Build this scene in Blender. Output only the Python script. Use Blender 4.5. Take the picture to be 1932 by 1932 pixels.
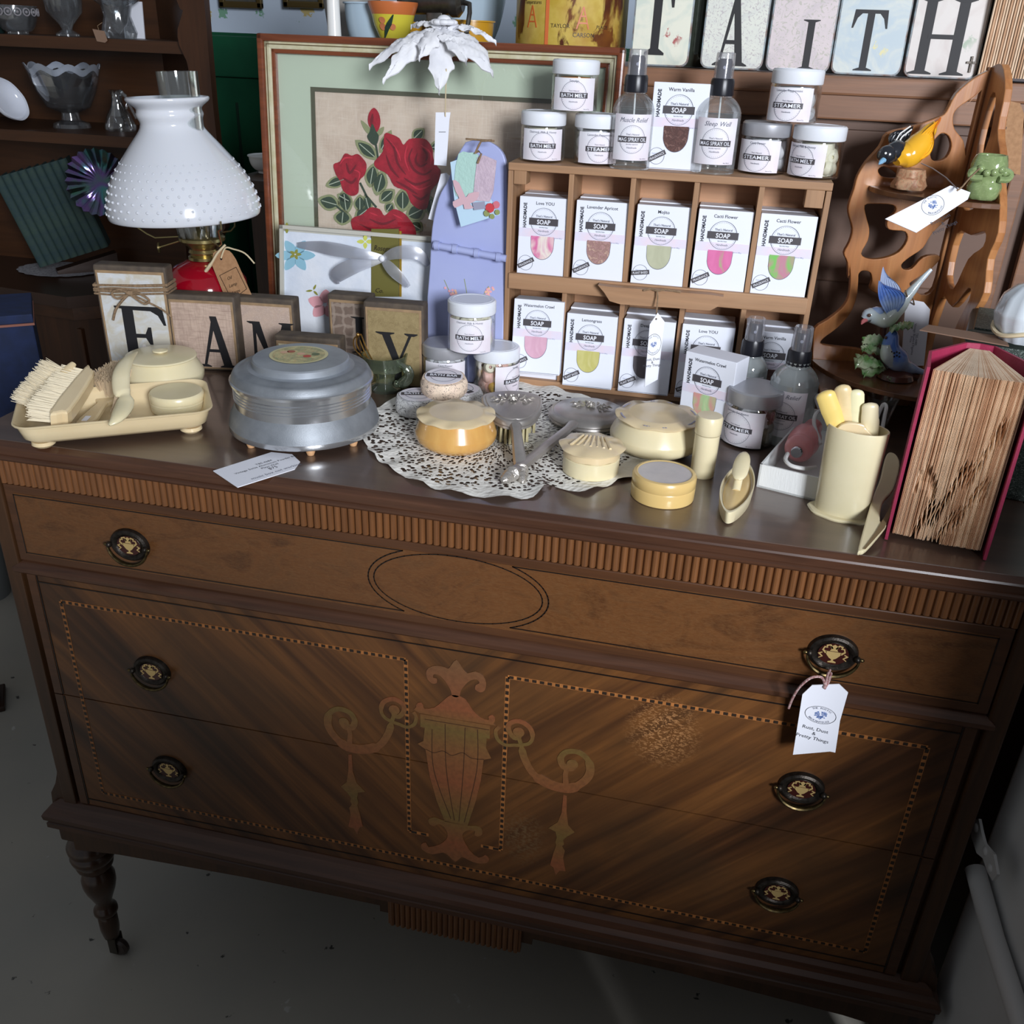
import bpy, bmesh, math, random
from mathutils import Vector, Matrix, noise
random.seed(7)
S = bpy.context.scene
for o in list(bpy.data.objects): bpy.data.objects.remove(o)
COL = S.collection

# ------------------------------------------------------------ camera
YAW, PIT, ROL = -2.06884979e-01, 4.72582953e-01, -3.89369218e-02
CAM = Vector((0.22818364, -0.81663772, 1.335)); FPX = 1753.06
_cy, _sy, _cp, _sp = math.cos(YAW), math.sin(YAW), math.cos(PIT), math.sin(PIT)
FW = Vector((_sy*_cp, _cy*_cp, -_sp)); _r = Vector((_cy, -_sy, 0)); _d = FW.cross(_r)
RT = math.cos(ROL)*_r + math.sin(ROL)*_d
DN = -math.sin(ROL)*_r + math.cos(ROL)*_d
cd = bpy.data.cameras.new('camera'); cam = bpy.data.objects.new('camera', cd); COL.objects.link(cam)
cam.matrix_world = Matrix(((RT.x, -DN.x, -FW.x, CAM.x), (RT.y, -DN.y, -FW.y, CAM.y), (RT.z, -DN.z, -FW.z, CAM.z), (0, 0, 0, 1)))
cd.sensor_fit = 'HORIZONTAL'; cd.sensor_width = 36; cd.lens = FPX/1932*36; cd.clip_start = .02
S.camera = cam

# ------------------------------------------------------------ light
W = bpy.data.worlds.new('world'); S.world = W; W.use_nodes = True
W.node_tree.nodes['Background'].inputs[0].default_value = (.86, .91, 1.0, 1)
W.node_tree.nodes['Background'].inputs[1].default_value = .215
def area(name, loc, tgt, sx, sy, power, col):
    l = bpy.data.lights.new(name, 'AREA'); l.shape = 'RECTANGLE'; l.size = sx; l.size_y = sy
    l.energy = power; l.color = col
    o = bpy.data.objects.new(name, l); COL.objects.link(o); o.location = loc
    o.rotation_euler = (Vector(tgt)-Vector(loc)).to_track_quat('-Z', 'Y').to_euler()
    return o
area('window_daylight', (1.42, -2.15, 1.75), (.15, .15, 1.0), .55, .75, 98, (.89, .925, 1.0))
S.view_settings.view_transform = 'Standard'; S.view_settings.look = 'None'
S.view_settings.exposure = 0; S.view_settings.gamma = 1; S.view_settings.use_curve_mapping = False

# ------------------------------------------------------------ pixel -> point in the room
def ray(px, py):
    return RT*((px-966)/FPX) + DN*((py-966)/FPX) + FW
H = .915                                             # dresser top height
def T(px, py, z=H): d = ray(px, py); return CAM + d*((z-CAM.z)/d.z)
def YP(px, py, y): d = ray(px, py); return CAM + d*((y-CAM.y)/d.y)
def XP(px, py, x): d = ray(px, py); return CAM + d*((x-CAM.x)/d.x)
def TR(M, px, py, off=0.0):                          # where a sight line meets the local plane y=off of M
    Mi = M.inverted(); o = Mi @ CAM; d = (Mi.to_3x3() @ ray(px, py)); t = (off-o.y)/d.y; p = o+d*t
    return (p.x, p.z)
def TRZ(M, px, py, z=0.0):
    Mi = M.inverted(); o = Mi @ CAM; d = (Mi.to_3x3() @ ray(px, py)); t = (z-o.z)/d.z; p = o+d*t
    return (p.x, p.y)
def BC(px, py, r, z=H):                              # centre of a round base whose nearest point shows at px,py
    p = T(px, py, z); v = Vector((p.x-CAM.x, p.y-CAM.y, 0)).normalized(); q = p+v*r; return Vector((q.x, q.y, z))

# ------------------------------------------------------------ materials
MATS = {}
def srgb(c):
    return tuple((v/12.92 if v <= .04045 else ((v+.055)/1.055)**2.4) for v in [k/255 for k in c])
def newmat(name):
    m = bpy.data.materials.new(name); m.use_nodes = True; nt = m.node_tree
    return m, nt, nt.nodes['Principled BSDF'], nt.links
def coord(nt, scale=(1, 1, 1), rot=(0, 0, 0)):
    tc = nt.nodes.new('ShaderNodeTexCoord'); mp = nt.nodes.new('ShaderNodeMapping')
    mp.inputs['Scale'].default_value = scale; mp.inputs['Rotation'].default_value = rot
    nt.links.new(tc.outputs['Object'], mp.inputs[0]); return mp.outputs[0]
def noisen(nt, vec, scale, detail=4, dist=0, rough=.55):
    n = nt.nodes.new('ShaderNodeTexNoise'); n.inputs['Scale'].default_value = scale
    n.inputs['Detail'].default_value = detail; n.inputs['Distortion'].default_value = dist
    n.inputs['Roughness'].default_value = rough; nt.links.new(vec, n.inputs['Vector']); return n.outputs['Fac']
def ramp(nt, fac, stops):
    r = nt.nodes.new('ShaderNodeValToRGB'); e = r.color_ramp.elements
    while len(e) < len(stops): e.new(.5)
    for k, (p, c) in enumerate(stops): e[k].position = p; e[k].color = (*c[:3], 1)
    nt.links.new(fac, r.inputs[0]); return r.outputs[0]
def mixc(nt, fac, a, b, mode='MIX'):
    m = nt.nodes.new('ShaderNodeMix'); m.data_type = 'RGBA'; m.blend_type = mode
    for i, v in ((0, fac), (6, a), (7, b)):
        if isinstance(v, (int, float)): m.inputs[i].default_value = v
        elif isinstance(v, tuple): m.inputs[i].default_value = (*v[:3], 1)
        else: nt.links.new(v, m.inputs[i])
    return m.outputs[2]
def bump(nt, b, fac, strength, dist=.001):
    n = nt.nodes.new('ShaderNodeBump'); n.inputs['Strength'].default_value = strength; n.inputs['Distance'].default_value = dist
    nt.links.new(fac, n.inputs['Height']); nt.links.new(n.outputs[0], b.inputs['Normal']); return n
def P(name, col, rough=.5, metal=0., col2=None, ns=30, stretch=(1, 1, 1), bs=0, bscale=300, lo=.35, hi=.65,
      coat=0, trans=0, sss=0, spec=.5, bd=.001, rough2=None):
    if name in MATS: return MATS[name]
    m, nt, b, L = newmat(name)
    c = srgb(col); b.inputs['Base Color'].default_value = (*c, 1)
    b.inputs['Roughness'].default_value = rough; b.inputs['Metallic'].default_value = metal
    b.inputs['Coat Weight'].default_value = coat; b.inputs['Coat Roughness'].default_value = .12
    b.inputs['Transmission Weight'].default_value = trans; b.inputs['Specular IOR Level'].default_value = spec
    if sss: b.inputs['Subsurface Weight'].default_value = sss; b.inputs['Subsurface Radius'].default_value = (.01, .008, .006); b.inputs['Subsurface Scale'].default_value = .6
    if col2 is not None:
        f = noisen(nt, coord(nt, stretch), ns, 5)
        L.new(ramp(nt, f, [(lo, c), (hi, srgb(col2))]), b.inputs['Base Color'])
    if bs:
        f = noisen(nt, coord(nt, stretch), bscale, 3); bump(nt, b, f, bs, bd)
    MATS[name] = m; return m
def wood(name, c1, c2, axis=0, scale=14, rough=.45, coat=0, grain=1., bs=.15, c3=None):
    if name in MATS: return MATS[name]
    m, nt, b, L = newmat(name)
    st = [9, 9, 9]; st[axis] = .7
    v = coord(nt, tuple(st)); f = noisen(nt, v, scale, 6, .8)
    st2 = [60, 60, 60]; st2[axis] = 1.5
    f2 = noisen(nt, coord(nt, tuple(st2)), scale*.6, 3)
    a = ramp(nt, f, [(.3, srgb(c1)), (.7, srgb(c2))] + ([(.85, srgb(c3))] if c3 else []))
    col = mixc(nt, f2, a, srgb([k*.72 for k in c1]), 'MIX') if grain else a
    mul = nt.nodes.new('ShaderNodeMath'); mul.operation = 'MULTIPLY'; mul.inputs[1].default_value = .55*grain
    L.new(f2, mul.inputs[0]); col = mixc(nt, mul.outputs[0], a, srgb([k*.6 for k in c1]))
    L.new(col, b.inputs['Base Color']); b.inputs['Roughness'].default_value = rough
    b.inputs['Coat Weight'].default_value = coat; b.inputs['Coat Roughness'].default_value = .2
    bump(nt, b, f2, bs, .0006)
    MATS[name] = m; return m
def thinglass(name, tint=(1, 1, 1), gloss=.06, rough=.03, edge=.5, haze=0, hazecol=(.8, .85, .85)):
    if name in MATS: return MATS[name]
    m, nt, b, L = newmat(name); nt.nodes.remove(b); out = nt.nodes['Material Output']
    tr = nt.nodes.new('ShaderNodeBsdfTransparent'); tr.inputs[0].default_value = (*tint, 1)
    gl = nt.nodes.new('ShaderNodeBsdfGlossy'); gl.inputs['Roughness'].default_value = rough; gl.inputs['Color'].default_value = (1, 1, 1, 1)
    lw = nt.nodes.new('ShaderNodeLayerWeight'); lw.inputs[0].default_value = edge
    ma = nt.nodes.new('ShaderNodeMath'); ma.operation = 'MULTIPLY_ADD'; ma.inputs[1].default_value = .45; ma.inputs[2].default_value = gloss
    L.new(lw.outputs['Fresnel'], ma.inputs[0])
    last = tr.outputs[0]
    if haze:
        df = nt.nodes.new('ShaderNodeBsdfDiffuse'); df.inputs[0].default_value = (*hazecol, 1)
        mh = nt.nodes.new('ShaderNodeMixShader'); mh.inputs[0].default_value = haze
        L.new(last, mh.inputs[1]); L.new(df.outputs[0], mh.inputs[2]); last = mh.outputs[0]
    mx = nt.nodes.new('ShaderNodeMixShader'); L.new(ma.outputs[0], mx.inputs[0]); L.new(last, mx.inputs[1]); L.new(gl.outputs[0], mx.inputs[2])
    L.new(mx.outputs[0], out.inputs[0]); MATS[name] = m; return m

# ------------------------------------------------------------ mesh builder
class MB:
    def __init__(s): s.v = []; s.f = []; s.mi = []; s.sm = []; s.mats = []
    def m(s, mat):
        if mat not in s.mats: s.mats.append(mat)
        return s.mats.index(mat)
    def add(s, vs, fs, mat, smooth=False, M=None):
        o = len(s.v); k = s.m(mat)
        for v in vs:
            v = Vector(v); s.v.append(tuple(M @ v) if M is not None else tuple(v))
        for f in fs: s.f.append([i+o for i in f]); s.mi.append(k); s.sm.append(smooth)
        return s
    def box(s, c, d, mat, M=None, b=0.0):
        x, y, z = c; a, e, g = d[0]/2, d[1]/2, d[2]/2
        if b <= 0:
            vs = [(x+i*a, y+j*e, z+k*g) for i in (-1, 1) for j in (-1, 1) for k in (-1, 1)]
            fs = [(0, 1, 3, 2), (4, 6, 7, 5), (0, 4, 5, 1), (2, 3, 7, 6), (0, 2, 6, 4), (1, 5, 7, 3)]
            return s.add(vs, fs, mat, False, M)
        b = min(b, a*.95, e*.95, g*.95); bm = bmesh.new(); bmesh.ops.create_cube(bm, size=1)
        for v in bm.verts: v.co = Vector((v.co.x*2*a, v.co.y*2*e, v.co.z*2*g))
        bmesh.ops.bevel(bm, geom=bm.edges[:], offset=b, segments=2, affect='EDGES', profile=.6)
        bm.verts.index_update()
        s.add([(v.co.x+x, v.co.y+y, v.co.z+z) for v in bm.verts], [[v.index for v in f.verts] for f in bm.faces], mat, False, M); bm.free(); return s
    def lathe(s, prof, mat, seg=40, M=None, mod=None, smooth=True, a0=0, a1=math.tau, caps=True):
        vs = []; fs = []; full = abs(a1-a0-math.tau) < 1e-6; n = seg if full else seg+1
        for i in range(n):
            a = a0+(a1-a0)*i/seg
            for j, (r, z) in enumerate(prof):
                if mod: r, z = mod(a, r, z, j)
                vs.append((r*math.cos(a), r*math.sin(a), z))
        k = len(prof)
        for i in range(seg):
            i2 = (i+1) % n
            for j in range(k-1):
                fs.append((i*k+j, i2*k+j, i2*k+j+1, i*k+j+1))
        if caps and full:
            if prof[0][0] > 1e-5: fs.append([i*k for i in range(n)][::-1])
            if prof[-1][0] > 1e-5: fs.append([i*k+k-1 for i in range(n)])
        return s.add(vs, fs, mat, smooth, M)
    def tube(s, pts, r, mat, seg=8, M=None, smooth=True, caps=True, flat=1.0, up=None):
        pts = [Vector(p) for p in pts]; n = len(pts)
        rs = r if isinstance(r, (list, tuple)) else [r]*n
        vs = []; fs = []; N = None
        for i, p in enumerate(pts):
            t = (pts[min(i+1, n-1)]-pts[max(i-1, 0)]).normalized()
            if N is None:
                N = Vector(up) if up else (Vector((0, 0, 1)) if abs(t.z) < .9 else Vector((1, 0, 0)))
            N = (N-t*N.dot(t)).normalized(); B = t.cross(N)
            for k in range(seg):
                a = math.tau*k/seg; vs.append(p+N*(math.cos(a)*rs[i]*flat)+B*(math.sin(a)*rs[i]))
        for i in range(n-1):
            for k in range(seg):
                fs.append((i*seg+k, i*seg+(k+1) % seg, (i+1)*seg+(k+1) % seg, (i+1)*seg+k))
        if caps: fs.append(list(range(seg))[::-1]); fs.append([(n-1)*seg+k for k in range(seg)])
        return s.add(vs, fs, mat, smooth, M)
    def ball(s, c, r, mat, M=None, seg=14, rings=9):
        r = r if isinstance(r, (tuple, list)) else (r, r, r)
        vs = [(c[0], c[1], c[2]-r[2])]; fs = []
        for i in range(1, rings):
            ph = math.pi*i/rings-math.pi/2
            for k in range(seg):
                a = math.tau*k/seg; vs.append((c[0]+r[0]*math.cos(ph)*math.cos(a), c[1]+r[1]*math.cos(ph)*math.sin(a), c[2]+r[2]*math.sin(ph)))
        vs.append((c[0], c[1], c[2]+r[2])); l = len(vs)-1
        for k in range(seg):
            k2 = (k+1) % seg; fs.append((0, 1+k2, 1+k)); fs.append((l, l-seg+k, l-seg+k2))
            for i in range(rings-2): fs.append((1+i*seg+k, 1+i*seg+k2, 1+(i+1)*seg+k2, 1+(i+1)*seg+k))
        return s.add(vs, fs, mat, True, M)
    def shape(s, loops, mat, d=.001, y0=0., M=None, bev=0., warp=None, flat=False):
        """flat outline(s) in local x,z (holes by even-odd), front at y0, going back d"""
        vs, fs = fill2d(loops, d, bev)
        out = []
        for (x, y, z) in vs:      # curve local: x, y up, z = +-d/2 ; front is +z
            p = (x, y0+d/2-z, y)
            if warp: p = warp(*p)
            out.append(p)
        return s.add(out, fs, mat, False, M)
    def text(s, body, x, z, h, mat, y=-.0003, M=None, w=None, rot=0., warp=None, bold=0.0, serif=False, maxw=None, shear=0.):
        vs, fs, bw, bh = glyphs(body, bold, shear)
        sc = h/.7; sx = sc
        if w: sx = w/bw
        elif maxw and bw*sc > maxw: sx = maxw/bw
        c, sn = math.cos(rot), math.sin(rot); out = []
        for (u, v) in vs:
            u = (u-bw/2)*sx; v = (v-.35)*sc
            X, Z = x+u*c-v*sn, z+u*sn+v*c
            out.append(warp(X, y, Z) if warp else (X, y, Z))
        return s.add(out, fs, mat, False, M)
    def build(s, name, parent=None, M=None, mods=None):
        me = bpy.data.meshes.new(name); me.from_pydata(s.v, [], s.f)
        for mt in s.mats: me.materials.append(mt)
        me.polygons.foreach_set('material_index', s.mi); me.polygons.foreach_set('use_smooth', s.sm); me.update()
        if any(s.sm): me.set_sharp_from_angle(angle=math.radians(38))
        o = bpy.data.objects.new(name, me); COL.objects.link(o)
        if parent is not None: o.parent = parent
        if M is not None: o.matrix_local = M
        return o
_F2 = {}
def fill2d(loops, d, bev=0.):
    cu = bpy.data.curves.new('o', 'CURVE'); cu.dimensions = '2D'; cu.fill_mode = 'BOTH'; cu.extrude = max(d/2-bev, 0); cu.bevel_depth = bev; cu.bevel_resolution = 1; cu.offset = -bev
    if d <= 0: cu.extrude = 0; cu.fill_mode = 'FRONT'
    for lp in loops:
        sp = cu.splines.new('POLY'); sp.points.add(len(lp)-1); sp.use_cyclic_u = True
        for k, p in enumerate(lp): sp.points[k].co = (p[0], p[1], 0, 1)
    ob = bpy.data.objects.new('o', cu); me = bpy.data.meshes.new_from_object(ob)
    r = ([tuple(v.co) for v in me.vertices], [list(p.vertices) for p in me.polygons])
    bpy.data.objects.remove(ob); bpy.data.curves.remove(cu); bpy.data.meshes.remove(me); return r
_G = {}
def glyphs(body, bold, shear=0):
    k = (body, bold, shear)
    if k in _G: return _G[k]
    cu = bpy.data.curves.new('t', 'FONT'); cu.body = body; cu.size = 1; cu.fill_mode = 'FRONT'; cu.resolution_u = 2; cu.offset = bold; cu.shear = shear
    ob = bpy.data.objects.new('t', cu); me = bpy.data.meshes.new_from_object(ob)
    vs = [(v.co.x, v.co.y) for v in me.vertices]; fs = [list(p.vertices) for p in me.polygons]
    x0 = min(v[0] for v in vs); x1 = max(v[0] for v in vs); vs = [(a-x0, b) for a, b in vs]
    bpy.data.objects.remove(ob); bpy.data.curves.remove(cu); bpy.data.meshes.remove(me)
    _G[k] = (vs, fs, x1-x0, .7); return _G[k]
def smoothloop(pts, n=4, closed=True):               # Catmull-Rom through the points
    out = []; L = len(pts); rng = range(L) if closed else range(L-1)
    for i in rng:
        g = (lambda k: pts[k % L]) if closed else (lambda k: pts[max(0, min(L-1, k))])
        p0, p1, p2, p3 = g(i-1), g(i), g(i+1), g(i+2)
        for j in range(n):
            t = j/n; out.append(tuple(.5*((2*p1[k])+(-p0[k]+p2[k])*t+(2*p0[k]-5*p1[k]+4*p2[k]-p3[k])*t*t+(-p0[k]+3*p1[k]-3*p2[k]+p3[k])*t**3) for k in range(len(p1))))
    if not closed: out.append(tuple(pts[-1]))
    return out
def circ(cx, cz, r, n=32, rz=None, a0=0): rz = rz or r; return [(cx+r*math.cos(a0+math.tau*k/n), cz+rz*math.sin(a0+math.tau*k/n)) for k in range(n)]
def ring(cx, cz, r, w, n=32, rz=None): rz = rz or r; return [circ(cx, cz, r, n, rz), circ(cx, cz, r-w, n, rz-w)]
def ribbon(pts, ws, closed=False):                   # outline of a stroke with changing width
    n = len(pts); L = []; R = []
    for i in range(n):
        a = Vector(pts[max(i-1, 0)]); b = Vector(pts[min(i+1, n-1)]); t = (b-a).normalized(); nn = Vector((-t.y, t.x))
        w = ws[i] if isinstance(ws, (list, tuple)) else ws
        L.append(tuple(Vector(pts[i])+nn*w/2)); R.append(tuple(Vector(pts[i])-nn*w/2))
    return L+R[::-1]
def RM(loc=(0, 0, 0), rz=0., rx=0., ry=0.):
    return Matrix.Translation(Vector(loc)) @ Matrix.Rotation(rz, 4, 'Z') @ Matrix.Rotation(ry, 4, 'Y') @ Matrix.Rotation(rx, 4, 'X')
def thing(name, label, cat, M, group=None):
    o = bpy.data.objects.new(name, None); COL.objects.link(o); o.empty_display_size = .05
    o.matrix_world = M if isinstance(M, Matrix) else Matrix.Translation(Vector(M)); o['label'] = label; o['category'] = cat
    if group: o['group'] = group
    return o
def tag(o, label, cat, group=None, kind=None):
    o['label'] = label; o['category'] = cat
    if group: o['group'] = group
    if kind: o['kind'] = kind
    return o
def one(name, mb, label, cat, M=None, group=None):
    o = mb.build(name)
    if M is not None: o.matrix_world = M if isinstance(M, Matrix) else Matrix.Translation(Vector(M))
    return tag(o, label, cat, group)
def struct(name, mb): o = mb.build(name); o['kind'] = 'structure'; return o
R = math.radians
# ------------------------------------------------------------ shared materials
M_top = P('dresser_top_finish', (92, 72, 60), .34, col2=(70, 54, 46), ns=9, stretch=(.5, 5, 1), bs=.05, bscale=260, lo=.3, hi=.7, spec=.8, coat=.5)
M_mold = wood('dresser_moulding', (92, 60, 42), (66, 42, 30), 0, 10, .3, bs=.1)
M_stile = wood('dresser_side_wood', (84, 54, 30), (58, 36, 20), 2, 8, .4)
M_flute = wood('fluted_wood', (134, 86, 48), (102, 64, 36), 2, 14, .42)
M_band = wood('crossband_wood', (94, 59, 35), (74, 46, 28), 0, 9, .36)
M_leg = wood('turned_wood', (80, 52, 32), (52, 32, 20), 2, 7, .28, coat=.3)
M_line = P('ebony_line', (22, 14, 10), .4)
M_blk = P('banding_dark', (44, 32, 22), .45)
M_org = P('banding_light', (172, 110, 58), .45, col2=(132, 84, 44), ns=120)
def m_burl():
    m, nt, b, L = newmat('burl_veneer')
    f = noisen(nt, coord(nt, (2.2, 1, 5)), 5, 8, 1.6, .62); g = noisen(nt, coord(nt, (9, 1, 40)), 9, 5, 2.5, .6)
    c = ramp(nt, f, [(.25, srgb((62, 36, 19))), (.5, srgb((100, 62, 32))), (.75, srgb((80, 53, 31)))])
    L.new(mixc(nt, ramp(nt, g, [(.4, (0, 0, 0)), (.75, (.55, .55, .55))]), c, srgb((116, 82, 50))), b.inputs['Base Color'])
    b.inputs['Roughness'].default_value = .36; bump(nt, b, g, .04, .0005); return m
def m_chev():
    m, nt, b, L = newmat('chevron_walnut_veneer')
    tc = nt.nodes.new('ShaderNodeTexCoord'); sp = nt.nodes.new('ShaderNodeSeparateXYZ'); L.new(tc.outputs['Object'], sp.inputs[0])
    ab = nt.nodes.new('ShaderNodeMath'); ab.operation = 'ABSOLUTE'; L.new(sp.outputs[0], ab.inputs[0])
    def lin(a, ka, c, kc):
        x = nt.nodes.new('ShaderNodeMath'); x.operation = 'MULTIPLY'; x.inputs[1].default_value = ka; L.new(a, x.inputs[0])
        y = nt.nodes.new('ShaderNodeMath'); y.operation = 'MULTIPLY_ADD'; y.inputs[1].default_value = kc; L.new(c, y.inputs[0]); L.new(x.outputs[0], y.inputs[2]); return y.outputs[0]
    across = lin(ab.outputs[0], -.72, sp.outputs[2], .70); along = lin(ab.outputs[0], .70, sp.outputs[2], .72)
    cb = nt.nodes.new('ShaderNodeCombineXYZ'); L.new(across, cb.inputs[0]); L.new(along, cb.inputs[1])
    mp = nt.nodes.new('ShaderNodeMapping'); mp.inputs['Scale'].default_value = (17, .9, 1); L.new(cb.outputs[0], mp.inputs[0])
    f = noisen(nt, mp.outputs[0], 1.0, 4, .5); 
    mp2 = nt.nodes.new('ShaderNodeMapping'); mp2.inputs['Scale'].default_value = (140, 7, 1); L.new(cb.outputs[0], mp2.inputs[0])
    g = noisen(nt, mp2.outputs[0], 1.0, 4, .3)
    w = noisen(nt, coord(nt, (3, 1, 3.5)), 1.6, 5, .8)
    c = ramp(nt, f, [(.33, srgb((28, 19, 13))), (.44, srgb((78, 48, 27))), (.56, srgb((116, 74, 38))), (.70, srgb((74, 48, 28)))])
    c = mixc(nt, ramp(nt, g, [(.35, (.0, 0, 0)), (.8, (.5, .5, .5))]), c, srgb((46, 28, 17)))
    c = mixc(nt, ramp(nt, w, [(.45, (0, 0, 0)), (.7, (.55, .55, .55))]), c, srgb((64, 46, 30)))
    # worn, scuffed patches
    sc = noisen(nt, coord(nt, (60, 1, 110)), 4, 2, 1.0)
    def spot(x, z, rx, rz):
        q = nt.nodes.new('ShaderNodeMapping'); q.inputs['Location'].default_value = (-x/rx, 0, -z/rz); q.inputs['Scale'].default_value = (1/rx, 0, 1/rz); L.new(tc.outputs['Object'], q.inputs[0])
        ln = nt.nodes.new('ShaderNodeVectorMath'); ln.operation = 'LENGTH'; L.new(q.outputs[0], ln.inputs[0])
        return ramp(nt, ln.outputs['Value'], [(.3, (1, 1, 1)), (1, (0, 0, 0))])
    sps = spot(.235, .665, .045, .055)
    thr = ramp(nt, sc, [(.52, (0, 0, 0)), (.56, (1, 1, 1))])
    c = mixc(nt, mixc(nt, 1.0, thr, sps, 'MULTIPLY'), c, srgb((160, 114, 72)))
    sps2 = spot(.085, .465, .035, .05)
    c = mixc(nt, mixc(nt, 1.0, ramp(nt, noisen(nt, coord(nt, (40, 1, 60)), 5, 4), [(.45, (0, 0, 0)), (.6, (.7, .7, .7))]), sps2, 'MULTIPLY'), c, srgb((110, 86, 58)))
    L.new(c, b.inputs['Base Color']); b.inputs['Roughness'].default_value = .35; bump(nt, b, g, .05, .0004); return m
M_burl = m_burl(); M_chev = m_chev()
M_brass = P('antique_brass', (120, 104, 66), .35, .9, col2=(70, 60, 42), ns=200)
M_bronze = P('dark_bronze', (64, 58, 52), .38, .75, col2=(38, 34, 30), ns=150, bs=.3, bscale=500)
M_plaque = P('oxblood_enamel', (56, 22, 18), .3)
M_gold = P('gilt_motif', (206, 176, 116), .4, .3)
M_paper = P('tag_paper', (236, 238, 246), .7, bs=.05, bscale=900)
M_ink = P('printed_ink', (40, 42, 52), .7)
M_blue = P('blue_print', (60, 100, 168), .7)
M_kraft = P('kraft_card', (176, 134, 96), .8, col2=(160, 120, 84), ns=200)
M_jute = P('jute_twine', (150, 124, 96), .9, col2=(120, 98, 74), ns=300, bs=.5, bscale=900)

# ------------------------------------------------------------ room shell
M_floor = P('grey_painted_concrete', (186, 180, 166), .55, col2=(160, 159, 152), ns=1.6, bs=.05, bscale=60, lo=.3, hi=.7)
nt = M_floor.node_tree; bb = nt.nodes['Principled BSDF']; oc = bb.inputs['Base Color'].links[0].from_socket
sp1 = ramp(nt, noisen(nt, coord(nt), 34, 5), [(.69, (0, 0, 0)), (.72, (1, 1, 1))]); sp2 = ramp(nt, noisen(nt, coord(nt, (1, 1, 1), (.5, .2, .1)), 21, 5), [(.70, (0, 0, 0)), (.73, (1, 1, 1))])
nt.links.new(mixc(nt, sp2, mixc(nt, sp1, oc, srgb((70, 70, 66))), srgb((196, 196, 190))), bb.inputs['Base Color'])
mb = MB(); mb.box((0, 0, -.05), (6, 6, .1), M_floor); struct('floor', mb)
M_green = P('green_wainscot_paint', (22, 84, 56), .45, col2=(16, 68, 46), ns=6)
def m_wallpaper():
    m, nt, b, L = newmat('floral_wallpaper'); v = coord(nt)
    def flw(scale, off, thr, col, base, stem):
        mp = nt.nodes.new('ShaderNodeMapping'); mp.inputs['Location'].default_value = off; L.new(v, mp.inputs[0])
        vo = nt.nodes.new('ShaderNodeTexVoronoi'); vo.inputs['Scale'].default_value = scale; L.new(mp.outputs[0], vo.inputs['Vector'])
        nz = noisen(nt, mp.outputs[0], scale*9, 3)
        ad = nt.nodes.new('ShaderNodeMath'); ad.operation = 'MULTIPLY_ADD'; ad.inputs[1].default_value = .35; L.new(nz, ad.inputs[0]); L.new(vo.outputs['Distance'], ad.inputs[2])
        return mixc(nt, ramp(nt, ad.outputs[0], [(thr, (1, 1, 1)), (thr+.03, (0, 0, 0))]), base, srgb(col))
    c = flw(9, (0, 0, 0), .31, (196, 178, 118), srgb((196, 210, 226)), 0)
    c = flw(12, (.31, .1, .2), .30, (120, 166, 140), c, 0)
    c = flw(17, (.7, .4, .9), .27, (150, 164, 190), c, 0)
    L.new(c, b.inputs['Base Color']); b.inputs['Roughness'].default_value = .8; return m
M_wp = m_wallpaper()
WY = 1.5
mb = MB(); mb.box((0, WY+.05, .66), (6, .1, 1.32), M_green); mb.box((0, WY+.06, 2.0), (6, .1, 1.36), M_wp)
for k in range(-29, 30): mb.box((k*.1, WY-.001, .6), (.006, .004, 1.13), P('groove_green', (12, 46, 32), .6))
struct('wall_back', mb)
mb = MB(); mb.box((0, WY-.01, 1.268), (6, .022, .09), M_green, b=.003); struct('trim_1', mb)
mb = MB(); mb.box((0, WY-.012, .07), (6, .024, .14), M_green, b=.003); struct('baseboard_back', mb)
M_plain = P('plain_wall_paint', (150, 146, 140), .8)
mb = MB(); mb.box((1.75, .6, 1.2), (.1, 1.9, 2.4), M_plain); struct('wall_right', mb)
mb = MB(); mb.box((-2.3, .2, 1.2), (.1, 2.7, 2.4), M_plain); struct('wall_left', mb)

# ------------------------------------------------------------ dresser
D = thing('dresser', 'long walnut veneered antique dresser with fluted frieze and inlaid urn', 'dresser', (0, 0, 0))
HW = .566; DEP = .475
def profbox(mb, prof, x0, x1, yb, mat):              # moulding: (y,z) section mitred round the front and both ends
    n = len(prof); vs = []; fs = []
    for (y, z) in prof:                              # y<0 is how far it stands out
        vs += [(x0+y, yb, z), (x0+y, y, z), (x1-y, y, z), (x1-y, yb, z)]
    for j in range(n-1):
        for k in range(3): fs.append((j*4+k, j*4+k+1, (j+1)*4+k+1, (j+1)*4+k))
    fs.append((0, 1, 2, 3)); fs.append([(n-1)*4+k for k in (3, 2, 1, 0)]); mb.add(vs, fs, mat)
mb = MB()
profbox(mb, [(-.004, .896), (-.004, .9145), (-.0035, H)], -HW-.004, HW+.004, DEP, M_top)
mb.build('top', D)
mb = MB()
profbox(mb, [(.002, .893), (-.013, .8935), (-.0145, .8955), (-.0145, .898), (-.012, .8995), (-.0105, .9), (-.0105, .9075), (-.0125, .9085), (-.0115, .9105), (-.007, .913), (-.0045, .9143)], -HW, HW, DEP-.01, M_mold)
mb.build('top_moulding', D)
mb = MB(); mb.box((0, DEP/2, .60), (2*HW, DEP-.012, .585), M_stile)
for s in (-1, 1): mb.box((s*(HW-.010), .004, .61), (.020, .012, .57), M_stile, b=.002)
mb.build('carcass', D)
mb = MB(); NF = 143; pit = 2*.562/NF; vs = []; fs = []
for k in range(NF):
    x = -.562+k*pit
    for (dx, y) in ((0, .0030), (.16, .0004), (.3, -.0006), (.55, -.0010), (.8, -.0004), (.92, .0008)): vs += [(x+dx*pit, y, .8575), (x+dx*pit, y, .8925)]
for k in range(len(vs)//2-1): fs.append((2*k, 2*k+2, 2*k+3, 2*k+1))
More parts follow.
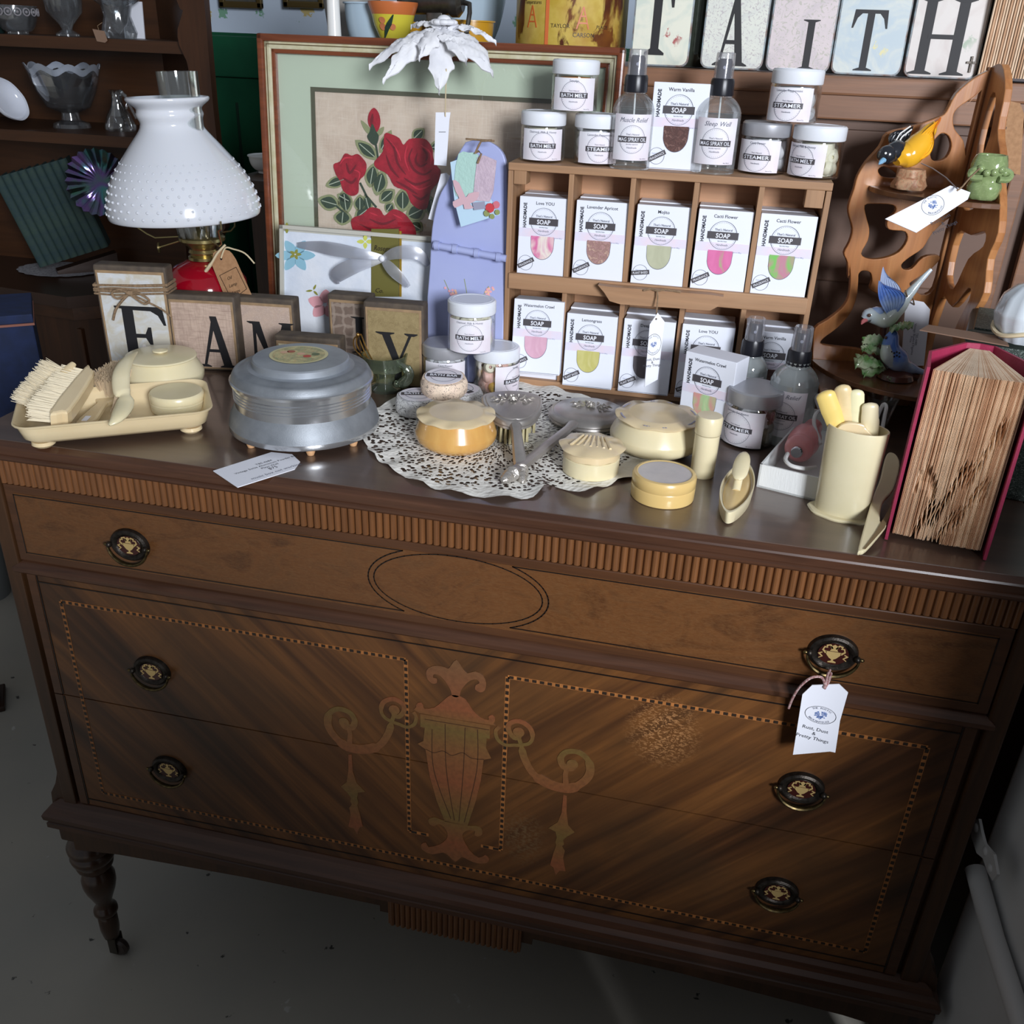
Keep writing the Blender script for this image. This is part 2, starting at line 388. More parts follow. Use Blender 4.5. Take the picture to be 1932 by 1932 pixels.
mb.add(vs, fs, M_flute, False); mb.box((0, .009, .875), (1.124, .01, .036), M_flute)
mb.build('frieze', D)
ZS = .5565                                           # seam between the two lower drawers
def line_rect(mb, x0, x1, z0, z1, w=.0014, y=-.0004):
    for c, d in (((x0+x1)/2, z0), ((x0+x1)/2, z1)): mb.box((c, y, d), (x1-x0, .0008, w), M_line)
    for c in (x0, x1): mb.box((c, y, (z0+z1)/2), (w, .0008, z1-z0), M_line)
def pull(parent, x, z, sw=0.):
    mb = MB(); A, B = .0245, .0205
    pr = [(0, -.0042), (.56, -.0042), (.60, -.0034), (.66, -.0044), (.72, -.006), (.84, -.0066), (.95, -.005), (1.0, -.0015), (1.0, .0)]
    n = 44; vs = []; fs = []
    for i in range(n):
        a = math.tau*i/n
        for j, (r, y) in enumerate(pr):
            yy_ = y - (.0005*math.sin(a*22) if j in (5, 6) else 0); vs.append((r*A*math.cos(a), yy_, r*B*math.sin(a)))
    k = len(pr)
    for i in range(n):
        for j in range(k-1): fs.append((i*k+j, ((i+1) % n)*k+j, ((i+1) % n)*k+j+1, i*k+j+1))
    mb.add(vs, fs, M_bronze, True)
    mb.shape([circ(0, 0, A*.60, 28, B*.60)], M_plaque, .0006, -.0048)
    q = .0078; g = lambda L: [(a*q, b*q) for a, b in L]
    mb.shape([g([(-1, .35), (1, .35), (.85, -.1), (.45, -.6), (.12, -.8), (.12, -1), (.5, -1.15), (.5, -1.3), (-.5, -1.3), (-.5, -1.15), (-.12, -1), (-.12, -.8), (-.45, -.6), (-.85, -.1)])], M_gold, .0004, -.0052)
    mb.shape([g([(-.5, .45), (.5, .45), (.35, .75), (.5, 1.1), (0, 1.45), (-.5, 1.1), (-.35, .75)])], M_gold, .0004, -.0052)
    for s in (-1, 1):
        mb.shape([g(ribbon([(s*.9, .1), (s*1.35, .5), (s*1.2, .95), (s*.8, .9)], [.3, .22, .2, .1]))], M_gold, .0004, -.0052)
        mb.shape([g(ribbon([(s*1.35, .1), (s*1.75, -.1), (s*1.3, -.5), (s*1.7, -.8)], [.15, .28, .2, .1]))], M_gold, .0004, -.0052)
        mb.shape([g(ribbon([(s*.2, .8), (s*.55, 1.35), (s*.95, 1.2), (s*.9, .95)], [.2, .2, .25, .15]))], M_gold, .0004, -.0052)
        mb.ball((s*A*.93, -.0085, 0), (.0032, .0038, .0036), M_bronze); mb.ball((s*(A+.0022), -.0085, .0), (.0028, .002, .002), M_brass)
    pts = []
    for i in range(29):
        a = math.pi+math.pi*i/28; pts.append((A*1.02*math.cos(a), -.0085-.0015*math.sin(-a), (B*1.10)*math.sin(a)))
    mb.tube(pts, [.0015+.0016*math.sin(math.pi*i/28) for i in range(29)], M_brass, 8, flat=.7)
    o = mb.build('drawer_pull', parent, RM((x, 0, z)))
KX = .3885
tops = [(.8015, 0), (.6235, 1), (.4645, 2)]
# top drawer
mb = MB(); mb.box((0, .009, (.857+.7545)/2), (1.089, .018, .1015), M_band, b=.0015)
d1 = mb.build('drawer', D); 
mb = MB(); x0, z0, z1, zc = .532, .7675, .8445, .8075
pan = [(-x0, z0), (-.063, z0)]
arcl = []
for i in range(21):
    a = math.pi*(1+.295)-math.pi*.59*i/20; arcl.append((.100*math.cos(a), zc+.0475*math.sin(a)))
left = [(-x0, z0)]+[(p[0], p[1]) for p in arcl]+[(-x0, z1)]
right = [(-x, z) for x, z in left]
mb.box((0, -.0003, (z0+z1)/2), (2*x0, .0006, z1-z0+.004), M_burl)
mb.build('burl_panel', d1)
mb = MB()
def outline(mb, L, w=.0014, y=-.0011):
    n = len(L)
    for i in range(n):
        a = Vector((L[i][0], y, L[i][1])); b = Vector((L[(i+1) % n][0], y, L[(i+1) % n][1])); t = (b-a)
        if t.length < 1e-6: continue
        t.normalize(); nn = Vector((-t.z, 0, t.x))*w/2; e = t*w*.4
        vs = [a-e-nn, b+e-nn, b+e+nn, a-e+nn]; mb.add(vs, [(0, 1, 2, 3)], M_line)
outline(mb, left); outline(mb, right); outline(mb, circ(0, zc, .0935, 56, .0405), .0013)
mb.build('line_inlay', d1)
# two lower drawers, one veneer picture over both
drs = []
for (za, zb) in ((ZS+.0008, .738), (.3665, ZS-.0008)):
    mb = MB(); mb.box((0, .009, (za+zb)/2), (1.078, .018, zb-za), M_chev)
    for s in (-1, 1): mb.box((s*.534, .0003, (za+zb)/2), (.0115, .0022, zb-za), M_band)
    for s in (-1, 1): mb.box((s*.5265, -.0004, (za+zb)/2), (.0014, .0008, zb-za-.002), M_line)
    zz = zb-.0105 if zb > .6 else za+.0105
    mb.box((0, -.0004, zz), (1.053, .0008, .0014), M_line)
    drs.append(mb.build('drawer', D))
for x in (-KX, KX): pull(d1, x, tops[0][0]); pull(drs[0], x, tops[1][0]); pull(drs[1], x, tops[2][0])
# chequered banding
def banding(mb, a, b, w=.0052, pitch=.0086):
    a = Vector((a[0], 0, a[1])); b = Vector((b[0], 0, b[1])); L = (b-a).length; t = (b-a)/L; n = int(L/pitch); pp = L/n; nn = Vector((-t.z, 0, t.x))
    def q(u0, u1, w_, y, m): mb.add([a+t*u0-nn*w_/2+Vector((0, y, 0)), a+t*u1-nn*w_/2+Vector((0, y, 0)), a+t*u1+nn*w_/2+Vector((0, y, 0)), a+t*u0+nn*w_/2+Vector((0, y, 0))], [(0, 1, 2, 3)], m)
    q(0, L, w, -.0003, M_org)
    for k in range(n): q((k+.22)*pp, (k+.78)*pp, w*.74, -.0006, M_blk)
mb = MB(); zt, zb2, zc2, cx = .7036, .394, .439, .0593
banding(mb, (-.5, zb2), (.5, zb2))
for s in (-1, 1):
    banding(mb, (s*.5, zb2), (s*.5, zt)); banding(mb, (s*.5, zt), (s*cx, zt)); banding(mb, (s*cx, zt), (s*cx, zc2))
    banding(mb, (s*cx, zc2), (s*.034, zc2))
mb.build('chequered_banding', D)
# marquetry urn, festoons and drops
I4 = Matrix.Identity(4)
def zp(L, ox=550, oy=1150, sc=2.9723): return [TR(I4, ox+a/sc, oy+b/sc) for a, b in L]
def sym(L, keep=-1):                                 # average a traced outline with its mirror image
    return L
def m_marq():
    m, nt, b, L = newmat('marquetry_wood'); tc = nt.nodes.new('ShaderNodeTexCoord'); sp = nt.nodes.new('ShaderNodeSeparateXYZ'); L.new(tc.outputs['Object'], sp.inputs[0])
    mr = nt.nodes.new('ShaderNodeMapRange'); mr.inputs[1].default_value = .39; mr.inputs[2].default_value = .71; L.new(sp.outputs[2], mr.inputs[0])
    a, g = srgb((134, 78, 48)), srgb((110, 88, 46))
    c = ramp(nt, mr.outputs[0], [(0, srgb((124, 84, 52))), (.14, a), (.28, g), (.45, a), (.62, srgb((124, 84, 48))), (.70, g), (.80, a), (1, srgb((112, 78, 50)))])
    f = noisen(nt, coord(nt, (30, 1, 30)), 6, 4); c = mixc(nt, ramp(nt, f, [(.4, (0, 0, 0)), (.8, (.5, .5, .5))]), c, srgb((78, 50, 32)))
    L.new(c, b.inputs['Base Color']); b.inputs['Roughness'].default_value = .42; return m
M_mq = m_marq(); M_mql = P('marquetry_scribe', (70, 44, 26), .5)
mb = MB(); yq = -.0009
fin = [(925, 280), (955, 320), (985, 355), (1030, 345), (1075, 370), (1092, 410), (1085, 450), (1060, 462), (1030, 445), (1035, 420), (1055, 410), (1040, 390), (1005, 395), (975, 420), (950, 455), (945, 480), (925, 490), (900, 480), (895, 455), (870, 410), (835, 370), (800, 360), (795, 380), (815, 385), (815, 410), (790, 412), (765, 390), (755, 355), (770, 325), (815, 312), (860, 322), (880, 330), (900, 305)]
lid = [(920, 478), (975, 500), (1015, 560), (1055, 600), (1105, 618), (1105, 598), (1125, 590), (1143, 608), (1133, 640), (1110, 643), (720, 578), (700, 545), (705, 525), (725, 520), (740, 535), (745, 553), (800, 548), (850, 510), (885, 482)]
body = [(722, 582), (1115, 648), (1112, 722), (1095, 720), (1092, 775), (1120, 832), (1078, 840), (1062, 960), (1035, 1070), (988, 1210), (860, 1185), (815, 1070), (775, 930), (752, 780), (708, 750), (740, 735), (748, 660), (724, 655)]
base = [(850, 1180), (988, 1210), (1030, 1210), (1065, 1225), (1072, 1255), (1050, 1270), (1025, 1262), (1030, 1240), (990, 1235), (965, 1250), (962, 1280), (1000, 1350), (1050, 1390), (1085, 1375), (1108, 1395), (1095, 1418), (1040, 1420), (990, 1400), (955, 1385), (920, 1412), (885, 1380), (850, 1360), (790, 1370), (735, 1345), (728, 1315), (755, 1305), (770, 1330), (830, 1315), (870, 1285), (875, 1250), (855, 1215), (825, 1200), (800, 1212), (775, 1200), (768, 1175), (800, 1163), (835, 1175)]
for L in (fin, lid, base): mb.shape([smoothloop(zp(L), 2)], M_mq, .0006, yq)
mb.shape([zp(body)], M_mq, .0006, yq)
for L in ([(790, 668), (800, 900), (895, 1170)], [(863, 640), (870, 900), (915, 1180)], [(975, 660), (965, 900), (940, 1185)], [(1045, 670), (1040, 900), (970, 1190)], [(748, 612), (1110, 672)], [(755, 780), (800, 800), (850, 790), (900, 815), (960, 800), (1010, 830), (1080, 838)]):
    mb.shape([ribbon(smoothloop(zp(L), 6, False), .0009)], M_mql, .0002, yq-.0002)
mb.build('urn_inlay', D)
A1 = ribbon(smoothloop(zp([(683, 572), (700, 600), (690, 640), (650, 657), (600, 640), (560, 625), (520, 600), (503, 560), (520, 515), (575, 500), (625, 530), (630, 570), (600, 600), (575, 585), (575, 560)]), 4, False), [.0045]*29+[.006]*28+[.0075])
A2 = ribbon(smoothloop(zp([(585, 570), (565, 620), (545, 690), (500, 755), (440, 778), (370, 780), (300, 760), (235, 700), (205, 640), (215, 580), (265, 555), (325, 575), (355, 620), (340, 660), (300, 655), (290, 630)]), 4, False), [.005]*6+[.009]*8+[.014]*12+[.010]*10+[.007]*12+[.008]*13)
A3 = ribbon(zp([(318, 640), (330, 700), (322, 792)]), [.006, .006, .008])
A4 = zp([(320, 812), (338, 812), (345, 910), (365, 970), (412, 1020), (375, 1025), (368, 1055), (375, 1080), (370, 1095), (385, 1150), (400, 1215), (383, 1220), (370, 1258), (350, 1225), (320, 1215), (333, 1150), (325, 1110), (340, 1090), (330, 1075), (335, 1055), (318, 1030), (278, 990), (310, 965), (320, 900)])
for s in (1, -1):
    mb = MB()
    for k, L in enumerate((A1, A2, A3, A4)): mb.shape([[(s*x, z) for x, z in L]], M_mq, .0006, yq+.00005*k)
    for x, z in (zp([(295, 630)])[0], zp([(577, 560)])[0]): mb.shape([circ(s*x, z, .0068, 14)], M_mq, .0006, yq-.0002)
    mb.build('scroll_inlay', D)
# rails and base mouldings
mb = MB()
profbox(mb, [(.004, .7385), (-.004, .739), (-.0065, .742), (-.0065, .747), (-.003, .7495), (-.001, .751), (.003, .7535)], -HW+.02, HW-.02, .02, M_mold); mb.build('middle_moulding', D)
mb = MB()
profbox(mb, [(.01, .318), (-.013, .3185), (-.016, .322), (-.016, .330), (-.011, .3335), (-.018, .337), (-.019, .345), (-.016, .350), (-.010, .354), (-.006, .361), (.004, .3655)], -HW-.008, HW+.008, DEP-.01, M_mold); mb.build('base_moulding', D)
for s in (-1, 1):
    L = [(0, .318), (.012, .3665), (.006, .372), (.0, .385), (0, .41)]
    mb = MB(); mb.shape([[(.004, .35), (-.022, .352), (-.020, .372), (-.009, .392), (-.003, .41), (0, .425), (.004, .425)]], M_stile, .03, .001); mb.build('corner_bracket', D, RM((s*HW, 0, 0)) if s < 0 else RM((s*HW, .031, 0), math.pi))
mb = MB(); ap = [(-.572, .32)]+[(.572, .32), (.572, .262), (.50, .272), (.30, .283), (.105, .286), (.105, .275), (-.105, .275), (-.105, .286), (-.30, .283), (-.50, .272), (-.572, .262)]
mb.shape([ap], M_stile, .016, .004); mb.build('apron', D)
mb = MB(); vs = []; fs = []
for k in range(24):
    x = -.089+k*.0074
    for dx, y in ((0, .0), (.15, -.004), (.5, -.0052), (.85, -.004)): vs += [(x+dx*.0074, y, .263), (x+dx*.0074, y, .316)]
for k in range(len(vs)//2-1): fs.append((2*k, 2*k+2, 2*k+3, 2*k+1))
mb.add(vs, fs, M_flute); mb.box((0, .002, .289), (.182, .008, .052), M_flute); mb.build('apron_panel', D)
legp = [(.0, .31), (.017, .31), (.017, .262), (.021, .258), (.029, .252), (.0335, .243), (.033, .236), (.028, .231), (.0305, .228), (.0325, .222), (.0305, .214), (.026, .209), (.0275, .205), (.0265, .199), (.019, .193), (.0175, .188), (.021, .182), (.0245, .172), (.0245, .16), (.0215, .146), (.0165, .132), (.0125, .12), (.0115, .113), (.0135, .108), (.0175, .103), (.018, .097), (.0145, .091), (.0125, .088), (.0145, .084), (.0145, .060), (.0125, .045), (0, .045)]
leg0 = None
for (x, y) in ((-.575, .037), (.575, .037), (-.56, .43), (.56, .43)):
    mb = MB(); mb.lathe(legp[::-1], M_leg, 36); mb.box((0, 0, .293), (.050, .052, .052), M_stile, b=.003)
    o = mb.build('leg', D, RM((x, y, 0)))
    mb = MB(); st = P('caster_steel', (84, 78, 70), .35, .8)
    mb.lathe([(0, .046), (.0115, .046), (.0115, .04), (.006, .036), (0, .036)][::-1], st, 20)
    for s in (-1, 1): mb.box((.004, s*.0085, .025), (.014, .0022, .034), st, b=.001)
    mb.lathe([(0, -.0065), (.0125, -.0065), (.0165, -.003), (.0165, .003), (.0125, .0065), (0, .0065)], P('caster_wheel', (60, 50, 44), .4), 24, RM((.009, 0, .0165), 0, R(90)))
    mb.build('caster', o)
# ------------------------------------------------------------ folding table stored on edge
M_tbl = P('grey_white_table_plastic', (214, 214, 212), .5, col2=(204, 204, 202), ns=8, bs=.04, bscale=200)
M_tblm = P('grey_painted_steel', (196, 196, 194), .4)
ft = thing('folding_table', 'pale grey plastic folding table standing on its end right of the dresser', 'table', RM((.600, .041, 0), R(-84)))
# local x runs from the dresser towards the camera side
mb = MB(); mb.box((.28, .016, .556), (.56, .03, 1.11), M_tbl, b=.006); mb.build('table_top', ft)
FTM = ft.matrix_world.copy()
def ftp(px, py, off=-.012): x, z = TR(FTM, px, py, off); return (x, off, z)
mb = MB(); mb.tube([ftp(1840, 1640), ftp(1875, 1770), ftp(1925, 1925), ftp(1960, 2050)], .011, M_tblm, 14); mb.build('leg', ft)
mb = MB(); b0 = [(1836, 1548), (1850, 1545), (1855, 1570), (1861, 1592), (1878, 1612), (1885, 1650), (1876, 1662), (1866, 1645), (1858, 1620), (1846, 1610), (1836, 1580)]
mb.shape([[ (ftp(a, b, -.024)[0], ftp(a, b, -.024)[2]) for a, b in b0]], M_tblm, .003, -.026)
for a, b in ((1842, 1562), (1859, 1606), (1868, 1638)):
    p = ftp(a, b, -.026); mb.ball(p, (.005, .0025, .005), M_tblm)
mb.build('hinge_bracket', ft)

# added unseen plinth below the camera, there to shade the dresser front
M_blocker = P('dark_blocker', (70, 50, 36), .5)
mb = MB(); mb.box((.13, -.86, .535), (.56, .28, 1.07), M_blocker, b=.004); mb.box((.60, -.86, .465), (.375, .28, .93), M_blocker, b=.004)
one('shade_blocker', mb, 'dark stepped plinth standing in the aisle facing the dresser', 'blocker')
mb = MB(); mb.box((.86, .30, .44), (.46, .44, .88), P('gap_shade_dark', (30, 22, 18), .6), b=.004); one('gap_filler', mb, 'near-black low cabinet added to darken the gap right of the dresser, behind the folding table', 'filler')  # added near-black box, stands in for the shade in this gap
# ------------------------------------------------------------ brown bookcase behind the dresser
M_brown = P('brown_painted_wood', (112, 84, 68), .6, col2=(92, 70, 58), ns=5, stretch=(.4, 1, 1), bs=.08, bscale=120)
M_rail = wood('pale_rail_wood', (150, 104, 72), (122, 84, 58), 0, 8, .5)
cb = thing('bookcase', 'wide brown painted wooden case standing behind the dresser', 'bookcase', (0, 0, 0))
CY = .520
mb = MB(); mb.box((.205, CY+.16, .64), (1.11, .30, 1.28), M_brown); mb.build('carcass', cb)
mb = MB(); mb.box((.205, CY+.155, 1.295), (1.14, .33, .022), M_rail, b=.003); mb.box((.205, CY+.002, 1.271), (1.13, .014, .030), M_rail, b=.002); mb.build('top_rail', cb)
mb = MB(); mb.box((.43, CY+.004, 1.02), (.30, .012, .40), M_brown, b=.002); mb.box((.30, CY, 1.15), (.55, .014, .19), M_brown, b=.002)
for s, x in ((1, .30), (1, .575), (1, .61)): mb.box((x, CY-.004, 1.0), (.018, .012, .55), M_rail, b=.002)
mb.build('door_panel', cb)
SH = 1.307
# ------------------------------------------------------------ letter plaques
def glyph(ch):                                        # bold Roman capitals in a 1x1 box, outline loops
    def bar(a, b, w0, w1=None):                       # slanted stem with horizontal ends
        w1 = w1 or w0; return [(a[0]-w0/2, a[1]), (a[0]+w0/2, a[1]), (b[0]+w1/2, b[1]), (b[0]-w1/2, b[1])]
    def serif(x, y, w, up): 
        s = 1 if up else -1; return [(x-w/2, y), (x+w/2, y), (x+w/2, y+s*.018), (x+w*.22, y+s*.05), (x-w*.22, y+s*.05), (x-w/2, y+s*.018)]
    K, t = .19, .07
    if ch == 'I': return [bar((.5, 0), (.5, 1), .26), serif(.5, 0, .62, 1), serif(.5, 1, .62, 0)], .62
    if ch == 'F': return [bar((.26, 0), (.26, 1), K), serif(.26, 0, .46, 1), [(.04, 1), (.86, 1), (.90, .70), (.86, .70), (.78, .86), (.66, .93), (.3, .94), (.04, .97)], [(.3, .545), (.52, .545), (.58, .66), (.63, .66), (.63, .37), (.58, .37), (.52, .48), (.3, .48)]], .9
    if ch == 'A': return [bar((.17, 0), (.50, 1), .06, .10), bar((.74, 0), (.47, 1), .21, .16), serif(.16, 0, .32, 1), serif(.75, 0, .42, 1), [(.24, .30), (.66, .30), (.645, .355), (.26, .355)]], .95
    if ch == 'M': return [bar((.13, 0), (.15, 1), .07), bar((.52, 0), (.18, 1), .06, .2), bar((.5, 0), (.86, 1), .05, .08), bar((.9, 0), (.9, 1), .2), serif(.13, 0, .26, 1), serif(.9, 0, .4, 1), serif(.12, 1, .26, 0), serif(.9, 1, .34, 0)], 1.1
    if ch == 'L': return [bar((.28, 0), (.28, 1), K), serif(.28, 1, .5, 0), [(.05, 0), (.85, 0), (.9, .3), (.85, .3), (.74, .12), (.6, .06), (.05, .05)]], .9
    if ch == 'Y': return [bar((.5, 0), (.5, .5), .19), bar((.5, .4), (.20, 1), .18, .20), bar((.52, .42), (.84, 1), .06, .07), serif(.5, 0, .5, 1), serif(.2, 1, .46, 0), serif(.84, 1, .32, 0)], 1.0
    if ch == 'T': return [bar((.5, 0), (.5, 1), .19), serif(.5, 0, .5, 1), [(.06, 1), (.94, 1), (.98, .70), (.94, .70), (.86, .86), (.74, .94), (.26, .94), (.14, .86), (.06, .70), (.02, .70)]], 1.0
    if ch == 'H': return [bar((.22, 0), (.22, 1), .19), bar((.82, 0), (.82, 1), .19), serif(.22, 0, .44, 1), serif(.82, 0, .44, 1), serif(.22, 1, .44, 0), serif(.82, 1, .44, 0), [(.25, .47), (.8, .47), (.8, .53), (.25, .53)]], 1.05
def letter(ch, mat, x0, z0, w, h, y, d=.0008):
    mb = MB(); L, aw = glyph(ch)
    for k, lp in enumerate(L): mb.shape([[(x0+a/aw*w, z0+b*h) for a, b in lp]], mat, d, y-.00004*k)
    return mb
M_black = P('matt_black_paint', (22, 21, 24), .6)
def patterned(name, base, c2, c3, sc=40, kind='noise', bcol=None):
    if name in MATS: return MATS[name]
    m, nt, b, L = newmat(name); v = coord(nt)
    f = noisen(nt, v, sc, 4, 1.5); c = ramp(nt, f, [(.42, srgb(base)), (.62, srgb(c2))])
    if kind == 'flower':
        vo = nt.nodes.new('ShaderNodeTexVoronoi'); vo.inputs['Scale'].default_value = sc*1.1; L.new(v, vo.inputs['Vector'])
        nz = noisen(nt, v, sc*8, 3); ad = nt.nodes.new('ShaderNodeMath'); ad.operation = 'MULTIPLY_ADD'; ad.inputs[1].default_value = .5; L.new(nz, ad.inputs[0]); L.new(vo.outputs['Distance'], ad.inputs[2])
        big = ramp(nt, noisen(nt, v, sc*.5, 2), [(.45, (0, 0, 0)), (.5, (1, 1, 1))])
        c = mixc(nt, mixc(nt, 1., ramp(nt, ad.outputs[0], [(.40, (1, 1, 1)), (.46, (0, 0, 0))]), big, 'MULTIPLY'), c, srgb(c3))
    elif kind == 'tile':
        for ax in ('X', 'Z'):
            wv = nt.nodes.new('ShaderNodeTexWave'); wv.bands_direction = ax; wv.inputs['Scale'].default_value = sc; wv.inputs['Distortion'].default_value = 3; wv.inputs['Detail Scale'].default_value = 3; L.new(v, wv.inputs['Vector'])
            c = mixc(nt, ramp(nt, wv.outputs['Fac'], [(.75, (0, 0, 0)), (.9, (.6, .6, .6))]), c, srgb(c3))
    elif kind == 'linen':
        for st in ((.05, 1, 1), (1, 1, .05)):
            q = noisen(nt, coord(nt, st), 900, 2); c = mixc(nt, ramp(nt, q, [(.5, (0, 0, 0)), (.7, (.5, .5, .5))]), c, srgb(c3))
    else:
        q = noisen(nt, v, sc*5, 6, 4); c = mixc(nt, ramp(nt, q, [(.55, (0, 0, 0)), (.6, (.7, .7, .7))]), c, srgb(c3))
    L.new(c, b.inputs['Base Color']); b.inputs['Roughness'].default_value = .55; MATS[name] = m; return m
Mp = {'F': patterned('plaque_autumn_print', (226, 226, 208), (206, 214, 200), (170, 86, 84), 26, 'flower'),
      'A': patterned('plaque_script_print', (218, 220, 208), (204, 206, 200), (176, 166, 170), 22),
      'I': patterned('plaque_postcard_print', (212, 200, 200), (198, 188, 190), (176, 176, 160), 18),
      'T': patterned('plaque_daisy_print', (186, 200, 206), (206, 212, 206), (222, 214, 160), 30, 'flower'),
      'H': patterned('plaque_leaf_print', (216, 210, 204), (206, 196, 190), (166, 180, 160), 20, 'flower')}
M_pedge = P('plaque_edge_metal', (150, 172, 180), .5, col2=(120, 92, 80), ns=60)
def plaque(ch, x0, x1, ztop, rz, desc, lw, lh, lx, lz, ly=0):
    w = x1-x0; M = RM(((x0+x1)/2, CY+.028+ly, SH), R(rz), R(-4))
    t = thing('letter_plaque', desc, 'plaque', M, 'letter plaques spelling a word on the case top')
    def rr(w, z0, z1, r): 
        L = []
        for cx, cz, a in ((w/2-r, z0+r, -90), (w/2-r, z1-r, 0), (-w/2+r, z1-r, 90), (-w/2+r, z0+r, 180)):
            for k in range(5): L.append((cx+r*math.cos(R(a+22.5*k)), cz+r*math.sin(R(a+22.5*k))))
        return L
    mb = MB(); mb.shape([rr(w, 0, ztop-SH, .010)], M_pedge, .008, 0, bev=.001); mb.shape([rr(w-.004, .002, ztop-SH-.002, .009)], Mp[ch], .001, -.0008); mb.build('board', t)
    letter(ch, M_black, lx, lz, lw, lh, -.0016, .001).build('letter', t)
    return t
plaque('F', .077, .153, 1.50, 0, 'tall cream plaque printed with rust flowers bearing the black letter F', .050, .150, -.022, .013)
plaque('A', .168, .248, 1.48, 0, 'cream script-printed plaque bearing the black letter A', .043, .084, -.024, .004)
plaque('I', .251, .331, 1.400, 0, 'short pinkish postcard plaque bearing the black letter I', .020, .056, -.006, .004)
tp = plaque('T', .332, .417, 1.45, 0, 'pale blue daisy-printed plaque bearing the black letter T', .044, .068, -.026, .005)
hp = plaque('H', .420, .506, 1.46, 0, 'grey-pink leaf-printed plaque bearing the black letter H', .066, .084, -.038, .004)
mb = MB(); mb.box((0, 0, 0), (.0024, .0015, .018), M_bronze); mb.box((0, 0, .002), (.011, .0015, .0024), M_bronze); mb.build('cross_charm', hp, RM((.034, -.003, .017)))
mb = MB()
for k in range(5): mb.tube([(-.01, -.001, .066), (-.004, -.001, .060-.012*k)], .0007, M_blk, 5)
# dark glassy canisters and frames glimpsed between plaques
M_dark = P('dark_glazed_metal', (40, 44, 42), .2, .3)
for k, (x, r, lab) in enumerate(((.160, .030, 'dark ribbed glass jar glimpsed between the F and A plaques'),)):
    mb = MB(); mb.lathe([(0, 0), (r*.8, 0), (r, .01)]+[(r+(.0015 if j % 2 else 0), .015+j*.006) for j in range(26)]+[(r*.8, .18), (0, .18)], P('smoked_glass', (70, 76, 66), .08, .4), 28)
    one('ribbed_jar', mb, lab, 'jar', (x, CY+.085, SH))
mb = MB(); 
for c, d in (((0, .11), (.30, .006)), ((-.15, .055), (.006, .11)), ((.15, .055), (.006, .11))): mb.box((c[0], 0, c[1]), (d[0], .012, d[1]), M_dark)
mb.box((0, .004, .055), (.295, .003, .11), P('pale_mount', (196, 200, 202), .6))
one('black_picture_frame', mb, 'thin black framed picture standing behind the I and T plaques', 'picture', RM((.362, CY+.050, SH), 0, R(-4)))
# ------------------------------------------------------------ things on the case top, left of the plaques
mb = MB(); t = thing('storage_tin', 'rusty yellow cylindrical tin printed with oil derricks', 'tin', (-.017, CY+.105, SH))
def m_tin():
    m, nt, b, L = newmat('rusty_yellow_litho'); v = coord(nt)
    c = ramp(nt, noisen(nt, v, 30, 4), [(.35, srgb((190, 160, 60))), (.65, srgb((216, 190, 100)))])
    c = mixc(nt, ramp(nt, noisen(nt, coord(nt, (1, 1, .5)), 26, 8, 1.), [(.54, (0, 0, 0)), (.60, (1, 1, 1))]), c, srgb((86, 44, 26)))
    c = mixc(nt, ramp(nt, noisen(nt, v, 14, 4), [(.5, (0, 0, 0)), (.7, (.6, .6, .6))]), c, srgb((160, 100, 40)))
    L.new(c, b.inputs['Base Color']); b.inputs['Roughness'].default_value = .4; return m
M_tin = m_tin(); TRr = .077
mb.lathe([(0, 0), (TRr-.002, 0), (TRr, .003), (TRr, .16), (TRr-.003, .163), (0, .163)], M_tin, 48); mb.build('body', t)
mb = MB(); wr = lambda r: (lambda x, y, z: (r*math.sin(x/r)*(1), -(r-y)*math.cos(x/r), z))
w_ = lambda x, y, z: ((TRr-y)*math.sin(x/TRr), -(TRr-y)*math.cos(x/TRr), z)
M_or = P('orange_litho', (200, 100, 44), .45); M_dk = P('tin_ink', (40, 28, 20), .5)
for x in (-.045, .028):
    for a in ([(x-.008, .040), (x, .066)], [(x+.008, .040), (x, .066)], [(x-.006, .047), (x+.006, .047)], [(x-.004, .055), (x+.004, .055)]): mb.shape([ribbon(a, .0018)], M_or, .0004, -.0004, warp=w_)
mb.box((-.025*0-.020, -TRr*.965, .08), (.005, .001, .16), M_or)
for s, x, z, h in (('CARSON', .030, .033, .0052), ('TAYLOR', -.002, .043, .0048), ('Temperatures', -.045, .070, .0046), ('PLACE', .056, .043, .0042)): mb.text(s, x, z, h, M_dk, warp=w_, maxw=.03)
mb.build('print', t)
M_lb = P('pale_blue_enamel', (176, 196, 210), .25); M_wh = P('white_glaze', (236, 236, 232), .2)
def bowlprof(rb, rt, h, th=.002, lip=.002, foot=.004, pw=1.6):
    o = [(0, 0), (rb, 0), (rb*.98, foot)]; n = 10
    o += [(rb*.98+(rt-rb)*math.sin(math.pi/2*(k/n))**.9*1.0, foot+(h-foot)*(k/n)**pw) for k in range(1, n+1)]
    o += [(rt+lip, h), (rt+lip, h+th)]; o += [(rt-th, h)]
    o += [(max(rb-th, .001)+(rt-rb)*math.sin(math.pi/2*(k/n))**.9, foot+th+(h-foot-th)*(k/n)**pw) for k in range(n-1, -1, -1)]+[(0, foot+th)]
    return o
def pos(px, py, y, z=SH): p = YP(px, py, y); return (p.x, y, z)
ty = CY+.10
mb = MB(); mb.lathe([(0, 0), (.020, 0), (.0185, .006), (.010, .012), (.009, .07), (.012, .12), (.014, .15), (0, .15)][0:0] or [(0, 0), (.0105, 0), (.0095, .03), (.0085, .09), (.0095, .12), (.010, .14), (0, .14)], M_wh, 24)
one('candlestick', mb, 'plain white porcelain column behind the picture frame, left of the blue bowl', 'candlestick', pos(630, 40, CY+.06))
